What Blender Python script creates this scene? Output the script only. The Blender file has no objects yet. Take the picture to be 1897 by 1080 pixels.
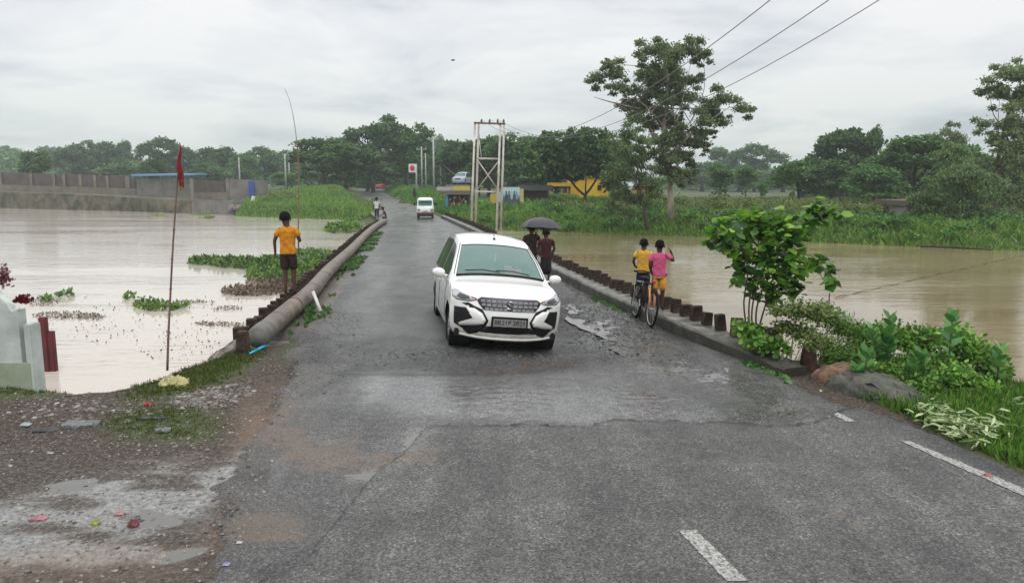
import bpy, bmesh, math, random
import numpy as np
from mathutils import Vector, Matrix, noise as mnoise

R = math.radians
sc = bpy.context.scene
COL = sc.collection

# ------------------------------------------------------------------ camera
F_PX, CX, CY, CAMH = 1370.0, 948.5, 540.0, 2.5
PITCH = R(8.18)
cam_d = bpy.data.cameras.new('camera')
cam = bpy.data.objects.new('camera', cam_d); COL.objects.link(cam)
cam_d.sensor_width = 36.0; cam_d.lens = 36.0 * F_PX / 1897.0
cam_d.clip_start = 0.1; cam_d.clip_end = 9000
cam.location = (0, 0, CAMH); cam.rotation_euler = (R(90) - PITCH, 0, 0)
sc.camera = cam

# ------------------------------------------------------------------ sky, sun, exposure
SUN_EL, SUN_AZ = R(58), R(150)
world = bpy.data.worlds.new("World"); sc.world = world; world.use_nodes = True
wt = world.node_tree; wt.nodes.clear()
def wn(t, **k):
    n = wt.nodes.new(t)
    for a, b in k.items(): setattr(n, a, b)
    return n
w_out = wn('ShaderNodeOutputWorld')
bg_cloud = wn('ShaderNodeBackground'); bg_sky = wn('ShaderNodeBackground'); w_add = wn('ShaderNodeAddShader')
sky = wn('ShaderNodeTexSky', sky_type='NISHITA'); sky.sun_disc = False
sky.sun_elevation = SUN_EL; sky.sun_rotation = SUN_AZ
bg_sky.inputs['Strength'].default_value = 0.02
wt.links.new(sky.outputs[0], bg_sky.inputs['Color'])
tc = wn('ShaderNodeTexCoord'); sep = wn('ShaderNodeSeparateXYZ')
wt.links.new(tc.outputs['Generated'], sep.inputs[0])
# flatten the direction onto a cloud deck so clouds stretch towards the horizon
mz = wn('ShaderNodeMath', operation='ADD'); mz.inputs[1].default_value = 0.16
wt.links.new(sep.outputs['Z'], mz.inputs[0])
mx = wn('ShaderNodeMath', operation='MAXIMUM'); mx.inputs[1].default_value = 0.05
wt.links.new(mz.outputs[0], mx.inputs[0])
dvx = wn('ShaderNodeMath', operation='DIVIDE'); dvy = wn('ShaderNodeMath', operation='DIVIDE')
wt.links.new(sep.outputs['X'], dvx.inputs[0]); wt.links.new(mx.outputs[0], dvx.inputs[1])
wt.links.new(sep.outputs['Y'], dvy.inputs[0]); wt.links.new(mx.outputs[0], dvy.inputs[1])
cmb = wn('ShaderNodeCombineXYZ'); wt.links.new(dvx.outputs[0], cmb.inputs[0]); wt.links.new(dvy.outputs[0], cmb.inputs[1])
cn = wn('ShaderNodeTexNoise'); cn.inputs['Scale'].default_value = 0.95; cn.inputs['Detail'].default_value = 7
cn.inputs['Roughness'].default_value = 0.55; cn.inputs['Distortion'].default_value = 0.35
wt.links.new(cmb.outputs[0], cn.inputs['Vector'])
cr = wn('ShaderNodeValToRGB')
cr.color_ramp.elements[0].position = 0.34; cr.color_ramp.elements[0].color = (0.64, 0.68, 0.71, 1)
cr.color_ramp.elements[1].position = 0.58; cr.color_ramp.elements[1].color = (1.06, 1.045, 1.02, 1)
e = cr.color_ramp.elements.new(0.46); e.color = (0.90, 0.905, 0.915, 1)
wt.links.new(cn.outputs['Fac'], cr.inputs[0])
er = wn('ShaderNodeValToRGB')   # overcast sky: brighter overhead than at the horizon
els = er.color_ramp.elements
els[0].position = 0.0; els[0].color = (0.68, 0.735, 0.72, 1)
els[1].position = 1.0; els[1].color = (1.95, 1.95, 1.95, 1)
for p, c in ((0.05, (0.74, 0.775, 0.765)), (0.14, (0.87, 0.875, 0.87)), (0.24, (0.96, 0.95, 0.95)), (0.42, (1.3, 1.3, 1.3))):
    e = els.new(p); e.color = (*c, 1)
wt.links.new(sep.outputs['Z'], er.inputs[0])
mu = wn('ShaderNodeMix', data_type='RGBA', blend_type='MULTIPLY'); mu.inputs[0].default_value = 1.0
wt.links.new(er.outputs[0], mu.inputs[6]); wt.links.new(cr.outputs[0], mu.inputs[7])
wt.links.new(mu.outputs[2], bg_cloud.inputs['Color']); bg_cloud.inputs['Strength'].default_value = 0.90
wt.links.new(bg_cloud.outputs[0], w_add.inputs[0]); wt.links.new(bg_sky.outputs[0], w_add.inputs[1])
wt.links.new(w_add.outputs[0], w_out.inputs['Surface'])

sun_d = bpy.data.lights.new('sun', 'SUN'); sun_d.energy = 0.9; sun_d.angle = R(25); sun_d.color = (1, 0.97, 0.92)
sun = bpy.data.objects.new('sun', sun_d); COL.objects.link(sun)
sdir = Vector((math.sin(SUN_AZ) * math.cos(SUN_EL), math.cos(SUN_AZ) * math.cos(SUN_EL), math.sin(SUN_EL)))
sun.rotation_euler = (-sdir).to_track_quat('-Z', 'Y').to_euler()
sun.location = (0, 0, 60)
sc.view_settings.view_transform = 'Standard'; sc.view_settings.look = 'None'
sc.view_settings.exposure = 0.0; sc.view_settings.gamma = 1.0
cy = sc.cycles
cy.max_bounces = 6; cy.diffuse_bounces = 2; cy.glossy_bounces = 3; cy.transmission_bounces = 4
cy.transparent_max_bounces = 6; cy.volume_bounces = 1; cy.use_denoising = True
cy.caustics_reflective = False; cy.caustics_refractive = False

# ------------------------------------------------------------------ helpers
TH = (math.cos(PITCH), math.sin(PITCH))
def ray(px, py):
    u = (px - CX) / F_PX; v = (CY - py) / F_PX
    return u, TH[0] + v * TH[1], -TH[1] + v * TH[0]
def P(px, py, z=0.0):
    """point of the world seen at a photograph pixel on the level z"""
    a, b, c = ray(px, py); t = (z - CAMH) / c
    return Vector((a * t, b * t, z))
def Q(px, py, Y):
    a, b, c = ray(px, py); t = Y / b
    return Vector((a * t, Y, CAMH + c * t))
def X_at(px, Y, z=0.0):
    # x of pixel column px at distance Y and height z
    depth = Y * TH[0] - (z - CAMH) * TH[1]
    return (px - CX) / F_PX * depth
def proj(X, Y, Z):
    Zc = Z - CAMH
    d = Y * TH[0] - Zc * TH[1]; up = Y * TH[1] + Zc * TH[0]
    return CX + F_PX * X / d, CY - F_PX * up / d

def tag(o, label=None, cat=None, group=None, kind=None):
    if label: o['label'] = label
    if cat: o['category'] = cat
    if group: o['group'] = group
    if kind: o['kind'] = kind
    return o
def empty(name, loc=(0, 0, 0), rz=0.0, label=None, cat=None, group=None):
    o = bpy.data.objects.new(name, None); COL.objects.link(o)
    o.empty_display_size = 0.2
    o.location = loc; o.rotation_euler = (0, 0, rz)
    return tag(o, label, cat, group)
def link(name, me, mat, parent=None, smooth=False):
    o = bpy.data.objects.new(name, me); COL.objects.link(o)
    if mat is not None:
        for m in (mat if isinstance(mat, (list, tuple)) else [mat]): me.materials.append(m)
    if parent is not None: o.parent = parent
    if smooth: me.polygons.foreach_set('use_smooth', [True] * len(me.polygons))
    return o
def npmesh(name, V, Fq, mat=None, parent=None, smooth=False, attrs=None):
    """V (n,3); Fq (m,k) equal-size faces"""
    me = bpy.data.meshes.new(name)
    V = np.asarray(V, dtype=np.float32); Fq = np.asarray(Fq, dtype=np.int32)
    n, (m, k) = len(V), Fq.shape
    me.vertices.add(n); me.vertices.foreach_set('co', V.ravel())
    me.loops.add(m * k); me.loops.foreach_set('vertex_index', Fq.ravel())
    me.polygons.add(m); me.polygons.foreach_set('loop_start', np.arange(0, m * k, k, dtype=np.int32))
    if smooth: me.polygons.foreach_set('use_smooth', np.ones(m, dtype=bool))
    if attrs:
        for an, av in attrs.items():
            a = me.attributes.new(an, 'FLOAT', 'POINT'); a.data.foreach_set('value', np.asarray(av, dtype=np.float32).ravel())
    me.update(calc_edges=True); me.validate()
    return link(name, me, mat, parent)
def grid_faces(nr, nc, wrap=False):
    i = np.arange(nr - 1)[:, None]; j = np.arange(nc if wrap else nc - 1)[None, :]
    j2 = (j + 1) % nc
    a = i * nc + j; b = i * nc + j2; c = (i + 1) * nc + j2; d = (i + 1) * nc + j
    return np.stack([a, b, c, d], -1).reshape(-1, 4)

_rs = np.random.RandomState(7)
_LAT = _rs.rand(256, 256)
def vnoise(x, y, seed=0):
    x = np.asarray(x, float) + seed * 17.3; y = np.asarray(y, float) + seed * 5.7
    xi = np.floor(x).astype(int); yi = np.floor(y).astype(int); fx = x - xi; fy = y - yi
    fx = fx * fx * (3 - 2 * fx); fy = fy * fy * (3 - 2 * fy)
    g = lambda a, b: _LAT[a & 255, b & 255]
    return (g(xi, yi) * (1 - fx) + g(xi + 1, yi) * fx) * (1 - fy) + (g(xi, yi + 1) * (1 - fx) + g(xi + 1, yi + 1) * fx) * fy
def fbm(x, y, seed=0, o=4):
    s = 0; a = 0.5; t = 0
    for k in range(o):
        s = s + a * vnoise(x * 2 ** k, y * 2 ** k, seed + k); t += a; a *= 0.5
    return s / t
def sstep(a, b, x): 
    t = np.clip((x - a) / (b - a), 0, 1); return t * t * (3 - 2 * t)
def blob(px, py, cx, cy, rx, ry, ang=0, soft=0.5):
    c, s = math.cos(R(ang)), math.sin(R(ang))
    dx, dy = px - cx, py - cy
    u = (dx * c + dy * s) / rx; v = (-dx * s + dy * c) / ry
    return 1 - sstep(1 - soft, 1 + soft, np.sqrt(u * u + v * v))

class MB:
    def __init__(s): s.v = []; s.f = []
    def add(s, vs, fs):
        o = len(s.v); s.v += [tuple(map(float, q)) for q in vs]; s.f += [tuple(i + o for i in q) for q in fs]; return s
    def box(s, c, d, rz=0.0, m=None, taper=1.0):
        x, y, z = (q / 2 for q in d); vs = []
        for sz in (-1, 1):
            k = taper if sz > 0 else 1
            for sx, sy in ((-1, -1), (1, -1), (1, 1), (-1, 1)):
                p = Vector((sx * x * k, sy * y * k, sz * z))
                if rz: p = Matrix.Rotation(rz, 3, 'Z') @ p
                if m is not None: p = m @ p
                vs.append(p + Vector(c))
        return s.add(vs, [(3, 2, 1, 0), (4, 5, 6, 7), (0, 1, 5, 4), (1, 2, 6, 5), (2, 3, 7, 6), (3, 0, 4, 7)])
    def tube(s, pts, rad, n=8, cap=True):
        pts = [Vector(p) for p in pts]
        if not isinstance(rad, (list, tuple)): rad = [rad] * len(pts)
        vs = []; up = None
        for i, p in enumerate(pts):
            d = (pts[min(i + 1, len(pts) - 1)] - pts[max(i - 1, 0)])
            d = d.normalized() if d.length > 1e-9 else Vector((0, 0, 1))
            if up is None: up = Vector((0, 0, 1)) if abs(d.z) < 0.9 else Vector((1, 0, 0))
            a = d.cross(up).normalized(); b = d.cross(a).normalized(); up = -b if False else up
            r = rad[i]; rx, ry = (r if isinstance(r, (tuple, list)) else (r, r))
            for k in range(n):
                t = 2 * math.pi * k / n
                vs.append(p + a * math.cos(t) * rx + b * math.sin(t) * ry)
        fs = []
        for i in range(len(pts) - 1):
            for k in range(n):
                k2 = (k + 1) % n
                fs.append((i * n + k, i * n + k2, (i + 1) * n + k2, (i + 1) * n + k))
        if cap: fs += [tuple(range(n))[::-1], tuple((len(pts) - 1) * n + k for k in range(n))]
        return s.add(vs, fs)
    def loft(s, rings, n=14, power=2.0, cap=True):
        """rings: (cx,cy,cz, rx, ry) stacked roughly along z"""
        vs = []
        for (x, y, z, rx, ry) in rings:
            for k in range(n):
                t = 2 * math.pi * k / n; c, q = math.cos(t), math.sin(t)
                e = 2.0 / power
                vs.append((x + rx * math.copysign(abs(c) ** e, c), y + ry * math.copysign(abs(q) ** e, q), z))
        fs = []
        for i in range(len(rings) - 1):
            for k in range(n):
                k2 = (k + 1) % n
                fs.append((i * n + k, i * n + k2, (i + 1) * n + k2, (i + 1) * n + k))
        if cap: fs += [tuple(range(n))[::-1], tuple((len(rings) - 1) * n + k for k in range(n))]
        return s.add(vs, fs)
    def ball(s, c, r, seg=12, ring=8, jit=0.0, rng=None):
        if not isinstance(r, (tuple, list)): r = (r, r, r)
        vs = [(c[0], c[1], c[2] - r[2])]
        for i in range(1, ring):
            ph = math.pi * i / ring
            for k in range(seg):
                t = 2 * math.pi * k / seg; j = 1 + (rng.uniform(-jit, jit) if rng else 0)
                vs.append((c[0] + r[0] * j * math.sin(ph) * math.cos(t), c[1] + r[1] * j * math.sin(ph) * math.sin(t), c[2] - r[2] * j * math.cos(ph)))
        vs.append((c[0], c[1], c[2] + r[2]))
        fs = [(0, 1 + (k + 1) % seg, 1 + k) for k in range(seg)]
        for i in range(ring - 2):
            for k in range(seg):
                k2 = (k + 1) % seg
                fs.append((1 + i * seg + k, 1 + i * seg + k2, 1 + (i + 1) * seg + k2, 1 + (i + 1) * seg + k))
        b = 1 + (ring - 2) * seg; t = len(vs) - 1
        fs += [(b + k, b + (k + 1) % seg, t) for k in range(seg)]
        return s.add(vs, fs)
    def torus(s, c, Rr, r, axis='X', n=28, m=8):
        vs = []
        for i in range(n):
            a = 2 * math.pi * i / n
            for k in range(m):
                b = 2 * math.pi * k / m; q = Rr + r * math.cos(b); h = r * math.sin(b)
                p = {'X': (h, q * math.cos(a), q * math.sin(a)), 'Y': (q * math.cos(a), h, q * math.sin(a)), 'Z': (q * math.cos(a), q * math.sin(a), h)}[axis]
                vs.append((c[0] + p[0], c[1] + p[1], c[2] + p[2]))
        fs = [(i * m + k, ((i + 1) % n) * m + k, ((i + 1) % n) * m + (k + 1) % m, i * m + (k + 1) % m) for i in range(n) for k in range(m)]
        return s.add(vs, fs)
    def lathe(s, c, prof, axis='X', n=28):
        """prof: (h, r) pairs along axis"""
        vs = []
        for (h, r) in prof:
            for i in range(n):
                a = 2 * math.pi * i / n
                p = {'X': (h, r * math.cos(a), r * math.sin(a)), 'Y': (r * math.cos(a), h, r * math.sin(a)), 'Z': (r * math.cos(a), r * math.sin(a), h)}[axis]
                vs.append((c[0] + p[0], c[1] + p[1], c[2] + p[2]))
        fs = [(j * n + i, j * n + (i + 1) % n, (j + 1) * n + (i + 1) % n, (j + 1) * n + i) for j in range(len(prof) - 1) for i in range(n)]
        return s.add(vs, fs)
    def warp(s, fn): s.v = [tuple(fn(Vector(p))) for p in s.v]; return s
    def build(s, name, mat=None, parent=None, smooth=False, bevel=0.0, sub=0):
        me = bpy.data.meshes.new(name); me.from_pydata(s.v, [], s.f); me.validate(); me.update()
        bm = bmesh.new(); bm.from_mesh(me); bmesh.ops.recalc_face_normals(bm, faces=bm.faces)
        if bevel: bmesh.ops.bevel(bm, geom=bm.edges[:], offset=bevel, segments=2, affect='EDGES', clamp_overlap=True)
        bm.to_mesh(me); bm.free()
        o = link(name, me, mat, parent, smooth)
        if sub:
            md = o.modifiers.new('sub', 'SUBSURF'); md.levels = sub; md.render_levels = sub
        return o

# ------------------------------------------------------------------ materials
def newmat(name):
    m = bpy.data.materials.new(name); m.use_nodes = True
    nt = m.node_tree; b = nt.nodes['Principled BSDF']
    return m, nt, b
def node(nt, t, ins=None, **k):
    n = nt.nodes.new(t)
    for a, v in k.items(): setattr(n, a, v)
    if ins:
        for a, v in ins.items(): n.inputs[a].default_value = v
    return n
def ramp(nt, pts, fac):
    r = nt.nodes.new('ShaderNodeValToRGB'); els = r.color_ramp.elements
    while len(els) < len(pts): els.new(0.5)
    for e, (p, c) in zip(els, pts):
        e.position = p; e.color = (*c, 1) if isinstance(c, (tuple, list)) else (c, c, c, 1)
    nt.links.new(fac, r.inputs[0]); return r
def mat(name, c1, c2=None, scale=6.0, rough=0.7, bump=0.0, bscale=30.0, metal=0.0, spec=0.5, coat=0.0, stretch=(1, 1, 1), detail=5, rough2=None):
    m, nt, b = newmat(name)
    tc = node(nt, 'ShaderNodeTexCoord'); mp = node(nt, 'ShaderNodeMapping', {'Scale': stretch})
    nt.links.new(tc.outputs['Object'], mp.inputs[0])
    n = node(nt, 'ShaderNodeTexNoise', {'Scale': scale, 'Detail': detail, 'Roughness': 0.6}); nt.links.new(mp.outputs[0], n.inputs['Vector'])
    c2 = c2 or tuple(q * 0.72 for q in c1)
    r = ramp(nt, [(0.35, c2), (0.65, c1)], n.outputs['Fac'])
    nt.links.new(r.outputs[0], b.inputs['Base Color'])
    b.inputs['Roughness'].default_value = rough; b.inputs['Metallic'].default_value = metal
    b.inputs['Specular IOR Level'].default_value = spec; b.inputs['Coat Weight'].default_value = coat
    b.inputs['Coat Roughness'].default_value = 0.05
    if rough2 is not None:
        r2 = ramp(nt, [(0.4, rough), (0.6, rough2)], n.outputs['Fac']); nt.links.new(r2.outputs[0], b.inputs['Roughness'])
    if bump:
        n2 = node(nt, 'ShaderNodeTexNoise', {'Scale': bscale, 'Detail': 4.0}); nt.links.new(mp.outputs[0], n2.inputs['Vector'])
        bp = node(nt, 'ShaderNodeBump', {'Strength': min(1, bump), 'Distance': 0.02}); nt.links.new(n2.outputs['Fac'], bp.inputs['Height'])
        nt.links.new(bp.outputs[0], b.inputs['Normal'])
    return m
def leafmat(name, cols, trans=0.3, rough=0.5, spec=0.3):
    m, nt, b = newmat(name)
    g = node(nt, 'ShaderNodeNewGeometry')
    oi = node(nt, 'ShaderNodeObjectInfo')
    k = len(cols)
    r = ramp(nt, [(i / max(1, k - 1) * 0.9 + 0.05, c) for i, c in enumerate(cols)], g.outputs['Random Per Island'])
    hs = node(nt, 'ShaderNodeHueSaturation', {'Hue': 0.5, 'Saturation': 1.0, 'Value': 1.0})
    mr = node(nt, 'ShaderNodeMapRange', {'From Min': 0, 'From Max': 1, 'To Min': 0.78, 'To Max': 1.2})
    nt.links.new(oi.outputs['Random'], mr.inputs[0]); nt.links.new(mr.outputs[0], hs.inputs['Value'])
    nt.links.new(r.outputs[0], hs.inputs['Color'])
    b.inputs['Roughness'].default_value = rough; b.inputs['Specular IOR Level'].default_value = spec
    nt.links.new(hs.outputs[0], b.inputs['Base Color'])
    tr = node(nt, 'ShaderNodeBsdfTranslucent'); nt.links.new(hs.outputs[0], tr.inputs['Color'])
    mx = node(nt, 'ShaderNodeMixShader', {0: trans}); nt.links.new(b.outputs[0], mx.inputs[1]); nt.links.new(tr.outputs[0], mx.inputs[2])
    nt.links.new(mx.outputs[0], nt.nodes['Material Output'].inputs['Surface'])
    return m
M = {}
M['leaf_dark'] = leafmat('leaf_dark', [(0.034, 0.08, 0.024), (0.068, 0.145, 0.04), (0.125, 0.235, 0.06)])
M['leaf_mid'] = leafmat('leaf_mid', [(0.045, 0.11, 0.03), (0.09, 0.20, 0.05), (0.155, 0.30, 0.075)])
M['leaf_bright'] = leafmat('leaf_bright', [(0.055, 0.14, 0.025), (0.095, 0.23, 0.04), (0.16, 0.33, 0.06)])
M['leaf_euca'] = leafmat('leaf_euca', [(0.08, 0.13, 0.05), (0.16, 0.22, 0.09), (0.27, 0.34, 0.145)], trans=.42)
M['leaf_willow'] = leafmat('leaf_willow', [(0.07, 0.125, 0.05), (0.12, 0.2, 0.07), (0.19, 0.28, 0.10)])
M['leaf_young'] = leafmat('leaf_young', [(0.02, 0.075, 0.012), (0.05, 0.16, 0.02), (0.16, 0.38, 0.03), (0.11, 0.28, 0.03), (0.38, 0.62, 0.07)], trans=0.45, rough=0.35, spec=0.5)
M['leaf_shrub'] = leafmat('leaf_shrub', [(0.05, 0.13, 0.02), (0.10, 0.25, 0.03), (0.18, 0.38, 0.05), (0.28, 0.46, 0.09), (0.09, 0.16, 0.04)], trans=0.35)
M['leaf_milk'] = leafmat('leaf_milk', [(0.06, 0.17, 0.045), (0.10, 0.27, 0.07), (0.22, 0.42, 0.12)], trans=0.2, rough=0.45)
M['leaf_olive'] = leafmat('leaf_olive', [(0.09, 0.14, 0.035), (0.14, 0.2, 0.05), (0.22, 0.28, 0.08)])
M['grass_near'] = leafmat('grass_near', [(0.03, 0.08, 0.012), (0.09, 0.24, 0.02), (0.16, 0.36, 0.035), (0.20, 0.28, 0.06), (0.06, 0.15, 0.02)])
M['grass_far'] = leafmat('grass_far', [(0.07, 0.16, 0.025), (0.12, 0.25, 0.04), (0.18, 0.33, 0.06), (0.26, 0.34, 0.09)])
M['moss'] = leafmat('moss', [(0.05, 0.07, 0.015), (0.09, 0.12, 0.02), (0.12, 0.16, 0.03)])
M['hyacinth'] = leafmat('hyacinth', [(0.03, 0.07, 0.02), (0.08, 0.17, 0.03), (0.16, 0.30, 0.05), (0.10, 0.13, 0.04)])
M['dead'] = leafmat('dead', [(0.07, 0.05, 0.04), (0.13, 0.09, 0.07), (0.22, 0.15, 0.12), (0.10, 0.11, 0.05)], trans=0.1)
M['pale_leaf'] = leafmat('pale_leaf', [(0.25, 0.33, 0.14), (0.42, 0.5, 0.26), (0.55, 0.62, 0.38), (0.12, 0.22, 0.06)], trans=0.2)
M['bark'] = mat('bark', (0.10, 0.08, 0.06), (0.05, 0.04, 0.03), 9, 0.9, 0.6, 20, stretch=(1, 1, 0.2))
M['bark_pale'] = mat('bark_pale', (0.42, 0.37, 0.31), (0.16, 0.12, 0.09), 2.2, 0.8, 0.3, 20, stretch=(1, 1, 0.35))
M['bark_dark'] = mat('bark_dark', (0.035, 0.028, 0.022), (0.02, 0.016, 0.013), 8, 0.9)
M['twig'] = mat('twig', (0.12, 0.075, 0.05), (0.06, 0.04, 0.03), 8, 0.8)
M['concrete'] = mat('concrete', (0.26, 0.24, 0.21), (0.09, 0.085, 0.07), 3, 0.75, 0.6, 25, rough2=0.45)
M['concrete_wet'] = mat('concrete_wet', (0.27, 0.265, 0.24), (0.065, 0.065, 0.05), 3.4, 0.30, 0.7, 30, rough2=0.7)
def kerbmat():
    m = mat('concrete_wet', (0.27, 0.265, 0.24), (0.09, 0.09, 0.07), 3.4, 0.30, 0.7, 30, rough2=0.7); nt = m.node_tree; b = nt.nodes['Principled BSDF']; L = nt.links.new
    tcn = node(nt, 'ShaderNodeTexCoord'); sp = node(nt, 'ShaderNodeSeparateXYZ'); L(tcn.outputs['Object'], sp.inputs[0])
    nn = node(nt, 'ShaderNodeTexNoise', {'Scale': 4.0, 'Detail': 7.0, 'Roughness': .7}); L(tcn.outputs['Object'], nn.inputs['Vector'])
    ad = node(nt, 'ShaderNodeMath', operation='MULTIPLY_ADD'); ad.inputs[1].default_value = -.22; L(nn.outputs['Fac'], ad.inputs[0]); L(sp.outputs['Z'], ad.inputs[2])
    mr = node(nt, 'ShaderNodeMapRange', {'From Min': .06, 'From Max': .15, 'To Min': .92, 'To Max': 0.0}); L(ad.outputs[0], mr.inputs[0])
    old = b.inputs['Base Color'].links[0].from_socket; mx = node(nt, 'ShaderNodeMix', data_type='RGBA'); L(mr.outputs[0], mx.inputs[0]); L(old, mx.inputs[6]); mx.inputs[7].default_value = (.035, .032, .025, 1); L(mx.outputs[2], b.inputs['Base Color'])
    # moss where damp
    n3 = node(nt, 'ShaderNodeTexNoise', {'Scale': 1.3, 'Detail': 4.0}); L(tcn.outputs['Object'], n3.inputs['Vector']); r3 = ramp(nt, [(.55, 0.0), (.68, .55)], n3.outputs['Fac'])
    m2 = node(nt, 'ShaderNodeMix', data_type='RGBA'); L(r3.outputs[0], m2.inputs[0]); L(mx.outputs[2], m2.inputs[6]); m2.inputs[7].default_value = (.06, .075, .025, 1); L(m2.outputs[2], b.inputs['Base Color'])
    return m
M['concrete_wet'] = kerbmat()
M['post'] = mat('post', (0.10, 0.065, 0.048), (0.02, 0.016, 0.014), 7, 0.85, 0.8, 30, spec=.2)
M['pipe'] = mat('pipe', (0.22, 0.175, 0.14), (0.07, 0.056, 0.045), 2.4, 0.36, 0.35, 40, rough2=0.65)
M['pipe_dark'] = mat('pipe_dark', (0.15, 0.145, 0.13), (0.09, 0.085, 0.075), 4, 0.6, 0.5, 40)
M['rust'] = mat('rust', (0.16, 0.08, 0.05), (0.08, 0.04, 0.03), 8, 0.8)
M['wall_white'] = mat('wall_white', (0.60, 0.64, 0.61), (0.36, 0.41, 0.38), 2.0, 0.65, 0.25, 14)
M['black'] = mat('black', (0.012, 0.012, 0.013), (0.006, 0.006, 0.007), 8, 0.5, spec=.25)
M['rubber'] = mat('rubber', (0.010, 0.010, 0.011), (0.016, 0.015, 0.014), 6, 0.85, spec=.2)
M['skin'] = mat('skin', (0.085, 0.036, 0.022), (0.06, 0.026, 0.017), 6, 0.55, spec=.3)
M['hair'] = mat('hair', (0.008, 0.007, 0.007), (0.010, 0.009, 0.008), 60, 0.85, 0.8, 120, spec=.1)
M['steel'] = mat('steel', (0.42, 0.42, 0.42), (0.3, 0.3, 0.3), 5, 0.45, metal=0.6)
M['chrome'] = mat('chrome', (0.75, 0.74, 0.77), (0.5, 0.48, 0.53), 5, 0.15, metal=1.0)
M['bamboo'] = mat('bamboo', (0.22, 0.15, 0.11), (0.11, 0.07, 0.06), 3, 0.6, stretch=(4, 4, 1))
M['lattice'] = mat('lattice', (0.66, 0.64, 0.58), (0.38, 0.34, 0.29), 1.2, 0.7)
M['brickwall'] = mat('brickwall', (0.11, 0.095, 0.085), (0.06, 0.052, 0.048), 1.1, 0.9, 0.3, 8)
M['tanwall'] = mat('tanwall', (0.22, 0.19, 0.155), (0.14, 0.12, 0.10), 0.6, 0.9)
M['greywall'] = mat('greywall', (0.20, 0.19, 0.175), (0.12, 0.115, 0.105), 0.8, 0.9)
M['stonewall'] = mat('stonewall', (0.15, 0.13, 0.09), (0.03, 0.035, 0.018), 0.7, 0.95, 0.9, 3)
def flat(name, c, rough=0.6, **k):
    if name not in M: M[name] = mat(name, c, tuple(q * 0.85 for q in c), 8, rough, **k)
    return M[name]
# ------------------------------------------------------------------ terrain
WZ = -0.70
def poly(pts): return np.array(pts, float)
NEAR = poly([(-400, -60), (-60, -4), (-20, 7.3), (-9, 9.0), (-6.3, 9.4), (-5.9, 9.25), (-5.3, 9.15), (-4.9, 9.3), (-4.55, 9.8), (-4.45, 10.4), (-4.2, 11.2), (-3.6, 12.0),
             (3.0, 11.6), (4.0, 11.9), (5.3, 12.0), (6.3, 11.3), (7.2, 10.4), (8.5, 9.0), (12, 5), (40, -20), (300, -200)])
FAR = poly([(-600, 170), (-120, 112), (-74, 105), (-62, 102), (-47, 93.5), (-36, 87), (-30.5, 83), (-28.5, 77), (-23, 73), (-16, 69), (-12.7, 67), (-9.6, 58), (-5, 57), (-3.6, 54.5), (-1, 53), (2, 51.5),
            (8.9, 48), (13.2, 45), (16.9, 42), (21, 38.5), (25.3, 36), (40, 30), (100, 10), (400, -100)])
def rise(y): return 1.6 * sstep(58, 165, y) + 0.35 * sstep(165, 500, y)
RC = poly([(2, 0), (12, -0.4), (16, -1.1), (25, -2.6), (42, -5.1), (50, -6.3), (57, -7.2), (68, -9.4), (80, -12.6), (100, -17.9), (115, -21.6), (130, -25.0), (145, -27), (160, -27.8), (200, -34.0), (260, -44)])
def far_h(x, y):
    s = y - np.interp(x, FAR[:, 0], FAR[:, 1])
    h = WZ - 0.6 + np.clip(s + 0.8, 0, 3.4) * 0.48
    h = np.minimum(h, 0.25 + 0.35 * (fbm(x * 0.12, y * 0.12, 3) - 0.5)) 
    h = h + rise(y) * sstep(0, 6, s) * (1 - .8 * sstep(0, 16, x))
    h = h + 1.25 * np.exp(-((x + 25) / 8.5) ** 2) * sstep(74, 98, y) * (1 - sstep(125, 150, y))
    h = h + 0.4 * sstep(-4, 3, x) * sstep(54, 68, y) * (1 - sstep(80, 120, y)) * np.clip(s / 10, 0, 1)
    xc = np.interp(y, RC[:, 0], RC[:, 1]); d = np.abs(x - xc)
    rz = rise(y) - 0.12
    k = 1 - sstep(2.8, 5.5, d); k = k * sstep(56, 60, y)
    return h * (1 - k) + rz * k
def near_h(x, y):
    s = np.interp(x, NEAR[:, 0], NEAR[:, 1]) - y
    lip = np.where(x < -3, 0.5, 1.6)
    h = WZ - 0.5 + (0.5 - WZ) * sstep(-0.9, lip, s + 0.15 * (fbm(x * 3, y * 3, 5) - 0.5)) 
    px_, py_ = proj(x, np.maximum(y, 1.0), np.zeros_like(x)); wz_ = np.clip(blob(px_, py_, 270, 905, 250, 48, -12) + blob(px_, py_, 140, 990, 230, 60, -5), 0, 1) * (y > 2)
    rough = 0.05 * (fbm(x * 1.7, y * 1.7, 1) - 0.5) + 0.03 * (fbm(x * 9, y * 9, 2) - 0.5) * (1 - .75 * wz_)
    side = sstep(4.6, 8.5, x + 0.0 * y) * 0.25      # the shoulder falls away on the right
    pud_ = blob(px_, py_, 335, 1025, 60, 13, -14, .3) * (y > 2)
    return (h + rough) * (1 - pud_) - .012 * pud_ - side * sstep(3, 8, y)
def ground_h(x, y): return np.where(y > 30, far_h(x, y), near_h(x, y))
def gz(x, y): return float(ground_h(np.array([x], float), np.array([y], float))[0])

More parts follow.
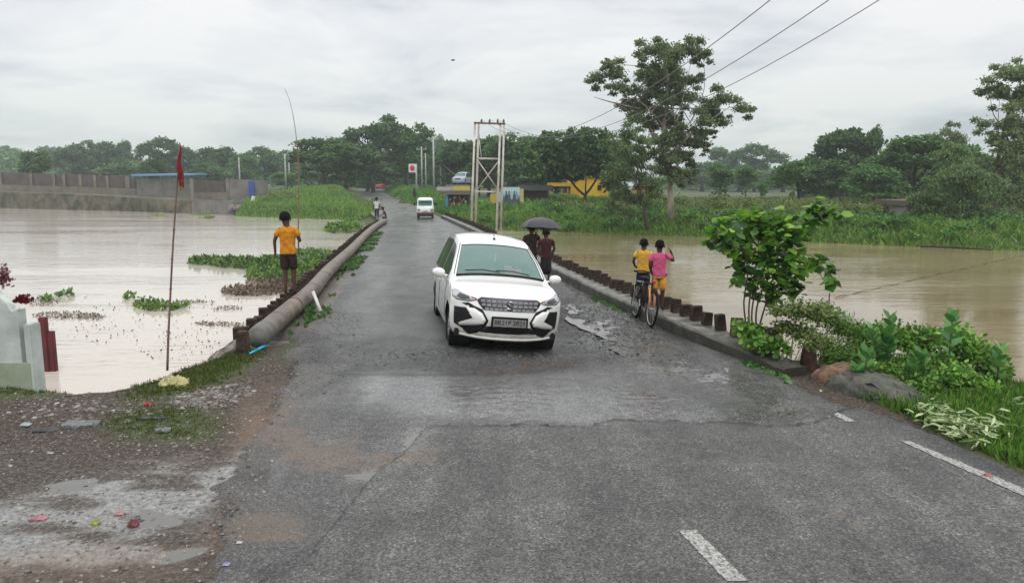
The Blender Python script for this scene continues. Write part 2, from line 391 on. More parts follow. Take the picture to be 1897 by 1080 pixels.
# road edges (left / right) by distance
EL = [P(330, 1080), P(400, 960), P(452, 860), P(482, 780), P(522, 700), P(548, 650), P(600, 590), P(640, 530), P(668, 480), P(702, 425), P(718, 411)]
ER = [P(1897, 895), P(1760, 840), P(1640, 778), P(1480, 712), P(1380, 672), P(1290, 640), P(1200, 600), P(1100, 553), P(1030, 515), P(860, 425), P(817, 405)]
EL = [Vector((EL[0].x * 1.0, 1.5, 0))] + EL + [Vector((-15.4, 80, 0)), Vector((-20.6, 100, 0)), Vector((-28.0, 130, 0)), Vector((-30.3, 160, 0)), Vector((-37, 200, 0)), Vector((-46.5, 260, 0))]
ER = [Vector((9.5, 1.0, 0)), Vector((6.8, 4.0, 0))] + ER + [Vector((-9.8, 80, 0)), Vector((-15.0, 100, 0)), Vector((-22.2, 130, 0)), Vector((-25.2, 160, 0)), Vector((-31.3, 200, 0)), Vector((-41.5, 260, 0))]
EL.sort(key=lambda v: v.y); ER.sort(key=lambda v: v.y)
ELa = np.array([(v.y, v.x) for v in EL]); ERa = np.array([(v.y, v.x) for v in ER])
def xl(y): return np.interp(y, ELa[:, 0], ELa[:, 1])
def xr(y): return np.interp(y, ERa[:, 0], ERa[:, 1])

PIPE = [P(479, 624, .18), P(530, 580, .18), P(576, 540, .18), P(611, 500, .18), P(650, 464, .18), P(672, 441, .18), P(690, 424, .18), P(703, 415, .18), P(713, 410, .18)]
CAR = Vector((-0.22, 11.68, 0))
def patch_edge(px):   # far edge of the thick front layer, in photo rows
    return np.interp(px, [300, 560, 600, 640, 700, 745, 775, 792, 860, 1000, 1090, 1120, 1250, 1400, 1500, 1560, 1897],
                     [1180, 1060, 1010, 960, 885, 855, 820, 797, 797, 799, 800, 788, 790, 797, 795, 770, 690])
def road_z(x, y):
    px, py = proj(x, y, np.zeros_like(x))
    z = rise(y) + 0.02 * (fbm(x * 0.8, y * 0.8, 11) - 0.5) * (y < 60)
    k = (y < 10) * 1.0
    wob = 16 * (fbm(x * 4, y * 4, 21) - 0.5) + 9 * (vnoise(x * 18, y * 18, 9) - 0.5)
    z = z + 0.05 * sstep(-2, 4, py - patch_edge(px) + wob) * k
    # broken surface round the near side wheel and along the kerb
    brk = np.clip(blob(px, py, 1120, 600, 110, 55, 15) + blob(px, py, 880, 668, 160, 26) * 0.6 + blob(px, py, 1215, 655, 90, 30, 20) * 0.6, 0, 1)
    z = z + brk * (0.09 * (fbm(x * 5, y * 5, 13, 3) - 0.58) + 0.035 * (vnoise(x * 15, y * 15, 4) - 0.5))
    z = z + 0.010 * (vnoise(x * 14, y * 14, 8) - .5) * (y < 14) * .6
    z = z - 0.12 * np.exp(-(((x - 0.62) / 0.75) ** 2 + ((y - 11.7) / 1.5) ** 2))
    # shallow pothole scars
    for cx, cy, rx, ry in ((1320, 835, 30, 7), (1370, 888, 30, 6), (735, 968, 40, 5), (930, 690, 60, 6), (1455, 770, 25, 12)):
        z = z - 0.018 * blob(px, py, cx, cy, rx, ry)
    return z

def build_road():
    ys = [1.6]
    while ys[-1] < 62: ys.append(ys[-1] * (1.0034 if ys[-1] < 16 else 1.008))
    while ys[-1] < 255: ys.append(ys[-1] * 1.02)
    ys = np.array(ys); nc = 300
    t = np.linspace(0, 1, nc)
    marg = 0.5
    L = np.where(ys > 12.3, np.interp(ys, [p.y for p in PIPE], [p.x for p in PIPE]) - .05, xl(ys) - marg); L = np.where(ys > 47.5, xl(ys) - marg, L); Rr = xr(ys) + np.where(ys < 9.6, marg, 0.02)
    X = L[:, None] * (1 - t) + Rr[:, None] * t; Y = np.repeat(ys[:, None], nc, 1)
    Z = road_z(X, Y)
    de = np.minimum(X - xl(Y), np.where(Y < 9.6, xr(Y) - X, 9.0))
    wob = 0.55 * (fbm(X * 1.4, Y * 1.4, 31) - 0.5) + 0.12 * (vnoise(X * 11, Y * 11, 6) - 0.5)
    far = sstep(56, 62, Y)
    drop = sstep(0.10, -0.35, 0 * X) * 0
    nb_ = sstep(12.2, 12.9, Y)
    Z = Z + 0.03 - 0.16 * (1 - sstep(-0.32, 0.12, de + wob)) * (1 - far) * (1 - nb_) - 0.05 * (1 - sstep(-0.5, 0.15, de + wob)) * nb_ * (1 - far)
    px, py = proj(X, Y, np.zeros_like(X))
    w = (0.75 * blob(px, py, 1150, 765, 400, 34, 2) + 0.55 * blob(px, py, 900, 735, 330, 42) + 0.9 * blob(px, py, 1110, 530, 60, 40, 20)
         + 0.95 * blob(px, py, 1150, 590, 60, 60, 50) + 0.8 * blob(px, py, 1240, 665, 120, 32, 20) + 0.6 * blob(px, py, 1400, 720, 90, 25, 22)
         + 0.8 * blob(px, py, 770, 825, 30, 24, -60) + 0.7 * blob(px, py, 700, 885, 60, 10, -10) + 0.5 * blob(px, py, 660, 600, 60, 120, -20)
         + 0.45 * blob(px, py, 760, 450, 80, 70) + 0.4 * blob(px, py, 1000, 640, 200, 20)
         + 0.6 * blob(px, py, 515, 880, 14, 30, 15) + 0.35 * blob(px, py, 1500, 900, 180, 60, 25)
         + 0.7 * blob(px, py, 675, 440, 12, 40, 30))
    w = w * (0.45 + 1.2 * fbm(X * 1.1, Y * 2.6, 41)) + 0.25 * blob(px, py, 760, 560, 120, 200)
    lay = sstep(-2, 4, py - patch_edge(px) + 9 * (fbm(X * 5, Y * 5, 21) - 0.5)) * (Y < 10)
    w = np.clip(w * (1 - 0.55 * lay) + 0.10, 0, 1)
    d = (blob(px, py, 515, 790, 62, 60, -20) + 0.95 * blob(px, py, 620, 855, 95, 36) + 0.8 * blob(px, py, 760, 862, 80, 18) + blob(px, py, 490, 985, 90, 32)
         + 0.75 * blob(px, py, 1555, 975, 75, 13, 25) + 0.8 * blob(px, py, 600, 560, 18, 60, 30) + 0.6 * blob(px, py, 1225, 687, 22, 5) + 0.5 * blob(px, py, 1218, 660, 14, 5))
    d = d + 0.75 * (1 - sstep(-0.15, 0.25, de + wob)) * nb_ * (1 - far)
    d = np.clip(d * 1.0, 0, 1) * sstep(.36, .62, fbm(X * 3.2, Y * 3.2, 51) + .28 * (d - .35)) * .8
    rb = np.clip(0.8 * blob(px, py, 1130, 600, 130, 60, 18) + 1.1 * blob(px, py, 880, 665, 240, 32) + 0.7 * blob(px, py, 770, 560, 60, 80) + 0.5 * blob(px, py, 640, 640, 100, 50)
                 + 0.7 * blob(px, py, 1225, 650, 110, 30, 20) + 0.6 * blob(px, py, 600, 690, 70, 60) + 0.9 * (1 - sstep(-0.2, 0.8, de)) * (Y < 60), 0, 1)
    rb = np.clip(rb * (0.4 + 1.1 * fbm(X * 2.4, Y * 2.4, 61)), 0, 1)
    edge = (1 - sstep(0.0, 0.9, X - xl(Y) + 2.2 * (fbm(X * 2, Y * 2, 33) - .5))) * (Y < 13)
    # crack lines where the layers meet
    ck = np.exp(-((py - patch_edge(px) + 9 * (fbm(X * 5, Y * 5, 21) - 0.5) - 1) / 4.5) ** 2) * (Y < 10)
    ck = ck + np.exp(-((py - 697 + 10 * (fbm(X * 4, Y * 4, 71) - 0.5)) / 3.0) ** 2) * sstep(610, 660, px) * (1 - sstep(900, 960, px))
    V = np.stack([X, Y, Z], -1).reshape(-1, 3)
    o = npmesh('road', V, grid_faces(len(ys), nc), M['road'], None, True,
               {'wet': w.ravel(), 'dirt': d.ravel(), 'rubble': rb.ravel(), 'layer': lay.ravel(), 'crack': np.clip(ck, 0, 1).ravel(), 'edge': np.clip(edge, 0, 1).ravel()})
    tag(o, kind='structure')

def build_ground():
    # near shore
    def axis(lo, hi, c, fine, coarse):
        a = [c]; s = fine
        while a[-1] < hi:
            s = fine if abs(a[-1] - c) < 9 else s * 1.09; a.append(a[-1] + s)
        b = [c]; s = fine
        while b[-1] > lo:
            s = fine if abs(b[-1] - c) < 9 else s * 1.09; b.append(b[-1] - s)
        return np.array(b[::-1] + a[1:])
    def emit(name, xs, ys, fn, z_off, near):
        X, Y = np.meshgrid(xs, ys); Z = fn(X, Y)
        px, py = proj(X, np.maximum(Y, 1.0), np.zeros_like(X))
        n = fbm(X * 2, Y * 2, 81)
        if near:
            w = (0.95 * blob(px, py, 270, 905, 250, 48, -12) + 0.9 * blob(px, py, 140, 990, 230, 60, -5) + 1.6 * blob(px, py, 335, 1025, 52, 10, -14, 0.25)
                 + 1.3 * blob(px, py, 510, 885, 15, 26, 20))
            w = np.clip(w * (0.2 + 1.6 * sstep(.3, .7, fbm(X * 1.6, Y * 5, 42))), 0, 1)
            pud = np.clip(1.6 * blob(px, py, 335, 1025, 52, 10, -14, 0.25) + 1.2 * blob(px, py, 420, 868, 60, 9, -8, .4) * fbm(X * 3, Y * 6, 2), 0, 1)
            g = np.clip(blob(px, py, 310, 785, 95, 34, 0) + blob(px, py, 360, 692, 120, 30, -18) + blob(px, py, 40, 725, 80, 14) + 0.6 * blob(px, py, 560, 620, 20, 60, 40) + 1.0 * (X > 4.3), 0, 1)
            g = np.clip(g * (0.3 + 1.2 * n), 0, 1)
            d = np.clip(blob(px, py, 520, 800, 80, 80) + blob(px, py, 500, 990, 110, 45) + 0.5 * blob(px, py, 200, 1050, 300, 40), 0, 1) * (0.4 + fbm(X * 3, Y * 3, 91))
            s = np.clip(1 - sstep(800, 900, py + 60 * (n - 0.5) - (px - 200) * 0.05), 0, 1)
        else:
            w = 0 * X; pud = 0 * X; d = 0 * X; g = np.clip(0.5 + 0.8 * n, 0, 1); s = 0 * X + 0.5
        V = np.stack([X, Y, Z], -1).reshape(-1, 3)
        o = npmesh(name, V, grid_faces(len(ys), len(xs)), M['ground'], None, True,
                   {'wet': w.ravel(), 'green': g.ravel(), 'dirt': np.clip(d, 0, 1).ravel(), 'soil': s.ravel(), 'puddle': pud.ravel()})
        return tag(o, kind='structure')
    xs = axis(-380, 380, -2.0, 0.045, 1); ys = np.concatenate([np.linspace(-60, 1.5, 14), np.arange(1.6, 13.0, 0.045)])
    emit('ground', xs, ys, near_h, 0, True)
    xs = np.concatenate([-np.geomspace(2500, 75, 30), np.arange(-74, 60, 0.6), np.geomspace(61, 2500, 30)])
    ys = np.concatenate([np.arange(24, 130, 0.6), np.geomspace(131, 3500, 60)])
    xs.sort()
    emit('far_ground', xs, ys, far_h, 0, False)

def ground_material():
    m, nt, b = newmat('ground'); L = nt.links.new
    tc = node(nt, 'ShaderNodeTexCoord')
    at = {k: node(nt, 'ShaderNodeAttribute', attribute_name=k) for k in ('wet', 'green', 'dirt', 'soil', 'puddle')}
    n1 = node(nt, 'ShaderNodeTexNoise', {'Scale': 24.0, 'Detail': 8.0, 'Roughness': 0.75}); L(tc.outputs['Object'], n1.inputs['Vector'])
    v1 = node(nt, 'ShaderNodeTexVoronoi', {'Scale': 38.0, 'Randomness': 1.0}); L(tc.outputs['Object'], v1.inputs['Vector'])
    n2 = node(nt, 'ShaderNodeTexNoise', {'Scale': 1.6, 'Detail': 5.0}); L(tc.outputs['Object'], n2.inputs['Vector'])
    soil = ramp(nt, [(0.37, (0.012, 0.009, 0.007)), (0.5, (0.06, 0.042, 0.030)), (0.65, (0.17, 0.13, 0.10))], n1.outputs['Fac'])
    grav = ramp(nt, [(0.36, (0.018, 0.014, 0.012)), (0.5, (0.07, 0.058, 0.048)), (0.65, (0.19, 0.168, 0.148))], n1.outputs['Fac'])
    silt_sheen = ramp(nt, [(0.36, (0.06, 0.058, 0.054)), (0.5, (0.17, 0.168, 0.16)), (0.65, (0.27, 0.27, 0.26))], n1.outputs['Fac'])  # pale mud tone, lightened to paint the sky sheen of the wet ground
    gcol = ramp(nt, [(0.3, (0.035, 0.055, 0.015)), (0.7, (0.10, 0.13, 0.035))], n1.outputs['Fac'])
    dcol = ramp(nt, [(0.3, (0.10, 0.07, 0.05)), (0.7, (0.23, 0.16, 0.115))], n1.outputs['Fac'])
    def mixc(f, a, c):
        x = node(nt, 'ShaderNodeMix', data_type='RGBA'); L(f, x.inputs[0]); L(a, x.inputs[6]); L(c, x.inputs[7]); return x.outputs[2]
    c = mixc(at['soil'].outputs['Fac'], grav.outputs[0], soil.outputs[0])
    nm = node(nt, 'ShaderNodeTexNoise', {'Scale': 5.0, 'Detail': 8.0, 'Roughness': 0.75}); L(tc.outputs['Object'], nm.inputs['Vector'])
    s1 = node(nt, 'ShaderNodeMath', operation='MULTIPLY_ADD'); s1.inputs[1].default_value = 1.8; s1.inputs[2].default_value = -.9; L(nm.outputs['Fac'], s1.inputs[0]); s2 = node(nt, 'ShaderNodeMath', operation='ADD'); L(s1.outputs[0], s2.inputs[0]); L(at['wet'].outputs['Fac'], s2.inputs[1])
    r_ = node(nt, 'ShaderNodeMapRange', {'From Min': .3, 'From Max': 1.05}); L(s2.outputs[0], r_.inputs[0]); c = mixc(r_.outputs[0], c, silt_sheen.outputs[0])
    # bright specks of gravel
    vs = ramp(nt, [(0.0, 0.55), (0.5, 1.0), (1.0, 1.6)], v1.outputs['Color'])
    mm = node(nt, 'ShaderNodeMix', data_type='RGBA', blend_type='MULTIPLY'); mm.inputs[0].default_value = 0.6; L(c, mm.inputs[6]); L(vs.outputs[0], mm.inputs[7]); c = mm.outputs[2]
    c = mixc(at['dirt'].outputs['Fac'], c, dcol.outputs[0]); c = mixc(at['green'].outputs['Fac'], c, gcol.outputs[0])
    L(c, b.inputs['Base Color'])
    rr = node(nt, 'ShaderNodeMapRange', {'To Min': 0.85, 'To Max': 0.12}); L(at['wet'].outputs['Fac'], rr.inputs[0])
    r2 = node(nt, 'ShaderNodeMix', data_type='FLOAT'); L(at['puddle'].outputs['Fac'], r2.inputs[0]); L(rr.outputs[0], r2.inputs[2]); r2.inputs[3].default_value = 0.06
    L(r2.outputs[0], b.inputs['Roughness'])
    bs0 = node(nt, 'ShaderNodeMath', operation='MAXIMUM'); L(at['wet'].outputs['Fac'], bs0.inputs[0]); L(at['puddle'].outputs['Fac'], bs0.inputs[1])
    bs = node(nt, 'ShaderNodeMapRange', {'To Min': 0.9, 'To Max': 0.05}); L(bs0.outputs[0], bs.inputs[0])
    ad = node(nt, 'ShaderNodeMath', operation='ADD'); L(n1.outputs['Fac'], ad.inputs[0]); L(v1.outputs['Distance'], ad.inputs[1])
    bp = node(nt, 'ShaderNodeBump', {'Distance': 0.03}); L(bs.outputs[0], bp.inputs['Strength']); L(ad.outputs[0], bp.inputs['Height']); L(bp.outputs[0], b.inputs['Normal'])
    M['ground'] = m

def road_material():
    m, nt, b = newmat('road'); L = nt.links.new
    tc = node(nt, 'ShaderNodeTexCoord')
    at = {k: node(nt, 'ShaderNodeAttribute', attribute_name=k) for k in ('wet', 'dirt', 'rubble', 'layer', 'crack', 'edge')}
    agg = node(nt, 'ShaderNodeTexVoronoi', {'Scale': 55.0, 'Randomness': 1.0}); L(tc.outputs['Object'], agg.inputs['Vector'])
    n1 = node(nt, 'ShaderNodeTexNoise', {'Scale': 52.0, 'Detail': 6.0, 'Roughness': 0.8}); L(tc.outputs['Object'], n1.inputs['Vector'])
    nm = node(nt, 'ShaderNodeTexNoise', {'Scale': 7.0, 'Detail': 8.0, 'Roughness': 0.75}); L(tc.outputs['Object'], nm.inputs['Vector'])
    def brk(src, a0=.42, a1=.72, k=1.5):
        s1 = node(nt, 'ShaderNodeMath', operation='MULTIPLY_ADD'); s1.inputs[1].default_value = k; s1.inputs[2].default_value = -.5 * k; L(nm.outputs['Fac'], s1.inputs[0])
        s2 = node(nt, 'ShaderNodeMath', operation='ADD'); L(s1.outputs[0], s2.inputs[0]); L(src, s2.inputs[1])
        r_ = node(nt, 'ShaderNodeMapRange', {'From Min': a0, 'From Max': a1}); L(s2.outputs[0], r_.inputs[0]); return r_.outputs[0]
    n2 = node(nt, 'ShaderNodeTexNoise', {'Scale': 0.9, 'Detail': 6.0, 'Roughness': 0.6, 'Distortion': 0.4}); L(tc.outputs['Object'], n2.inputs['Vector'])
    mp = node(nt, 'ShaderNodeMapping', {'Scale': (1.6, 0.10, 1)}); mp.inputs['Rotation'].default_value = (0, 0, R(-10)); L(tc.outputs['Object'], mp.inputs[0])
    n3 = node(nt, 'ShaderNodeTexNoise', {'Scale': 1.7, 'Detail': 4.0}); L(mp.outputs[0], n3.inputs['Vector'])
    base = ramp(nt, [(0.36, (0.032, 0.032, 0.031)), (0.5, (0.085, 0.084, 0.082)), (0.63, (0.20, 0.198, 0.192))], n1.outputs['Fac'])
    lay = ramp(nt, [(0.36, (0.028, 0.028, 0.027)), (0.5, (0.082, 0.081, 0.077)), (0.66, (0.22, 0.216, 0.205))], n1.outputs['Fac'])
    rub = ramp(nt, [(0.38, (0.010, 0.010, 0.010)), (0.52, (0.045, 0.045, 0.043)), (0.65, (0.17, 0.17, 0.165))], n1.outputs['Fac'])
    dcol = ramp(nt, [(0.3, (0.10, 0.072, 0.052)), (0.7, (0.23, 0.165, 0.12))], n1.outputs['Fac'])
    def mixc(f, a, c):
        x = node(nt, 'ShaderNodeMix', data_type='RGBA'); L(f, x.inputs[0]); L(a, x.inputs[6]); L(c, x.inputs[7]); return x.outputs[2]
    def mul(a, c, k=1.0):
        x = node(nt, 'ShaderNodeMix', data_type='RGBA', blend_type='MULTIPLY'); x.inputs[0].default_value = k; L(a, x.inputs[6]); L(c, x.inputs[7]); return x.outputs[2]
    c = mixc(at['layer'].outputs['Fac'], base.outputs[0], lay.outputs[0])
    c = mixc(brk(at['rubble'].outputs['Fac'], .3, .75, 1.4), c, rub.outputs[0])
    c = mul(c, ramp(nt, [(0.36, 0.78), (0.64, 1.22)], n2.outputs['Fac']).outputs[0])
    c = mul(c, ramp(nt, [(0.35, 0.8), (0.65, 1.18)], n3.outputs['Fac']).outputs[0])
    c = mul(c, ramp(nt, [(0.38, 0.62), (0.5, 0.98), (0.64, 1.38)], nm.outputs['Fac']).outputs[0], .6)
    c = mul(c, ramp(nt, [(0.0, 0.3), (0.45, 0.9), (0.8, 1.3), (1.0, 2.3)], agg.outputs['Color']).outputs[0], 0.85)
    grav = ramp(nt, [(0.36, (0.025, 0.023, 0.021)), (0.5, (0.085, 0.08, 0.074)), (0.65, (0.22, 0.21, 0.2))], n1.outputs['Fac'])
    c = mixc(at['edge'].outputs['Fac'], c, grav.outputs[0])
    dm_ = node(nt, 'ShaderNodeMath', operation='MULTIPLY'); dm_.inputs[1].default_value = .62; L(brk(at['dirt'].outputs['Fac'], .3, .85, 2.0), dm_.inputs[0]); c = mixc(dm_.outputs[0], c, dcol.outputs[0])
    ckc = ramp(nt, [(0.0, 1.0), (1.0, 0.35)], at['crack'].outputs['Fac']); c = mul(c, ckc.outputs[0])
    L(c, b.inputs['Base Color'])
    # wetness breaks up at its border
    wn_ = node(nt, 'ShaderNodeMath', operation='MULTIPLY_ADD', ); wn_.inputs[1].default_value = 0.7; L(n1.outputs['Fac'], wn_.inputs[0]); L(at['wet'].outputs['Fac'], wn_.inputs[2])
    wr = node(nt, 'ShaderNodeMapRange', {'From Min': 0.42, 'From Max': 1.2, 'To Min': 0.60, 'To Max': 0.10}); L(wn_.outputs[0], wr.inputs[0])
    L(wr.outputs[0], b.inputs['Roughness'])
    ad = node(nt, 'ShaderNodeMath', operation='ADD'); L(n1.outputs['Fac'], ad.inputs[0]); L(agg.outputs['Distance'], ad.inputs[1])
    bs = node(nt, 'ShaderNodeMapRange', {'From Min': 0, 'From Max': 1, 'To Min': 0.6, 'To Max': 0.08}); L(at['wet'].outputs['Fac'], bs.inputs[0])
    bs2 = node(nt, 'ShaderNodeMath', operation='MULTIPLY_ADD'); bs2.inputs[1].default_value = 0.3; L(at['rubble'].outputs['Fac'], bs2.inputs[0]); L(bs.outputs[0], bs2.inputs[2])
    bp = node(nt, 'ShaderNodeBump', {'Distance': 0.02}); L(bs2.outputs[0], bp.inputs['Strength']); L(ad.outputs[0], bp.inputs['Height']); L(bp.outputs[0], b.inputs['Normal'])
    M['road'] = m

def water():
    m, nt, b = newmat('water'); L = nt.links.new
    tc = node(nt, 'ShaderNodeTexCoord')
    mp = node(nt, 'ShaderNodeMapping', {'Scale': (0.35, 1.5, 1)}); L(tc.outputs['Object'], mp.inputs[0])
    n1 = node(nt, 'ShaderNodeTexNoise', {'Scale': 2.2, 'Detail': 4.0, 'Roughness': 0.55}); L(mp.outputs[0], n1.inputs['Vector'])
    mp2 = node(nt, 'ShaderNodeMapping', {'Scale': (0.05, 0.22, 1)}); L(tc.outputs['Object'], mp2.inputs[0])
    n2 = node(nt, 'ShaderNodeTexNoise', {'Scale': 1.2, 'Detail': 5.0, 'Roughness': 0.6, 'Distortion': 0.5}); L(mp2.outputs[0], n2.inputs['Vector'])
    col = ramp(nt, [(0.35, (0.20, 0.155, 0.085)), (0.65, (0.29, 0.235, 0.145))], n2.outputs['Fac'])
    # silt paler on the upstream side
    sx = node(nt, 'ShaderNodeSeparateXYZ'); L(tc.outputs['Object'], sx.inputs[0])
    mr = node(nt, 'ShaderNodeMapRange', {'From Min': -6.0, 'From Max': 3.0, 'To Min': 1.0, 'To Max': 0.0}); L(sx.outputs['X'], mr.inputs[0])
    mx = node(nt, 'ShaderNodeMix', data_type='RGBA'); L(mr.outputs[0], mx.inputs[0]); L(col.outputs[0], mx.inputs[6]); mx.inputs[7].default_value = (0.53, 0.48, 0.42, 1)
    L(mx.outputs[2], b.inputs['Base Color'])
    b.inputs['Roughness'].default_value = 0.06; b.inputs['IOR'].default_value = 1.33
    st = ramp(nt, [(0.40, 0.04), (0.62, 0.6)], n2.outputs['Fac'])
    bp = node(nt, 'ShaderNodeBump', {'Distance': 0.07}); L(st.outputs[0], bp.inputs['Strength']); L(n1.outputs['Fac'], bp.inputs['Height']); L(bp.outputs[0], b.inputs['Normal'])
    M['water'] = m
    xs = np.linspace(-900, 900, 40); ys = np.linspace(-300, 700, 30); X, Y = np.meshgrid(xs, ys)
    o = npmesh('river_water', np.stack([X, Y, np.full_like(X, WZ)], -1).reshape(-1, 3), grid_faces(30, 40), m)
    tag(o, kind='structure')

ground_material(); road_material(); water(); build_ground(); build_road()

def puddle(px, py, rx, ry, ang, pct, seed, on_road=True):
    c = P(px, py, 0); n = 64; rs = np.random.RandomState(seed); ca, sa = math.cos(ang), math.sin(ang)
    g = rs.rand(4000, 2) * 2 - 1; g = g[(g ** 2).sum(1) < 1]; X = c.x + g[:, 0] * rx * ca - g[:, 1] * ry * sa; Y = c.y + g[:, 0] * rx * sa + g[:, 1] * ry * ca
    z = float(np.percentile((road_z(X, Y) + .03) if on_road else near_h(X, Y), pct)); t = np.linspace(0, 2 * math.pi, n, endpoint=False)
    r = 1 + .35 * (fbm(np.cos(t) * 1.5 + 3, np.sin(t) * 1.5 + seed, seed) - .5) * 2
    V = [(c.x, c.y, z)] + [(c.x + a * rx * ca - b * ry * sa, c.y + a * rx * sa + b * ry * ca, z) for a, b in zip(np.cos(t) * r, np.sin(t) * r)]
    MB().add(V, [(0, i + 1, (i + 1) % n + 1) for i in range(n)]).build('puddle', M['puddle']); tag(bpy.data.objects[-1], kind='structure') if False else None
    for o in bpy.data.objects:
        if o.name.startswith('puddle'): o['kind'] = 'structure'
m_, nt_, b_ = newmat('puddle'); b_.inputs['Base Color'].default_value = (.13, .125, .115, 1); b_.inputs['Roughness'].default_value = .04; b_.inputs['IOR'].default_value = 1.36
tc_ = node(nt_, 'ShaderNodeTexCoord'); n_ = node(nt_, 'ShaderNodeTexNoise', {'Scale': 9.0, 'Detail': 3.0}); nt_.links.new(tc_.outputs['Object'], n_.inputs['Vector'])
bp_ = node(nt_, 'ShaderNodeBump', {'Strength': .08, 'Distance': .02}); nt_.links.new(n_.outputs['Fac'], bp_.inputs['Height']); nt_.links.new(bp_.outputs[0], b_.inputs['Normal']); M['puddle'] = m_
puddle(1120, 590, .8, 2.4, R(8), 34, 1); puddle(1165, 560, .35, 2.0, R(9), 42, 2); puddle(1235, 662, .8, 1.1, R(20), 40, 3); puddle(1085, 535, .5, 2.4, R(8), 40, 4); puddle(1330, 700, .5, .45, R(20), 40, 8)
puddle(335, 1026, .26, .09, R(18), 55, 5, False); puddle(250, 905, 1.0, .42, R(10), 11, 6, False); puddle(140, 985, .7, .35, R(10), 9, 7, False); puddle(700, 888, .30, .07, R(5), 45, 9); puddle(772, 825, .12, .22, R(-10), 45, 10)

# painted markings: laid on the road a few mm up, worn edges
def marking(quad, seed, n=60, wdt=10):
    a, b, c, d = quad   # a-b one long edge, d-c the other
    rng = np.random.RandomState(seed)
    t = np.linspace(0, 1, n)[:, None]; s = np.linspace(0, 1, wdt)[None, :]
    A = np.array([a.x, a.y]); B = np.array([b.x, b.y]); C = np.array([c.x, c.y]); D = np.array([d.x, d.y])
    E0 = A[None] * (1 - t) + B[None] * t; E1 = D[None] * (1 - t) + C[None] * t
    nz = (fbm(t[:, 0] * 30, t[:, 0] * 0, seed) - 0.5)[:, None] * 0.05
    Pt = E0[:, None, :] * (1 - s[..., None]) + E1[:, None, :] * s[..., None]
    X = Pt[..., 0] + nz * 0.4; Y = Pt[..., 1] + nz * 0.4; Z = road_z(X, Y) + 0.03 + 0.005
    o = npmesh('lane_marking', np.stack([X, Y, Z], -1).reshape(-1, 3), grid_faces(n, wdt), M['paint'])
    tag(o, kind='structure'); return o
def paint_mat():
    m, nt, b = newmat('paint'); L = nt.links.new
    tc = node(nt, 'ShaderNodeTexCoord'); n1 = node(nt, 'ShaderNodeTexNoise', {'Scale': 34.0, 'Detail': 6.0, 'Roughness': 0.8}); L(tc.outputs['Object'], n1.inputs['Vector'])
    r = ramp(nt, [(0.42, (0.08, 0.08, 0.075)), (0.5, (0.30, 0.30, 0.28)), (0.66, (0.52, 0.52, 0.49))], n1.outputs['Fac']); L(r.outputs[0], b.inputs['Base Color'])
    b.inputs['Roughness'].default_value = 0.6
    bp = node(nt, 'ShaderNodeBump', {'Distance': 0.01, 'Strength': 0.6}); L(n1.outputs['Fac'], bp.inputs['Height']); L(bp.outputs[0], b.inputs['Normal'])
    M['paint'] = m
paint_mat()
marking((P(1257, 1002), P(1345, 1100), P(1385, 1100), P(1290, 1002)), 1)
marking((P(1665, 832), P(1960, 968), P(1985, 962), P(1684, 833)), 2, 120, 8)
marking((P(1532, 777), P(1568, 795), P(1585, 795), P(1548, 776)), 3)

# ------------------------------------------------------------------ bridge: kerb, slab sides, posts
def offset_line(pts, off):
    out = []
    for i, p in enumerate(pts):
        d = (pts[min(i + 1, len(pts) - 1)] - pts[max(i - 1, 0)]); n = Vector((d.y, -d.x, 0)).normalized()
        out.append(p + n * off)
    return out
def resample(pts, step):
    out = [pts[0].copy()]; acc = 0.0
    for a, b in zip(pts[:-1], pts[1:]):
        L = (b - a).length; t = step - acc
        while t <= L: out.append(a + (b - a) * (t / L)); t += step
        acc = L - (t - step)
    return out
def prism_along(pts, prof, name, m, jit=0.0, seed=0, kind=None):
    """prof: (offset to the right, z) loop"""
    rng = random.Random(seed); rings = []
    n = len(prof)
    vs = []
    for i, p in enumerate(pts):
        d = (pts[min(i + 1, len(pts) - 1)] - pts[max(i - 1, 0)]); nn = Vector((d.y, -d.x, 0)).normalized()
        for (o_, z) in prof:
            j = jit * rng.uniform(-1, 1)
            vs.append(p + nn * (o_ + j) + Vector((0, 0, z + jit * rng.uniform(-0.6, 0.4))))
    fs = [(i * n + k, i * n + (k + 1) % n, (i + 1) * n + (k + 1) % n, (i + 1) * n + k) for i in range(len(pts) - 1) for k in range(n)]
    fs += [tuple(range(n))[::-1], tuple((len(pts) - 1) * n + k for k in range(n))]
    mb = MB(); mb.add(vs, fs); return mb.build(name, m)

KER = [P(1452, 700), P(1380, 672), P(1290, 640), P(1200, 600), P(1100, 553), P(1030, 515), P(860, 425), P(817, 405)]
KERf = resample(KER, 0.22)
kerb = prism_along(KERf, [(0.0, -0.3), (0.0, 0.21), (0.03, 0.25), (0.42, 0.26), (0.45, 0.22), (0.45, -0.3)], 'bridge_kerb', M['concrete_wet'], 0.010, 3)
rk = random.Random(9)
for v in kerb.data.vertices:
    if v.co.y < 11.6 and v.co.z > 0: f = max(0.0, min(1.0, (v.co.y - 9.6) / 2.0)); v.co.z *= .52 + .48 * f + rk.uniform(-.06, .06) * (1 - f); v.co.x -= (1 - f) * .10 * (v.co.x > float(np.interp(v.co.y, [q.y for q in KER], [q.x for q in KER])) + .2)
tag(kerb, 'low grey wet concrete kerb along the right edge of the bridge under the posts', 'kerb')
slab = prism_along([p + Vector((0, 0, 0)) for p in resample(KER, 1.0)], [(-0.2, -0.75), (-0.2, -0.12), (0.62, -0.10), (0.62, -0.75)], 'bridge_slab', M['concrete'], 0.0, 4)
tag(slab, kind='structure')
base_l = [Vector((p.x, p.y, 0)) for p in PIPE]
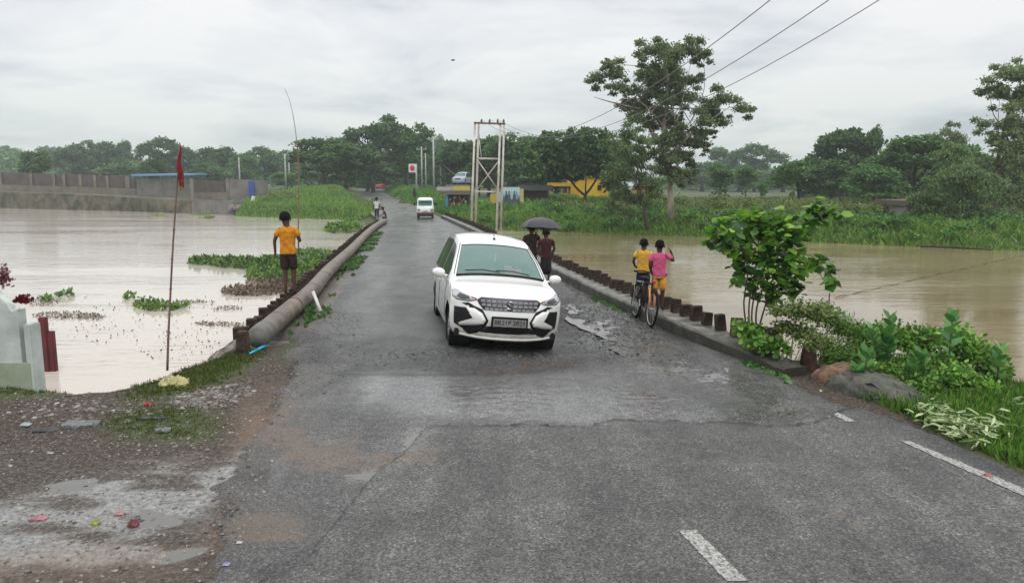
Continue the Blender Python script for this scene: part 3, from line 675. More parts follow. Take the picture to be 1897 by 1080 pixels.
slab2 = prism_along(resample(base_l, 1.0), [(-0.66, -0.75), (-0.66, -0.12), (0.3, -0.12), (0.3, -0.75)], 'bridge_slab', M['concrete'], 0.0, 5)
tag(slab2, kind='structure')

def post_mesh(seed, w=0.17, h=0.24):
    rng = random.Random(seed); mb = MB(); mb.box((0, 0, h / 2 - 0.03), (w, w, h + 0.06), taper=0.93)
    mb.warp(lambda p: p + Vector((rng.uniform(-.008, .008), rng.uniform(-.008, .008), rng.uniform(-.012, .008)))); return mb
post_src = [post_mesh(s).build('bridge_post', M['post'], None, bevel=0.008) for s in range(4)]
used = set()
def put_post(p, rz, z, label, group, zs=1.0, seed=0):
    k = seed % 4
    o = post_src[k] if k not in used else post_src[k].copy()
    if k in used: COL.objects.link(o)
    used.add(k)
    r_ = random.Random(int(p.y * 977)); o.location = (p.x + r_.uniform(-.02, .02), p.y, z); o.rotation_euler = (r_.gauss(0, .045), r_.gauss(0, .045), rz + r_.gauss(0, .08)); s_ = r_.uniform(.86, 1.1); o.scale = (s_, r_.uniform(.85, 1.1), zs * (r_.uniform(.55, .8) if r_.random() < .14 else r_.uniform(.9, 1.08)))
    return tag(o, label, 'post', group)
rng = random.Random(11)
outer = offset_line(KER, 0.36)
pp = resample(outer, 0.40)
for i, p in enumerate(pp[2:]):
    if p.y < 10.2 or 24 < p.y < 33: continue
    a = math.atan2(0.18, 1) + rng.uniform(-.06, .06)
    put_post(p, a, 0.245, 'dark worn post in the closely spaced row on the right kerb', 'posts along the right kerb of the bridge', rng.uniform(.9, 1.08), rng.randint(0, 99))
outl = offset_line(base_l, -0.42)
for i, p in enumerate(resample(outl, 0.46)):
    if i == 0: continue
    a = math.atan2(0.3, 1) + rng.uniform(-.06, .06)
    put_post(p, a, 0.0, 'low dark post in the row squeezed between the big pipe and the river', 'posts along the left edge of the bridge behind the pipe', rng.uniform(.95, 1.1), rng.randint(0, 99))
mb = MB(); mb.box((0, 0, 0.15), (0.20, 0.20, 0.66), taper=0.72); o = mb.build('bridge_post', M['post'], bevel=0.015)
q = P(451, 657, 0); o.location = (q.x, q.y, -0.12)
tag(o, 'tall black tapered end post beside the open end of the pipe', 'post')
# ledge of the left parapet, lying between the posts
mb = MB(); sp = P(1497, 684, 0)
mb.box((0, 0, 0.13), (0.2, 0.2, 0.36), taper=0.72)
o = mb.build('bridge_post', mat('post_rusty', (0.16, 0.07, 0.04), (0.035, 0.022, 0.018), 9, 0.8, 0.7, 30), bevel=0.015); o.location = (sp.x, sp.y, 0.0)
tag(o, 'short broken brown post standing alone beside the earth mound', 'post')

# the big pipe
pr = empty('water_pipe', PIPE[0], 0, 'long thick brown pipe lying on the left edge of the bridge', 'pipe')
loc = [p - PIPE[0] for p in PIPE]
def cat(pts, n=6):
    out = []
    for i in range(len(pts) - 1):
        p0 = pts[max(i - 1, 0)]; p1 = pts[i]; p2 = pts[i + 1]; p3 = pts[min(i + 2, len(pts) - 1)]
        for k in range(n):
            t = k / n
            out.append(0.5 * ((2 * p1) + (p2 - p0) * t + (2 * p0 - 5 * p1 + 4 * p2 - p3) * t * t + (3 * p1 - p0 - 3 * p2 + p3) * t ** 3))
    return out + [pts[-1]]
sp_ = cat(loc, 10)
MB().tube(sp_, 0.168, 24).build('pipe_run', M['pipe'], pr, True)
d0 = (sp_[1] - sp_[0]).normalized()
MB().tube([sp_[0] - d0 * 0.10, sp_[0] + d0 * 0.02, sp_[0] + d0 * 0.42], [0.15, 0.174, 0.18], 24).build('end_sleeve', M['pipe_dark'], pr, True)
for k, dist in enumerate((1.3, 2.9, 5.1, 7.4, 10, 13, 17, 21, 26, 31)):
    acc = 0
    for a, b in zip(sp_[:-1], sp_[1:]):
        l = (b - a).length
        if acc + l > dist:
            c = a + (b - a) * ((dist - acc) / l); d = (b - a).normalized()
            w = 0.02 if k != 1 else 0.05
            MB().tube([c - d * w, c + d * w], 0.175, 24).build('collar', M['pipe_dark'] if k != 1 else M['rust'], pr, True); break
        acc += l
# white stub pipe leaning off the big pipe
a = P(580, 541, .36); b = P(594, 577, 0.02)
mbx = MB(); mbx.tube([a, a + (b - a) * 0.5, b], [0.035, 0.033, 0.036], 12)
o = mbx.build('waste_pipe', flat('white_plastic', (0.62, 0.60, 0.57), 0.5), smooth=True); tag(o, 'short white plastic pipe leaning from the big brown pipe down to the road verge', 'pipe')
# ------------------------------------------------------------------ foliage generators
LEAF6 = (np.array([(0, 0, 0), (.22, .36, .07), (.62, .40, .07), (1, 0, 0), (.62, -.40, .07), (.22, -.36, .07)]), [(0, 1, 2, 3), (0, 3, 4, 5)])
RHOMB = (np.array([(0, 0, 0), (.45, .32, .03), (1, 0, 0), (.45, -.32, .03)]), [(0, 1, 2, 3)])
LANCE = (np.array([(0, 0, 0), (.4, .13, .02), (1, 0, -.05), (.4, -.13, .02)]), [(0, 1, 2, 3)])
BLADE = (np.array([(0, .06, 0), (0, -.06, 0), (.6, -.04, .0), (1, 0, .14), (.6, .04, 0)]), [(0, 1, 2, 4), (4, 2, 3, 3)])
def unit(v): return v / np.maximum(np.linalg.norm(v, axis=-1, keepdims=True), 1e-9)
def leaves(C, U, N, S, tmpl=RHOMB):
    """place leaf templates: centre C, along U, normal N, size S"""
    T, fs = tmpl; U = unit(U); W = unit(np.cross(N, U)); N2 = np.cross(U, W)
    V = C[:, None, :] + S[:, None, None] * (T[None, :, 0:1] * U[:, None] + T[None, :, 1:2] * W[:, None] + T[None, :, 2:3] * N2[:, None])
    n, k = len(C), len(T)
    F = (np.arange(n)[:, None, None] * k + np.array(fs)[None]).reshape(-1, 4)
    return V.reshape(-1, 3), F
def rdir(rs, n):
    v = rs.normal(size=(n, 3)); return unit(v)
def join(parts):
    V = []; F = []; o = 0
    for v, f in parts:
        V.append(v); F.append(f + o); o += len(v)
    return np.concatenate(V), np.concatenate(F)
def blob_leaves(rs, blobs, n, size, tmpl=RHOMB, droop=0.0, flat_=0.8, fill=0.35):
    """blobs (k,4) x y z r -> leaves in shells of the blobs"""
    B = np.array(blobs, float); p = B[:, 3] ** 2; p /= p.sum()
    idx = rs.choice(len(B), n, p=p); d = rdir(rs, n); d[:, 2] = np.where(d[:, 2] < -0.3, -d[:, 2] * 0.6, d[:, 2]); d = unit(d)
    rad = B[idx, 3] * (1 - fill * rs.rand(n) ** 1.5) * (1 + 0.2 * rs.normal(size=n))
    C = B[idx, :3] + d * rad[:, None] * np.array([1, 1, flat_])
    U = unit(rdir(rs, n) + d * 0.5 + np.array([0, 0, -droop])); N = unit(d * 0.9 + rdir(rs, n) * 0.8 + np.array([0, 0, 0.3]))
    S = size * (0.6 + 0.8 * rs.rand(n))
    return leaves(C, U, N, S, tmpl)
def sub_blobs(rs, big, n, k=(0.25, 0.45)):
    out = []
    B = np.array(big, float); w = (B[:, 3] * B[:, 4]); w /= w.sum()
    for i in rs.choice(len(B), n, p=w):
        x, y, z, rx, rz = B[i]; d = rdir(rs, 1)[0]
        if d[2] < -0.45: d[2] *= -0.7
        r = min(rx, rz) * rs.uniform(*k); q = rs.uniform(0.62, 1.0)
        out.append((x + d[0] * (rx - r * .6) * q, y + d[1] * (rx - r * .6) * q, z + d[2] * (rz - r * .6) * q, r))
    return out
def limb(mb, a, b, r0, r1, rs, bend=0.14, n=6, sides=6):
    a, b = Vector(a), Vector(b); L = (b - a).length
    o = Vector(rs.uniform(-1, 1, 3)) * L * bend
    pts = [a + (b - a) * (i / n) + o * math.sin(math.pi * i / n) + Vector((0, 0, -0.06 * L * math.sin(math.pi * i / n))) for i in range(n + 1)]
    mb.tube(pts, [r0 + (r1 - r0) * i / n for i in range(n + 1)], sides)
def wood(mb, trunk, ends, r0, rs, start=0.45, sides=7):
    """tapered trunk polyline plus a limb to every end point"""
    tr = [Vector(p) for p in trunk]; n = len(tr)
    rad = [r0 * (1.35 if i == 0 else 1.0) * (1 - 0.62 * i / (n - 1)) for i in range(n)]
    mb.tube(tr, rad, sides + 2)
    for e in ends:
        t = start + (1 - start) * rs.rand() ; k = t * (n - 1); i = min(int(k), n - 2); a = tr[i] + (tr[i + 1] - tr[i]) * (k - i)
        limb(mb, a, e, r0 * (1 - 0.62 * t) * 0.42, r0 * 0.05, rs, sides=5)
def tree_proto(kind, seed):
    """tree of height 1 and width about 1, standing at the origin"""
    rs = np.random.RandomState(seed); 
    if kind == 'mango':
        big = [(0, 0, .62, .36, .32), (-.22, .05, .5, .24, .24), (.23, -.05, .52, .24, .24), (0.05, -.2, .45, .24, .24), (.05, .1, .74, .24, .22), (0, 0, .24, .36, .22)]
        sub = sub_blobs(rs, big, 70, (.22, .42)); n, size, m = 8500, 0.045, 'leaf_dark'
    elif kind == 'bushy':
        big = [(0, 0, .6, .3, .38), (-.2, 0, .42, .22, .26), (.22, 0, .44, .22, .28), (0, 0, .26, .34, .24), (-.05, 0, .82, .17, .16)]
        sub = sub_blobs(rs, big, 65, (.2, .4)); n, size, m = 7500, 0.042, 'leaf_mid'
    elif kind == 'rain':   # umbrella crown of distinct puffs
        big = [(0, 0, .72, .42, .2), (-.25, 0, .6, .26, .2), (.27, 0, .62, .26, .2), (0, .1, .86, .26, .13), (.1, -.15, .5, .32, .2), (-.1, -.1, .4, .3, .2), (0, 0, .2, .32, .2)]
        sub = sub_blobs(rs, big, 52, (.3, .6)); n, size, m = 8500, 0.042, 'leaf_dark'
    elif kind == 'tall':
        big = [(0, 0, .7, .25, .28), (-.12, 0, .52, .22, .2), (.14, 0, .56, .2, .2), (0, 0, .36, .22, .2), (0, 0, .18, .2, .16)]
        sub = sub_blobs(rs, big, 40, (.25, .5)); n, size, m = 5500, 0.04, 'leaf_mid'
    elif kind == 'sparse':
        big = [(0, 0, .75, .3, .22), (-.25, 0, .6, .2, .15), (.25, 0, .55, .22, .2), (.05, 0, .9, .16, .1), (-.05, 0, .45, .22, .14)]
        sub = sub_blobs(rs, big, 34, (.25, .5)); n, size, m = 4200, 0.034, 'leaf_euca'
    else:                  # low bright bush tree
        big = [(0, 0, .5, .36, .4), (-.2, 0, .35, .26, .28), (.22, 0, .36, .26, .3)]
        sub = sub_blobs(rs, big, 46, (.22, .42)); n, size, m = 6000, 0.05, 'leaf_bright'
    V, F = blob_leaves(rs, sub, n, size)
    cen = [(b[0] * .8, b[1] * .8, b[2]) for b in sub[::4]]
    mb = MB(); wood(mb, [(0, 0, -.03), (0.01, 0, .15), (-.01, 0.01, .35), (.01, 0, .6)], cen, 0.028 if kind != 'tall' else 0.02, rs, 0.35)
    return (V, F, m, mb)
PROTO = {}; PMESH = {}
def plant_tree(kind, variant, x, y, z, w, h, label, group=None, name='broadleaf_tree', leaf=None, rz=0.0):
    key = (kind, variant, leaf)
    if key not in PMESH:
        V, F, m, mb = tree_proto(kind, 100 + variant * 7 + sum(map(ord, kind)))
        c = npmesh('crown', V, F, M[leaf or m]); t = mb.build('trunk', M['bark'], None, True)
        PMESH[key] = (c, t, [0])
    c, t, cnt = PMESH[key]
    root = empty(name, (x, y, z), rz, label, 'tree', group); root.scale = (w, w, h)
    for src in (c, t):
        o = src if cnt[0] == 0 else src.copy()
        if cnt[0]: COL.objects.link(o)
        o.parent = root
    cnt[0] += 1
    return root
def tree_px(kind, variant, px, top, wpx, Y, label, **k):
    x = X_at(px, Y, 3.0); z = gz(x, Y)
    ztop = Q(px, top, Y).z; h = (ztop - z) ; w = wpx * Y / F_PX * 1.05
    return plant_tree(kind, variant, x, Y, z - 0.1, w, h * 1.0, label, **k)

# ------------------------------------------------------------------ the tree lines
GL = 'trees beyond the walled compound across the river'
LT = [ # kind, variant, px, top, width, distance, words
 ('bushy', 0, 15, 266, 90, 330, 'faint bluish tree at the left edge of the far horizon line'),
 ('bushy', 1, 100, 268, 110, 340, 'faint bluish tree just left of the big rounded trees, beyond the long dark wall'),
 ('mango', 0, 70, 271, 62, 116, 'dark isolated bushy tree rising right behind the left part of the compound wall'),
 ('mango', 1, 140, 262, 78, 190, 'rounded green tree right of the dark isolated tree behind the wall'),
 ('rain', 0, 183, 256, 95, 200, 'tall puffy green tree behind the middle of the long dark wall'),
 ('tall', 0, 232, 255, 48, 205, 'narrow pointed tree between two broad ones behind the long dark wall'),
 ('mango', 2, 225, 300, 110, 165, 'low bright rounded tree in front of the narrow pointed tree behind the wall'),
 ('mango', 1, 285, 289, 52, 118, 'small dark tree rising just left of the blue roofed hut'),
 ('rain', 1, 305, 252, 86, 190, 'high double topped tree above the blue roofed hut'),
 ('bushy', 1, 350, 268, 64, 195, 'bushy green tree directly behind the red flag'),
 ('mango', 0, 405, 265, 86, 180, 'broad green tree right of the red flag, above the brown part of the wall'),
 ('bushy', 0, 450, 280, 80, 170, 'rounded green tree behind the thin grey post above the blue door'),
 ('mango', 2, 492, 268, 90, 190, 'broad green tree above the right end of the compound wall'),
 ('rain', 2, 540, 276, 66, 200, 'loose topped tree directly behind the fishing rod'),
 ('bushy', 2, 385, 300, 90, 150, 'low green tree behind the brown wall right of the hut'),
 ('bushy', 0, 530, 315, 70, 140, 'low green tree by the two grey posts left of the road'),
]
for kd, v, px, top, w, Y, lab in LT: tree_px(kd, v, px, top, w * 1.15, Y, lab, group=GL, rz=(px % 7))
GC = 'big trees lining the road ahead'
CT = [
 ('mango', 0, 600, 246, 125, 112, 'broad dark tree left of the road, nearest the fishing rod'),
 ('rain', 0, 640, 258, 120, 116, 'wide dark tree standing behind the grassy mound left of the road'),
 ('rain', 1, 690, 221, 105, 128, 'tall dark tree with a flat puffy top left of the road bend'),
 ('rain', 2, 752, 211, 118, 126, 'tallest puffy crowned tree hanging over the road bend'),
 ('bushy', 1, 735, 275, 110, 150, 'lower green tree filling the gap beneath the tallest crown by the bend'),
 ('bushy', 2, 680, 285, 110, 138, 'dark low tree behind the road bend'),
 ('tall', 1, 815, 250, 60, 260, 'pale hazy tree seen far down the road behind the grey power poles'),
 ('bushy', 0, 790, 262, 60, 230, 'hazy blue green tree beyond the red and white sign'),
 ('mango', 1, 848, 252, 95, 110, 'round dark tree just left of the lattice pylon'),
 ('rain', 1, 905, 246, 110, 105, 'dark tree directly behind the lattice pylon'),
 ('rain', 0, 962, 241, 120, 100, 'broad dark tree right behind the teal billboard'),
 ('rain', 2, 1030, 238, 130, 98, 'broad topped dark tree above the dark shed'),
 ('mango', 2, 990, 280, 130, 95, 'lower dark tree between the billboard and the yellow canopy'),
 ('mango', 0, 1120, 262, 120, 96, 'dark tree behind the yellow building, left of the tall thin tree'),
]
for kd, v, px, top, w, Y, lab in CT: tree_px(kd, v, px, top, w * 1.15, Y, lab, group=GC, leaf='leaf_dark' if kd != 'tall' else None, rz=(px % 5))
GR = 'trees beyond the far right bank'
RT = [
 ('bushy', 1, 1335, 268, 80, 230, 'hazy tree seen past the right side of the tall thin tree'),
 ('rain', 1, 1398, 264, 95, 220, 'hazy round topped tree in the skyline gap right of the tall thin tree'),
 ('bushy', 2, 1300, 300, 120, 210, 'hazy low tree behind the tall thin tree trunk'),
 ('bushy', 0, 1370, 310, 160, 215, 'wide hazy low tree mass beneath the round topped hazy tree'),
 ('bushy', 1, 1450, 315, 120, 200, 'hazy low tree left of the bright green trees on the bank'),
 ('tall', 2, 1335, 297, 70, 88, 'small dark conical tree on the far bank above the broad leaved sapling'),
 ('tall', 0, 1383, 300, 62, 105, 'small green tree right of the dark conical tree'),
 ('tall', 1, 1412, 335, 34, 78, 'smallest dark pointed tree on the far bank above the sapling'),
 ('lowb', 0, 1480, 284, 105, 84, 'light green spreading tree left of the tall rounded ones'),
 ('mango', 1, 1560, 226, 120, 92, 'tall rounded green tree, left of the pair on the right bank'),
 ('tall', 1, 1615, 232, 66, 90, 'upright green tree between the rounded tree and the dark brown tinged one'),
 ('mango', 2, 1540, 290, 120, 80, 'lower green tree in front of the tall rounded one'),
 ('mango', 0, 1695, 236, 170, 72, 'large dark rounded tree behind the little white hut'),
 ('sparse', 0, 1745, 222, 90, 84, 'thin topped tree peeping over the large dark rounded tree'),
 ('bushy', 2, 1800, 265, 130, 66, 'dull green tree between the large dark tree and the tree at the right edge'),
 ('bushy', 0, 1620, 300, 120, 68, 'dense dark tree left of the white hut'),
 ('mango', 1, 1860, 300, 130, 58, 'dark low tree at the right edge of the far bank'),
]
for kd, v, px, top, w, Y, lab in RT: tree_px(kd, v, px, top, w * 1.12, Y, lab, group=GR, rz=(px % 5))

# bespoke trees -------------------------------------------------------------
def custom_tree(name, Y, base, trunk, blobs, n, size, leafm, barkm, r0, label, seed, tmpl=RHOMB, droop=0.2, depth=1.0, start=.3, sub=5, fill=.6, limbs=None, nowood=False):
    rs = np.random.RandomState(seed)
    ppm = F_PX / (Y * TH[0]); b0 = Q(base[0], base[1], Y)
    def W(px, py, dy=0.0):
        q = Q(px, py, Y); return Vector((q.x - b0.x, dy, q.z - b0.z))
    B = []
    for (px, py, r) in blobs:
        q = W(px, py, rs.uniform(-1, 1) * depth)
        rr = r / ppm
        B.append((q.x, q.y, q.z, rr * 0.76))
        for _ in range(sub):
            d = rdir(rs, 1)[0]; B.append((q.x + d[0] * rr * 1.05, q.y + d[1] * rr * 1.05, q.z + d[2] * rr * .95, rr * rs.uniform(.22, .5)))
    root = empty(name, b0, 0, label, 'tree')
    V, F = blob_leaves(rs, B, n, size, tmpl, droop, 0.85, fill)
    npmesh('crown', V, F, M[leafm], root)
    mb = MB(); ends = [] if nowood else [(b[0], b[1], b[2]) for b in B[::(sub + 1)]]
    wood(mb, [W(*p) for p in trunk], ends, r0, rs, start)
    for (a, b) in (limbs or []): limb(mb, W(*a), W(*b), r0 * .35, r0 * .08, rs)
    mb.build('trunk', M[barkm], root, True)
    return root
custom_tree('eucalyptus_tree', 49.0, (1246, 436), [(1246, 440), (1243, 380), (1240, 330), (1232, 280), (1228, 230), (1238, 180), (1235, 130)],
    [(1200, 102, 26), (1235, 112, 34), (1275, 105, 24), (1300, 108, 16), (1225, 150, 38), (1262, 150, 30), (1195, 145, 22), (1140, 140, 26), (1108, 143, 20), (1145, 165, 18),
     (1128, 122, 12), (1195, 195, 28), (1240, 190, 30), (1275, 185, 22), (1180, 225, 20), (1215, 235, 18), (1345, 186, 26), (1368, 206, 20), (1318, 205, 22), (1345, 228, 20), (1300, 232, 24), (1322, 245, 14),
     (1270, 262, 30), (1292, 272, 18), (1245, 250, 20), (1265, 295, 26), (1285, 305, 12), (1215, 265, 20), (1230, 215, 24), (1210, 175, 24), (1250, 225, 20), (1165, 200, 16), (1240, 300, 22), (1275, 325, 18), (1300, 262, 14), (1225, 320, 22), (1250, 335, 20), (1200, 290, 18), (1160, 265, 16), (1290, 150, 14), (1165, 178, 14)],
    78000, 0.145, 'leaf_euca', 'bark_pale', 0.21, 'very tall thin eucalyptus with an open crown at the water edge of the far bank', 5, LANCE if False else RHOMB, 0.5, 1.3, .35, fill=.95,
    limbs=[((1232, 285), (1140, 190)), ((1236, 300), (1350, 200)), ((1190, 203), (1100, 180)), ((1240, 330), (1285, 270))])
custom_tree('willow_tree', 46.0, (1197, 424), [(1200, 426), (1194, 390), (1185, 340), (1178, 290)],
    [(1165, 250, 26), (1190, 262, 20), (1150, 285, 28), (1180, 300, 30), (1160, 330, 34), (1200, 335, 26), (1150, 365, 26), (1185, 372, 28), (1212, 362, 18), (1140, 320, 16), (1165, 395, 18), (1135, 385, 12)],
    16000, 0.22, 'leaf_willow', 'bark', 0.12, 'drooping feathery grey green tree leaning over the water left of the tall thin tree', 8, LANCE, 1.2, 1.0, .4, fill=.9)
custom_tree('willow_tree', 43.0, (1785, 440), [(1785, 446), (1790, 400), (1795, 350), (1790, 300)],
    [(1740, 330, 36), (1785, 310, 34), (1825, 330, 26), (1725, 365, 30), (1765, 370, 42), (1805, 365, 34), (1740, 400, 36), (1785, 405, 40), (1825, 400, 30), (1710, 395, 18), (1770, 430, 34), (1820, 432, 28), (1730, 425, 20), (1760, 290, 22), (1850, 420, 20)],
    26000, 0.22, 'leaf_willow', 'bark', 0.14, 'wide feathery drooping shrub tree at the water edge right of the white hut', 9, LANCE, 1.2, 1.2, .4, fill=.9)
custom_tree('eucalyptus_tree', 52.0, (1850, 440), [(1850, 440), (1845, 380), (1848, 300), (1862, 230), (1880, 170)],
    [(1850, 145, 28), (1885, 140, 32), (1910, 150, 30), (1840, 165, 16), (1870, 175, 26), (1900, 190, 28), (1850, 205, 20), (1825, 232, 18), (1860, 238, 26), (1895, 235, 28), (1830, 255, 14), (1870, 270, 26), (1905, 280, 26),
     (1840, 285, 24), (1820, 300, 18), (1860, 320, 26), (1890, 330, 26), (1880, 370, 28), (1900, 410, 28), (1860, 400, 22), (1925, 200, 30), (1930, 300, 30)],
    34000, 0.17, 'leaf_euca', 'bark', 0.2, 'tall loose crowned eucalyptus at the right edge of the picture', 12, RHOMB, 0.5, 1.3, .3, fill=.95)
# forked black trunk in front of the yellow building
custom_tree('broadleaf_tree', 70.0, (1084, 378), [(1084, 380), (1084, 368), (1085, 358)],
    [(1010, 300, 32), (1050, 285, 36), (1090, 280, 36), (1125, 295, 26), (985, 310, 20), (1040, 312, 22), (1080, 308, 26), (1120, 315, 18), (1145, 330, 12), (1127, 338, 9), (1100, 322, 13), (1066, 328, 10), (1136, 345, 9), (1075, 322, 13), (1112, 316, 13), (1132, 322, 14), (1060, 318, 12), (1000, 275, 24), (1110, 270, 24), (1060, 262, 20)],
    12000, 0.36, 'leaf_dark', 'bark_dark', 0.22, 'wide low umbrella shaped tree with a forked black trunk before the yellow building', 15, RHOMB, 0.1, 2.0, .95,
    limbs=None, nowood=True)
o = bpy.data.objects[-1] if False else None
def forks():
    root = [q for q in bpy.data.objects if q.name.startswith('broadleaf_tree') and q.get('label', '').startswith('wide low umbrella')][0]
    b0 = Vector(root.location); rs = np.random.RandomState(3); mb = MB()
    W = lambda px, py: Q(px, py, 70.0) - b0
    for a, b, r0, r1 in (((1084, 362), (1058, 336), .15, .10), ((1058, 336), (1035, 320), .1, .05), ((1085, 360), (1086, 330), .10, .05), ((1085, 360), (1106, 330), .14, .09), ((1106, 330), (1118, 312), .09, .04)):
        limb(mb, W(*a), W(*b), r0, r1, rs, .03)
    mb.build('branch', M['bark_dark'], root, True)
forks()

# ------------------------------------------------------------------ grass and undergrowth
def tufts(rs, XY, hfn, height, width, nb, lean=0.5, tmpl=BLADE, road=False):
    n = len(XY) * nb; base = np.repeat(XY, nb, 0) + rs.normal(scale=height * 0.25, size=(n, 2))
    z = ground_h(base[:, 0], base[:, 1]) - 0.02 if not road else np.where(base[:, 1] > 12.2, 0.0, ground_h(base[:, 0], base[:, 1]))
    C = np.column_stack([base, z]); U = unit(np.column_stack([rs.normal(scale=lean, size=(n, 2)), np.ones(n)])); N = rdir(rs, n)
    S = height * (0.5 + rs.rand(n)) * np.repeat(hfn, nb) if not np.isscalar(hfn) else height * (0.5 + rs.rand(n))
    T, fs = tmpl; T2 = T.copy(); T2[:, 1] *= width
    return leaves(C, U, N, S, (T2, fs))
def tri_fix(F):  # degenerate quads of the blade tip are fine as triangles
    return F
BLADE = (np.array([(0, .05, 0), (0, -.05, 0), (.62, -.035, .03), (.62, .035, .03), (1, 0.004, .14), (1, -.004, .14)]), [(0, 1, 2, 3), (3, 2, 5, 4)])
BROAD = (np.array([(0, 0, 0), (.4, .3, .03), (1, 0, 0), (.4, -.3, .03)]), [(0, 1, 2, 3)])
def field(name, seed, region, n, height, width, nb, m, label, cat_, lean=.5, tmpl=BLADE, road=False):
    rs = np.random.RandomState(seed); XY = region(rs, n)
    h = 0.5 + 1.0 * fbm(XY[:, 0] * .35, XY[:, 1] * .35, seed)
    V, F = tufts(rs, XY, h, height, width, nb, lean, tmpl, road)
    o = npmesh(name, V, F, M[m]); return tag(o, label, cat_, kind='stuff')
def reg_bank(x0, x1, s0, s1, avoid=True):
    def f(rs, n):
        x = rs.uniform(x0, x1, n); s = s0 + (s1 - s0) * rs.rand(n) ** 1.3
        y = np.interp(x, FAR[:, 0], FAR[:, 1]) + s
        if avoid:
            xc = np.interp(y, RC[:, 0], RC[:, 1]); k = np.abs(x - xc) > np.where(y > 55, 3.3, 2.9); x, y = x[k], y[k]
        return np.column_stack([x, y])
    return f
field('bank_grass', 1, reg_bank(-4.0, 45, -0.2, 14), 13000, 0.34, 2.0, 7, 'grass_far', 'tall green grass and weeds covering the far right bank', 'grass', .6)
field('bank_grass', 2, reg_bank(-30, -9.5, 0.0, 42), 11000, 0.36, 2.2, 6, 'grass_far', 'green grass covering the bank and mound left of the far road', 'grass', .6)
field('roadside_grass', 3, lambda rs, n: (lambda y: np.column_stack([np.interp(y, RC[:, 0], RC[:, 1]) + 3.1 + rs.rand(n) ** 1.5 * 8, y]))(rs.uniform(58, 150, n)), 4500, 0.6, 1.8, 7, 'leaf_bright', 'green weeds along the right verge of the far road', 'weeds', .6)
field('meadow_grass', 4, reg_bank(2, 90, 12, 60), 9000, 0.45, 2.4, 6, 'leaf_olive', 'olive meadow grass behind the far right bank', 'grass', .6)
def mounds(name, seed, pts, label, m, n_per=420, size=.16, cat_='undergrowth'):
    rs = np.random.RandomState(seed); P_ = []
    for (x, y, r) in pts:
        z = gz(x, y)
        sub = [(x + rs.normal() * r * .45, y + rs.normal() * r * .45, z + rs.uniform(0.0, r * .7), r * rs.uniform(.3, .6)) for _ in range(7)]
        P_.append(blob_leaves(rs, sub, int(n_per * (r / .8) ** 1.5), size, RHOMB, 0, .8, .5))
    V, F = join(P_); return tag(npmesh(name, V, F, M[m]), label, cat_, kind='stuff')
rs0 = np.random.RandomState(77)
def bankpts(x0, x1, s0, s1, n, r0, r1):
    out = []
    for _ in range(n):
        x = rs0.uniform(x0, x1); s = rs0.uniform(s0, s1); y = float(np.interp(x, FAR[:, 0], FAR[:, 1])) + s
        xc = float(np.interp(y, RC[:, 0], RC[:, 1]))
        if abs(x - xc) < 3.9: continue
        out.append((x, y, rs0.uniform(r0, r1)))
    return out
mounds('bank_undergrowth', 21, bankpts(-3.5, 45, 0.2, 8, 170, .35, .7), 'mid green leafy undergrowth along the far right waterline', 'leaf_bright')
mounds('bank_undergrowth', 22, bankpts(-2, 45, 2, 13, 90, .4, .75), 'darker leafy undergrowth higher on the far right bank', 'leaf_mid')
mounds('bank_undergrowth', 23, bankpts(12, 60, 8, 26, 80, .5, 1.1), 'dull olive undergrowth at the foot of the far right trees', 'leaf_olive', 300, .2)
mounds('bank_undergrowth', 24, [(-25 + rs0.normal() * 6, 88 + rs0.normal() * 8, rs0.uniform(.5, 1.0)) for _ in range(26)] + [(-13.4 - k * .9 + rs0.normal() * .3, 72 + k * 3.2, .8) for k in range(9)], 'leafy weeds on the mound left of the far road', 'leaf_olive')
mounds('roadside_undergrowth', 25, [(float(np.interp(y, RC[:, 0], RC[:, 1])) + 4.0 + rs0.rand() * 4, y, rs0.uniform(.6, 1.1)) for y in np.linspace(62, 120, 44)], 'leafy weeds on the right verge of the far road below the power poles', 'leaf_shrub')
mounds('roadside_undergrowth', 26, [(-1.5 + rs0.rand() * 10, 58 + rs0.rand() * 8, rs0.uniform(.3, .55)) for _ in range(34)], 'leafy weeds in front of the roadside stalls', 'leaf_shrub')

# far woods that read as one mass behind the separate trees
def woods(name, seed, pxs, Y0, Y1, topf, m, label, n=26000):
    rs = np.random.RandomState(seed); B = []
    for _ in range(230):
        px = rs.uniform(*pxs); Y = rs.uniform(Y0, Y1); x = X_at(px, Y, 3); z0 = gz(x, Y); zt = Q(px, topf(px) + rs.uniform(-4, 14), Y).z
        r = rs.uniform(.5, 1.0) * max(2.0, (zt - z0) * .33); B.append((x, Y, zt - r, r))
        if zt - z0 > 2.2 * r: B.append((x, Y - 1, zt - 2.4 * r, r * 1.1))
        B.append((x, Y - 1, z0 + r * .6, r))
    V, F = blob_leaves(rs, B, n, 1.3, RHOMB, 0, .9, .3); return tag(npmesh(name, V, F, M[m]), label, 'woods', kind='stuff')
woods('far_woods', 31, (-250, 600), 225, 290, lambda p: 288, 'leaf_mid', 'hazy unbroken woods behind the compound on the far left')
woods('far_woods', 32, (780, 1130), 150, 190, lambda p: 282, 'leaf_dark', 'dark woods filling the skyline behind the roadside stalls', 16000)
woods('far_woods', 33, (1230, 1560), 250, 300, lambda p: 312, 'leaf_mid', 'hazy woods in the skyline gap right of the tall thin tree', 16000)
woods('far_woods', 34, (1500, 2300), 110, 150, lambda p: 300, 'leaf_dark', 'dark woods behind the trees of the far right bank', 20000)
woods('far_woods', 35, (560, 790), 175, 220, lambda p: 285, 'leaf_dark', 'dark woods beyond the road bend', 12000)
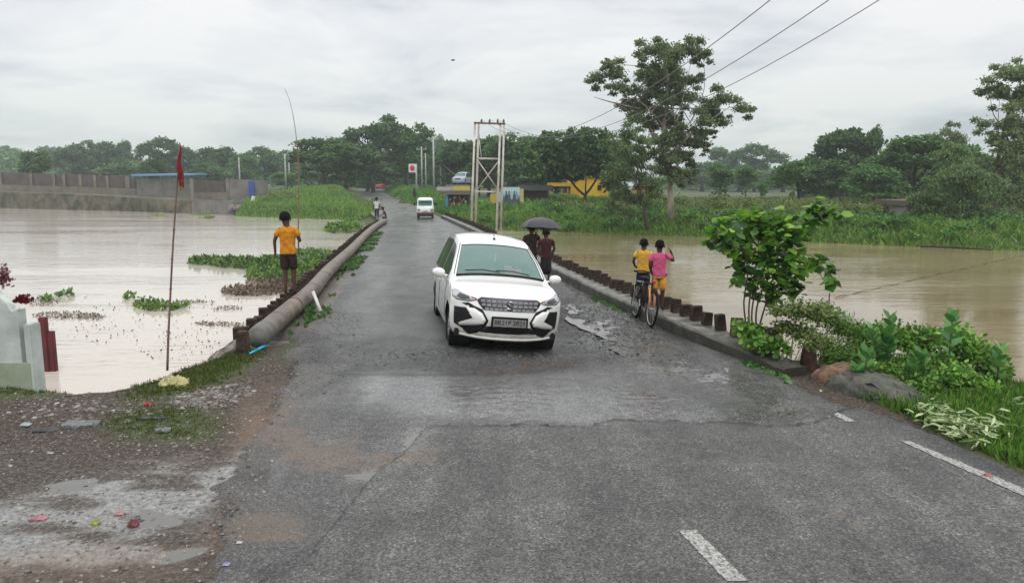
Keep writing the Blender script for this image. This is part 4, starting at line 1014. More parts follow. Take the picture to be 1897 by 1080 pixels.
# ------------------------------------------------------------------ near vegetation on the right
def near_plant(name, base, blobs, n, size, leafm, label, seed, tmpl=LEAF6, cat_='shrub', stems=6, r=0.012, droop=.2, fill=.8, group=None, depth=.2):
    rs = np.random.RandomState(seed); root = empty(name, base, 0, label, cat_, group); b0 = Vector(base)
    B = []
    for (px, py, rp, dy) in blobs:
        Y = base[1] + dy; q = Q(px, py, Y) - b0; rr = rp / (F_PX / Y)
        B.append((q.x, q.y, q.z, rr))
    V, F = blob_leaves(rs, B, n, size, tmpl, droop, .9, fill)
    npmesh('foliage', V, F, M[leafm], root)
    mb = MB()
    for k in range(stems):
        b = B[rs.randint(len(B))]; limb(mb, (rs.uniform(-.08, .08), rs.uniform(-.08, .08), -.1), (b[0], b[1], b[2]), r, r * .3, rs, .08)
    mb.build('stem', M['twig'], root, True)
    return root
# broad leaved sapling
def sapling():
    Y = 11.0; b = Q(1392, 618, Y); b0 = Vector((b.x, Y, -0.3)); rs = np.random.RandomState(31)
    root = empty('young_tree', b0, 0, 'young broad leaved bright green tree with several thin stems behind the right kerb', 'tree')
    W = lambda px, py, dy=0: Q(px, py, Y + dy) - b0
    mb = MB(); tips = []; DN = [(1386, 655)]
    stems = [[(1383, 618), (1378, 560), (1385, 500), (1372, 455), (1345, 425)], [(1388, 620), (1388, 560), (1400, 500), (1405, 450), (1390, 405)],
             [(1400, 618), (1402, 570), (1420, 520), (1450, 460), (1500, 405), (1535, 380)], [(1405, 615), (1418, 565), (1430, 520), (1470, 480), (1510, 490), (1538, 515)],
             [(1392, 620), (1395, 560), (1415, 500), (1440, 440), (1440, 400)]]
    paths = []
    for s in stems:
        dy = rs.uniform(-.25, .25); pts = [W(p[0], p[1], dy * i / 3) for i, p in enumerate(s)]
        pts = [Vector((pts[0].x * .6, 0, -.1))] + pts; pts = cat(pts, 4); mb.tube(pts, [0.017 * (1 - .75 * i / (len(pts) - 1)) for i in range(len(pts))], 6); paths.append(pts)
    # leaf clusters along twigs
    clus = [(1345, 420, 26), (1330, 440, 18), (1360, 450, 26), (1380, 415, 26), (1400, 400, 22), (1410, 435, 30), (1440, 410, 26), (1450, 440, 30), (1385, 470, 26), (1420, 475, 30), (1455, 475, 28), (1480, 430, 20),
            (1500, 400, 18), (1525, 385, 18), (1540, 392, 14), (1510, 415, 12), (1400, 510, 26), (1435, 510, 30), (1465, 510, 24), (1490, 480, 18), (1515, 485, 16), (1535, 500, 16), (1540, 520, 13), (1425, 540, 22),
            (1450, 540, 18), (1475, 535, 14), (1375, 500, 16), (1365, 490, 12), (1322, 425, 10), (1385, 545, 10), (1345, 455, 16), (1365, 520, 8)]
    C = []; 
    for (px, py, r) in clus:
        q = W(px, py, rs.uniform(-.3, .3)); ppm = F_PX / Y
        a = min((p for path in paths for p in path), key=lambda p: (p - q).length + (0.5 if p.z < 0.7 else 0))
        limb(mb, a, q, .006, .002, rs, .1, 4, 5)
        k = max(8, int(r * r * .095)); d = rdir(rs, k); rad = r / ppm * (0.2 + 1.05 * rs.rand(k) ** .6)
        C.append(np.array(q)[None] + d * rad[:, None] * np.array([1, 1.2, .85]))
    C = np.concatenate(C); n = len(C)
    a = rs.rand(n) * 6.283
    U = unit(np.column_stack([np.cos(a), np.sin(a), rs.uniform(-1.0, .15, n)])); N = unit(np.column_stack([rs.normal(scale=.45, size=(n, 2)), np.ones(n)]))
    V, F = leaves(C, U, N, (0.07 + .12 * rs.rand(n)), LEAF6)
    npmesh('foliage', V, F, M['leaf_young'], root); mb.build('stem', M['twig'], root, True)
sapling()
VG = 'shrubs on the near right slope'
near_plant('shrub', (3.25, 10.4, -0.3), [(1385, 615, 22, 0), (1410, 625, 26, 0), (1400, 640, 26, -.3), (1430, 640, 24, -.4), (1370, 605, 12, 0), (1450, 655, 18, -.6)], 620, 0.075, 'leaf_shrub', 'low leafy shrub growing at the foot of the young tree over the kerb', 41, group=VG)
near_plant('shrub', (3.7, 9.9, -0.35), [(1470, 580, 30, 0), (1500, 585, 32, 0), (1480, 620, 34, 0), (1450, 610, 22, .2), (1440, 580, 16, .2), (1520, 590, 26, .1), (1510, 640, 30, -.3)], 3400, 0.05, 'leaf_olive', 'thin grey green twiggy shrub with tiny leaves right of the young tree', 42, RHOMB, stems=22, r=.006, fill=1.0, group=VG)
near_plant('shrub', (4.3, 10.2, -0.6), [(1540, 595, 26, 0), (1565, 615, 36, 0), (1525, 575, 18, .3), (1600, 640, 34, 0), (1550, 665, 34, -.4), (1585, 660, 32, -.3), (1530, 645, 24, -.3), (1600, 700, 30, -.9), (1590, 620, 20, .3)], 6500, 0.07, 'leaf_shrub', 'fine leaved bright green shrub behind the lone broken post', 43, LANCE, stems=16, r=.007, fill=1.0, group=VG)
near_plant('shrub', (5.1, 9.9, -0.8), [(1640, 630, 38, .2), (1690, 640, 42, .2), (1720, 625, 20, .2), (1670, 695, 44, -.6), (1720, 690, 44, -.5), (1640, 700, 32, -.8), (1700, 720, 34, -1.2), (1740, 720, 30, -1.1), (1620, 650, 26, .2)], 7500, 0.065, 'leaf_shrub', 'dense dark green shrub between the two upright milkweed plants', 44, RHOMB, stems=14, group=VG)
near_plant('shrub', (6.3, 9.6, -0.9), [(1775, 635, 34, 0), (1810, 665, 38, 0), (1850, 690, 22, .1), (1770, 710, 40, -.7), (1825, 700, 26, 0), (1755, 670, 24, .2), (1840, 720, 20, 0), (1815, 725, 28, -.8)], 6500, 0.065, 'leaf_shrub', 'dark bushy shrub below the tall milkweed at the right', 45, RHOMB, stems=14, group=VG)
def milkweed(px, pbase, Y, ptop, label, seed, spread=1.0, n=9):
    rs = np.random.RandomState(seed); b = Q(px, pbase, Y); root = empty('milkweed_plant', b, 0, label, 'plant', 'big leaved milkweed plants on the near right slope')
    H = Q(px, ptop, Y).z - b.z; C = []; U = []; N = []; S = []; mb = MB()
    for s in range(3 if spread > .9 else 1):
        off = Vector((rs.uniform(-.25, .25), rs.uniform(-.2, .2), 0)) * spread if s else Vector((0, 0, 0)); h = H * (1 if s == 0 else rs.uniform(.6, .85))
        mb.tube([(0, 0, -.1), off * .6 + Vector((0, 0, h * .5)), off + Vector((0, 0, h * .92))], [.014, .011, .007], 6)
        for k in range(n):
            t = .30 + .64 * k / (n - 1); p = off * t + Vector((0, 0, h * t)); a0 = k * 1.57 + rs.rand()
            for a in (a0, a0 + math.pi):
                C.append(p); el = .45 + .55 * t; U.append((math.cos(a) * (1.15 - t * .5), math.sin(a) * (1.15 - t * .5), el)); N.append((-math.cos(a) * el, -math.sin(a) * el, 1.0)); S.append(.165 * (1.1 - .45 * abs(t - .6)) * rs.uniform(.8, 1.15))
    V, F = leaves(np.array([list(c) for c in C]), np.array(U), np.array(N), np.array(S), LEAF6)
    npmesh('foliage', V, F, M['leaf_milk'], root); mb.build('stem', M['twig'], root, True)
milkweed(1640, 700, 9.2, 585, 'tall upright big leaved plant rising left of the tallest one among the shrubs', 51, 1.0, 8)
milkweed(1755, 700, 9.1, 580, 'tallest upright big leaved plant standing above the dark shrubs near the right edge', 52, .6, 8)
milkweed(1600, 740, 9.0, 650, 'low big leaved plant behind the broken concrete slab', 53, 1.0, 8)
milkweed(1845, 730, 9.2, 640, 'small lone big leaved plant sticking out over the water at the right edge', 54, .3, 6)
milkweed(1700, 730, 8.8, 655, 'big leaved plant half buried in the dense shrub', 55, 1.0, 8)
# near grass (stuff)
def near_region(fn, x0, x1, y0, y1):
    def f(rs, n):
        x = rs.uniform(x0, x1, n * 6); y = rs.uniform(y0, y1, n * 6); px, py = proj(x, y, np.zeros_like(x)); k = rs.rand(n * 6) < fn(px, py, x, y)
        return np.column_stack([x, y])[k][:n]
    return f
field('grass_verge', 61, near_region(lambda px, py, x, y: (x > xr(y) + .35 + (y > 8.6) * .9) * 1.0 * (y < 10.6), 3.2, 9.5, 4.6, 10.6), 11000, .13, 1.4, 8, 'grass_near', 'bright green grass on the right verge below the shrubs', 'grass', .5)
field('grass_verge', 62, near_region(lambda px, py, x, y: np.clip(blob(px, py, 355, 690, 110, 26, -18), 0, 1) * (y < np.interp(x, NEAR[:, 0], NEAR[:, 1]) - .0), -6.3, -3, 8, 11.6), 1900, .07, 1.8, 6, 'moss', 'short mossy green grass at the foot of the pipe end and flag pole', 'grass', .7)
field('grass_patch', 63, near_region(lambda px, py, x, y: np.clip(blob(px, py, 300, 785, 95, 28), 0, 1) * .6 * fbm(x * 3, y * 3, 7) * 1.6, -6.3, -2.6, 7, 9), 1500, .045, 1.8, 6, 'moss', 'thin mossy grass patch on the bare brown ground', 'grass', .8)
field('grass_patch', 64, near_region(lambda px, py, x, y: blob(px, py, 30, 722, 75, 9), -7.8, -5, 8, 10), 500, .07, 1.6, 6, 'moss', 'strip of short grass along the foot of the whitewashed wall', 'grass', .5)
field('pipe_weeds', 65, lambda rs, n: (lambda t: np.column_stack([np.interp(t, [p.y for p in PIPE], [p.x for p in PIPE]) + .2 + rs.rand(n) ** 2 * .45, t])[(vnoise(t * .9, t * 0, 3) > .45) & ((t > 21) | (rs.rand(n) < .07))])(PIPE[0].y + .3 + rs.rand(n) ** 1.4 * 28), 1500, .10, 1.3, 7, 'leaf_mid', 'green weeds sprouting along the roadside foot of the big pipe', 'weeds', .8, BROAD, True)
field('kerb_weeds', 66, lambda rs, n: (lambda t: np.column_stack([np.interp(t, [p.y for p in KER], [p.x for p in KER]) - .02 - rs.rand(n) * .10, t]))(rs.choice([9.7, 10.0, 15.1, 15.4, 14.7], n) + rs.normal(size=n) * .35), 130, .06, 2.0, 6, 'leaf_mid', 'small weeds growing from the foot of the right kerb', 'weeds', .8, BROAD, True)
# uprooted pale leaves heap by the road
def heap():
    rs = np.random.RandomState(71); C = []
    for (px, py, r, k) in ((1720, 778, 16, 34), (1745, 775, 16, 40), (1765, 795, 14, 36), (1795, 808, 18, 60), (1815, 800, 14, 40), (1735, 765, 14, 24), (1835, 785, 12, 14), (1885, 752, 8, 8)):
        p = P(px, py, .05)
        for _ in range(k): C.append((p.x + rs.normal() * r / 180, p.y + rs.normal() * r / 150, .05 + abs(rs.normal()) * .06))
    C = np.array(C); n = len(C); a = rs.rand(n) * 6.28
    V, F = leaves(C, np.column_stack([np.cos(a), np.sin(a), rs.uniform(-.4, .5, n)]), unit(rdir(rs, n) + np.array([0, 0, .8])), .10 + .09 * rs.rand(n), (np.array([(0, 0, 0), (.3, .085, .03), (.75, .08, .02), (1, 0, -.12), (.75, -.08, .02), (.3, -.085, .03)]), [(0, 1, 2, 3), (0, 3, 4, 5)]))
    o = npmesh('uprooted_plants', V, F, M['pale_leaf']); o.location.z = 0.02 + gz(5.3, 7.4); tag(o, 'heap of wilted pale green leaves dumped on the road edge at the right', 'leaf heap', kind='stuff')
heap()
# earth mound wrapped in coir and the broken slab at the end of the kerb
def lump(name, pts, m, label, cat_, seed, amp=.02, z0=0.0):
    pts = [(pts[i][0] + (pts[i + 1][0] - pts[i][0]) * k / 3, pts[i][1] + (pts[i + 1][1] - pts[i][1]) * k / 3, pts[i][2] + (pts[i + 1][2] - pts[i][2]) * k / 3) for i in range(len(pts) - 1) for k in range(3)] + [pts[-1]]
    """pts: cross profile list (px,py,height,radius) lofted between"""
    rs = np.random.RandomState(seed); mb = MB(); rings = []
    n = 22; vs = []
    for i, (p, h, r) in enumerate(pts):
        d = (pts[min(i + 1, len(pts) - 1)][0] - pts[max(i - 1, 0)][0]).normalized(); s = Vector((d.y, -d.x, 0))
        for k in range(n):
            t = math.pi * k / (n - 1); q = p + s * (-r * math.cos(t)) + Vector((0, 0, h * math.sin(t) ** .45 - .06))
            q += Vector(rs.normal(size=3) * amp); vs.append(q)
    fs = [(i * n + k, i * n + k + 1, (i + 1) * n + k + 1, (i + 1) * n + k) for i in range(len(pts) - 1) for k in range(n - 1)]
    fs += [tuple(range(n))[::-1], tuple((len(pts) - 1) * n + k for k in range(n))]
    mb.add(vs, fs); o = mb.build(name, m, None, True); return tag(o, label, cat_)
a = P(1512, 704); b = P(1690, 760)
def along(t, side=0.0):
    p = a + (b - a) * t; d = (b - a).normalized(); return p + Vector((-d.y, d.x, 0)) * side
M['coir'] = mat('coir', (0.27, 0.16, 0.10), (0.09, 0.05, 0.03), 9, .9, 1.0, 60)
M['slabrock'] = mat('slabrock', (0.12, 0.12, 0.095), (0.03, 0.032, 0.024), 4, .6, .8, 16)
lump('earth_mound', [(along(-.12, .24), .05, .14), (along(-.04, .24), .22, .28), (along(.08, .26), .29, .34), (along(.22, .28), .30, .36), (along(.38, .30), .27, .35), (along(.48, .32), .2, .3)], M['coir'], 'reddish brown fibrous earth mound between the lone post and the broken slab', 'mound', 81, .008)
lump('broken_slab', [(along(.20, .16), .20, .28), (along(.30, .16), .27, .32), (along(.45, .18), .28, .34), (along(.62, .20), .26, .34), (along(.80, .22), .19, .31), (along(.98, .26), .11, .25), (along(1.15, .3), .03, .14)], M['slabrock'], 'dark grey broken concrete block sloping down into the grass beside the road', 'concrete block', 82, .018)

# ------------------------------------------------------------------ left foreground
M['maroon'] = mat('maroon', (0.14, 0.02, 0.025), (0.08, 0.014, 0.018), 3, .6)
def white_wall():
    Yw = P(40, 713).y
    root = empty('boundary_wall', (P(75, 716).x - .19, Yw, 0), 0, 'pale whitewashed wall with a stepped scalloped top at the left edge beside the water', 'wall')
    X0 = root.location.x
    xs = np.array([X_at(p, Yw) for p in (-180, -60, 0, 8, 12, 28, 32, 40, 50, 54, 58, 62, 70)]) - X0 - .17
    tops = [Q(10, y, Yw).z for y in (470, 505, 522, 526, 537, 541, 548, 556, 566, 577, 582, 580, 574)]
    vs = []; fs = []; n = len(xs)
    for dy in (0, .16):
        for x, t in zip(xs, tops): vs += [(x, dy, -.6), (x, dy, t)]
    for i in range(n - 1):
        a_, b_ = 2 * i, 2 * (i + 1); o_ = 2 * n
        fs += [(a_, b_, b_ + 1, a_ + 1), (a_ + o_, a_ + 1 + o_, b_ + 1 + o_, b_ + o_), (a_ + 1, b_ + 1, b_ + 1 + o_, a_ + 1 + o_)]
    fs += [(0, 1, 1 + 2 * n, 2 * n), (2 * n - 2, 2 * n - 1, 4 * n - 1, 4 * n - 2)]
    MB().add(vs, fs).build('wall_panel', M['wall_white'], root, bevel=0.0)
    mb = MB(); mb.box((0.05, .08, .05), (.10, .2, 1.46)); mb.build('end_pier', M['wall_white'], root, bevel=.012)
    mb = MB(); mb.tube([(x, 0.03, t + .012) for x, t in zip(xs, tops)], .028, 8); mb.build('coping', M['wall_white'], root, True)
    mb = MB(); mb.box((-1.0, -.012, .04), (2.1, .03, .5)); mb.build('plinth', mat('wall_damp', (0.38, 0.42, 0.33), (0.24, 0.28, 0.19), 2, .7, .3, 14), root)
white_wall()
mb = MB(); c = P(86, 690, WZ)
mb.box((c.x - .04, c.y + .1, -.30), (.12, .1, 1.1)); mb.box((c.x + .05, c.y + .12, -.42), (.13, .09, .85))
tag(mb.build('maroon_shrine_block', M['maroon'], bevel=.01), 'dark maroon painted masonry steps standing in the water behind the whitewashed wall', 'masonry block')
def garland(px, py, w, h, label, seed, cols):
    rs = np.random.RandomState(seed); c = Q(px, py, 9.6); n = 130
    C = np.array(c)[None] + rs.normal(size=(n, 3)) * np.array([w, .08, h]) / 148 * .5
    V, F = leaves(C, rdir(rs, n), rdir(rs, n), .03 + .035 * rs.rand(n), LEAF6); return tag(npmesh('cloth_bundle', V, F, cols), label, 'cloth')
M['garl'] = leafmat('garl', [(0.12, .02, .03), (.3, .18, .18), (.2, .04, .05), (.45, .36, .34)], trans=.1)
M['garl2'] = leafmat('garl2', [(0.10, .01, .015), (.2, .015, .02), (.05, .01, .015)], trans=.1)
garland(8, 512, 14, 20, 'mottled maroon and white bundle draped on top of the whitewashed wall', 91, M['garl'])
garland(42, 555, 13, 6, 'dark red bundle lying lower on the stepped top of the whitewashed wall', 92, M['garl2'])
# flag pole
def flagpole():
    b = P(310, 686, 0); root = empty('flag_pole', (b.x, b.y, -.1), 0, 'thin crooked bamboo pole with a limp red flag planted at the near left waterline', 'flag pole')
    pts = []
    for (px, py) in ((310, 686), (312, 620), (315, 560), (319, 480), (324, 400), (328, 345), (333, 268)):
        q = Q(px, py, b.y) - Vector(root.location); pts.append(q)
    pts = cat(pts, 3)
    mb = MB(); mb.tube(pts, [.017 - .008 * i / len(pts) for i in range(len(pts))], 8)
    for p in pts[1:-4:2]: mb.tube([p + Vector((0, 0, -.008)), p + Vector((0, 0, .008))], .0195, 8)
    mb.build('pole', M['bamboo'], root, True)
    # limp flag: folded cloth hanging round the top
    rs = np.random.RandomState(5); vs = []; n = 26; k = 10
    prof = [(333, 266, 2, 0), (334, 275, 3, .5), (333, 288, 4, 0), (332, 300, 5, 0), (333, 310, 7, .3), (333, 318, 9, 0), (334, 326, 8, .2), (335, 334, 7, .4), (337, 342, 6, .6), (338, 347, 4, 1)]
    for (px, py, w, s) in prof:
        for j in range(n):
            t = 2 * math.pi * j / n; rr = (w * .8 / 137) * (.62 + .38 * math.cos(3 * t + py * .15))
            q = Q(px, py, b.y) - Vector(root.location); vs.append(q + Vector((rr * math.cos(t), rr * .8 * math.sin(t), .012 * math.sin(5 * t))))
    MB().add(vs, grid_faces(len(prof), n, True).tolist()).build('flag', mat('red_cloth', (0.30, 0.015, 0.025), (0.07, 0.006, 0.01), 12, .8), root, True)
    mb = MB(); q = Q(338, 347, b.y) - Vector(root.location)
    for s in range(7): mb.tube([q + Vector((rs.uniform(-.03, .03), 0, .03)), q + Vector((rs.uniform(-.06, .05), rs.uniform(-.02, .02), -.03 - .05 * rs.rand()))], [.008, .003], 5)
    mb.build('fringe', mat('fringe', (0.35, 0.28, 0.12), (0.15, .1, .05), 20, .8), root)
flagpole()
# concrete abutment edge left
lump('abutment_edge', [(P(392, 668), .12, .06), (P(415, 655), .14, .08), (P(440, 640), .16, .10)], M['concrete'], 'small sloping grey concrete edge beside the black end post', 'concrete edge', 83, .008)
# yellow sack, blue bottle, litter
LS = .85
def litter(name, px, py, size, col, label, seed, cat_='litter', hgt=.25, rot=0.0, z=0.0, rough=.5):
    rs = np.random.RandomState(seed); p = P(px, py, z); p.z = max(gz(p.x, p.y), float(road_z(np.array([p.x]), np.array([p.y]))[0] + .03) if p.x > xl(p.y) else -9)
    nu, nv = 9, 7; vs = []
    for dz in (0, 1):
        for i in range(nu):
            for j in range(nv):
                u, v = i / (nu - 1) * 2 - 1, j / (nv - 1) * 2 - 1
                e = max(abs(u), abs(v)) ** 3 * .25
                x = u * size[0] / 2 * LS * (1 - .15 * abs(v)) + rs.normal() * size[0] * .02; y = v * size[1] / 2 + rs.normal() * size[1] * .02
                bulge = (1 - u * u) ** .5 * (1 - v * v) ** .5
                zz = size[2] * (hgt + (1 - hgt) * bulge) * (1 + .25 * rs.normal()) if dz else 0.0
                vs.append((x, y, zz))
    o_ = nu * nv; g = grid_faces(nu, nv); fs = [tuple(q[::-1]) for q in g.tolist()] + [tuple(int(i) + o_ for i in q) for q in g.tolist()]
    rim = [(i, 0) for i in range(nu)] + [(nu - 1, j) for j in range(1, nv)] + [(i, nv - 1) for i in range(nu - 2, -1, -1)] + [(0, j) for j in range(nv - 2, 0, -1)]
    ids = [i * nv + j for i, j in rim]
    fs += [(ids[k], ids[(k + 1) % len(ids)], ids[(k + 1) % len(ids)] + o_, ids[k] + o_) for k in range(len(ids))]
    g_ = sum(col) / 3; col = tuple(.72 * c + .28 * g_ for c in col) if seed > 7 else col; o = MB().add(vs, fs).build(name, mat('lit_%s' % seed, col, tuple(q * .45 for q in col), 30, rough, .8, 60), None, False); o.location = p + Vector((0, 0, .004)); o.rotation_euler = (0, 0, rot)
    return tag(o, label, cat_)
litter('plastic_sack', 322, 712, (.42, .24, .10), (0.52, 0.47, 0.20), 'pale yellow plastic sack lying on the grass by the flag pole', 1, 'sack', .3, .25)
litter('cloth_scrap', 274, 749, (.10, .06, .03), (0.55, 0.03, 0.05), 'small bright red scrap on the bare ground left of the road', 2)
litter('concrete_slab', 150, 789, (.42, .17, .03), (0.19, 0.20, 0.20), 'flat grey slab lying on the brown ground at the left', 3, 'slab', .9, .1, rough=.4)
litter('plastic_sheet', 85, 795, (.3, .12, .03), (0.05, 0.055, 0.06), 'dark wet plastic sheet crumpled left of the flat grey slab', 4, 'litter', .3)
litter('plastic_bag', 48, 789, (.12, .07, .03), (0.45, 0.55, 0.55), 'pale bluish plastic bag at the far left of the brown ground', 5)
litter('paving_stone', 303, 801, (.17, .09, .025), (0.21, 0.22, 0.22), 'small flat grey stone in the mossy patch', 6, 'stone', .9)
litter('paving_stone', 285, 777, (.36, .06, .02), (0.07, 0.075, 0.08), 'long dark stone strip at the upper edge of the mossy patch', 7, 'stone', .9)
litter('food_wrapper', 72, 961, (.16, .06, .02), (0.55, 0.16, 0.2), 'pinkish red wrapper on the wet ground at the far left', 8)
litter('food_wrapper', 222, 952, (.09, .05, .015), (0.55, 0.2, 0.17), 'faded salmon wrapper on the wet gravel', 9)
litter('food_wrapper', 177, 970, (.07, .06, .03), (0.42, 0.45, 0.05), 'small yellow green wrapper on the wet gravel', 10)
litter('food_wrapper', 247, 972, (.09, .06, .04), (0.25, 0.03, 0.04), 'dark red crumpled wrapper right of the yellow green one', 11)
litter('food_wrapper', 420, 1054, (.06, .04, .015), (0.35, 0.3, 0.7), 'tiny violet wrapper at the bottom left of the road', 12)
litter('food_wrapper', 444, 1014, (.05, .03, .012), (0.6, 0.65, 0.62), 'tiny white scrap above the violet wrapper', 13)
litter('paper_scrap', 93, 838, (.08, .03, .015), (0.5, 0.48, 0.44), 'small whitish scrap on the brown ground below the slab', 14)
litter('brick_chip', 1828, 900, (.10, .05, .02), (0.5, 0.12, 0.1), 'small pink brick chip lying on the white edge line', 15, 'chip')
litter('paper_scrap', 1520, 730, (.035, .03, .02), (0.65, 0.65, 0.63), 'tiny white scrap at the foot of the earth mound', 16)
# cyan toothbrush-like plastic tube by the pipe end
a_ = P(463, 661, .0); b_ = P(494, 645, .0); mb = MB(); d_ = (b_ - a_)
mb.tube([a_, a_ + d_ * .4], [.016, .02], 8); mb.tube([a_ + d_ * .47, b_], [.022, .02], 8)
o = mb.build('plastic_tube', flat('cyan', (0.02, 0.42, 0.62), .4), smooth=True); o.location.z = .05; tag(o, 'bright cyan plastic tube lying below the open end of the big pipe', 'litter')
# pebbles (stuff)
def pebbles(name, seed, fn, n, s0, s1, m, label, onroad=False, x0=-7, x1=8, y0=3, y1=17):
    rs = np.random.RandomState(seed); N = n * 8; x = rs.uniform(x0, x1, N); y = y0 + (y1 - y0) * rs.rand(N)
    px, py = proj(x, y, np.zeros(N)); k = rs.rand(N) < fn(px, py, x, y); x, y = x[k][:n], y[k][:n]; n = len(x)
    z = ground_h(x, y)
    onr = (x > xl(y)) & (x < xr(y)); z = np.where(onr, road_z(x, y) + .03, z)
    base = np.array([(-1, -1, -.4), (1, -1, -.4), (1, 1, -.4), (-1, 1, -.4), (-.6, -.7, .6), (.7, -.6, .5), (.6, .7, .65), (-.7, .6, .55)])
    fs = np.array([(3, 2, 1, 0), (4, 5, 6, 7), (0, 1, 5, 4), (1, 2, 6, 5), (2, 3, 7, 6), (3, 0, 4, 7)])
    S = (s0 + (s1 - s0) * rs.rand(n) ** 3)[:, None, None]; a = rs.rand(n) * 6.28; c, s = np.cos(a), np.sin(a)
    T = base[None] * (1 + .35 * rs.normal(size=(n, 8, 3))) * S * np.array([1, .8, .6])
    X = T[..., 0] * c[:, None] - T[..., 1] * s[:, None]; Y = T[..., 0] * s[:, None] + T[..., 1] * c[:, None]
    V = np.stack([X + x[:, None], Y + y[:, None], T[..., 2] + z[:, None]], -1).reshape(-1, 3)
    F = (np.arange(n)[:, None, None] * 8 + fs[None]).reshape(-1, 4)
    tag(npmesh(name, V, F, m), label, 'gravel', kind='stuff')
def pebmat(name, cols, rough=.6):
    m, nt, b = newmat(name); g = node(nt, 'ShaderNodeNewGeometry'); r = ramp(nt, [(i / (len(cols) - 1), c) for i, c in enumerate(cols)], g.outputs['Random Per Island'])
    nt.links.new(r.outputs[0], b.inputs['Base Color']); b.inputs['Roughness'].default_value = rough; return m
M['peb'] = pebmat('peb', [(.04, .035, .03), (.12, .10, .085), (.22, .20, .18), (.08, .07, .06), (.38, .35, .33)])
M['peb_dark'] = pebmat('peb_dark', [(.02, .02, .02), (.06, .06, .06), (.14, .14, .14), (.04, .04, .04)], .4)
pebbles('loose_gravel', 101, lambda px, py, x, y: (x < xl(y) + .3) * .5 * np.where(y < 8.9, 1, .3), 14000, .003, .017, M['peb'], 'small stones and crumbs scattered over the bare ground left of the road', x0=-7.5, x1=-1.5, y0=3.5, y1=10.5)
pebbles('loose_gravel', 102, lambda px, py, x, y: np.clip(blob(px, py, 1130, 600, 130, 60, 18) + .8 * blob(px, py, 900, 668, 220, 20) + .6 * blob(px, py, 1225, 655, 120, 30, 20) + .5 * blob(px, py, 600, 660, 60, 90, 25), 0, 1) * .8, 7000, .006, .024, M['peb_dark'], 'loose dark road metal round the car and the broken surface', x0=-5, x1=4.5, y0=8.5, y1=17)
pebbles('rubble_heap', 103, lambda px, py, x, y: blob(px, py, 395, 735, 75, 17, -10) * .9 + blob(px, py, 110, 760, 150, 20) * .3, 1500, .01, .04, M['peb'], 'darker broken stones heaped between the mossy bank and the road', x0=-7, x1=-2.5, y0=7, y1=10)
# water hyacinth mats and floating debris
def matweed(name, pts, n, size, hgt, m, label, seed, tmpl=BROAD, cat_='water weeds'):
    rs = np.random.RandomState(seed); C = []
    W_ = np.array([p[2] * p[3] for p in pts], float); W_ /= W_.sum()
    for i in rs.choice(len(pts), n, p=W_):
        px, py, rx, ry = pts[i]; t = rs.rand() * 6.28; q = rs.rand() ** .5
        p = P(px + rx * q * math.cos(t), py + ry * q * math.sin(t), WZ); C.append((p.x, p.y, WZ + rs.rand() * hgt * (1 - q * .6)))
    C = np.array(C); V, F = leaves(C, unit(rdir(rs, n) + np.array([0, 0, .5])), unit(rdir(rs, n) + np.array([0, 0, 1.0])), size * (.5 + rs.rand(n)), tmpl)
    return tag(npmesh(name, V, F, M[m]), label, cat_, kind='stuff')
matweed('water_hyacinth', [(390, 487, 40, 5), (430, 490, 45, 8), (470, 492, 40, 9), (510, 490, 30, 12), (370, 488, 20, 3)], 2600, .16, .30, 'hyacinth', 'long floating band of green water hyacinth left of the standing youth', 111)
matweed('water_hyacinth', [(565, 480, 40, 18), (600, 478, 25, 12), (500, 510, 45, 14), (540, 515, 30, 14), (580, 500, 25, 14)], 2900, .16, .26, 'hyacinth', 'green water hyacinth mat behind the standing youth against the bridge', 112)
matweed('floating_debris', [(470, 540, 60, 9), (520, 530, 40, 12), (500, 522, 45, 10), (440, 545, 30, 4)], 2600, .10, .14, 'dead', 'brown rotting plant debris caught at the left edge of the bridge', 113)
matweed('water_hyacinth', [(635, 427, 34, 6), (650, 420, 22, 4)], 900, .3, .5, 'hyacinth', 'farther small bright green weed mat beside the bridge', 114)
matweed('water_hyacinth', [(275, 567, 26, 10), (300, 572, 36, 6), (240, 552, 14, 4), (330, 570, 22, 4)], 420, .12, .16, 'hyacinth', 'dark green weed clump floating right of the flag pole foot', 115)
matweed('water_hyacinth', [(118, 548, 20, 6), (85, 555, 10, 6)], 130, .12, .16, 'hyacinth', 'little weed sprig floating beyond the whitewashed wall', 116)
matweed('floating_debris', [(120, 585, 60, 7), (170, 588, 28, 6), (430, 603, 50, 3), (390, 600, 30, 3), (350, 560, 50, 3), (420, 572, 30, 4), (80, 560, 30, 8)], 1500, .05, .04, 'dead', 'drifting brown scum lines on the near left water', 117)
matweed('floating_debris', [(250, 600, 170, 40), (330, 640, 80, 30), (200, 560, 120, 12), (400, 560, 60, 20)], 380, .045, .015, 'dead', 'scattered floating bits dotting the near left water', 118)
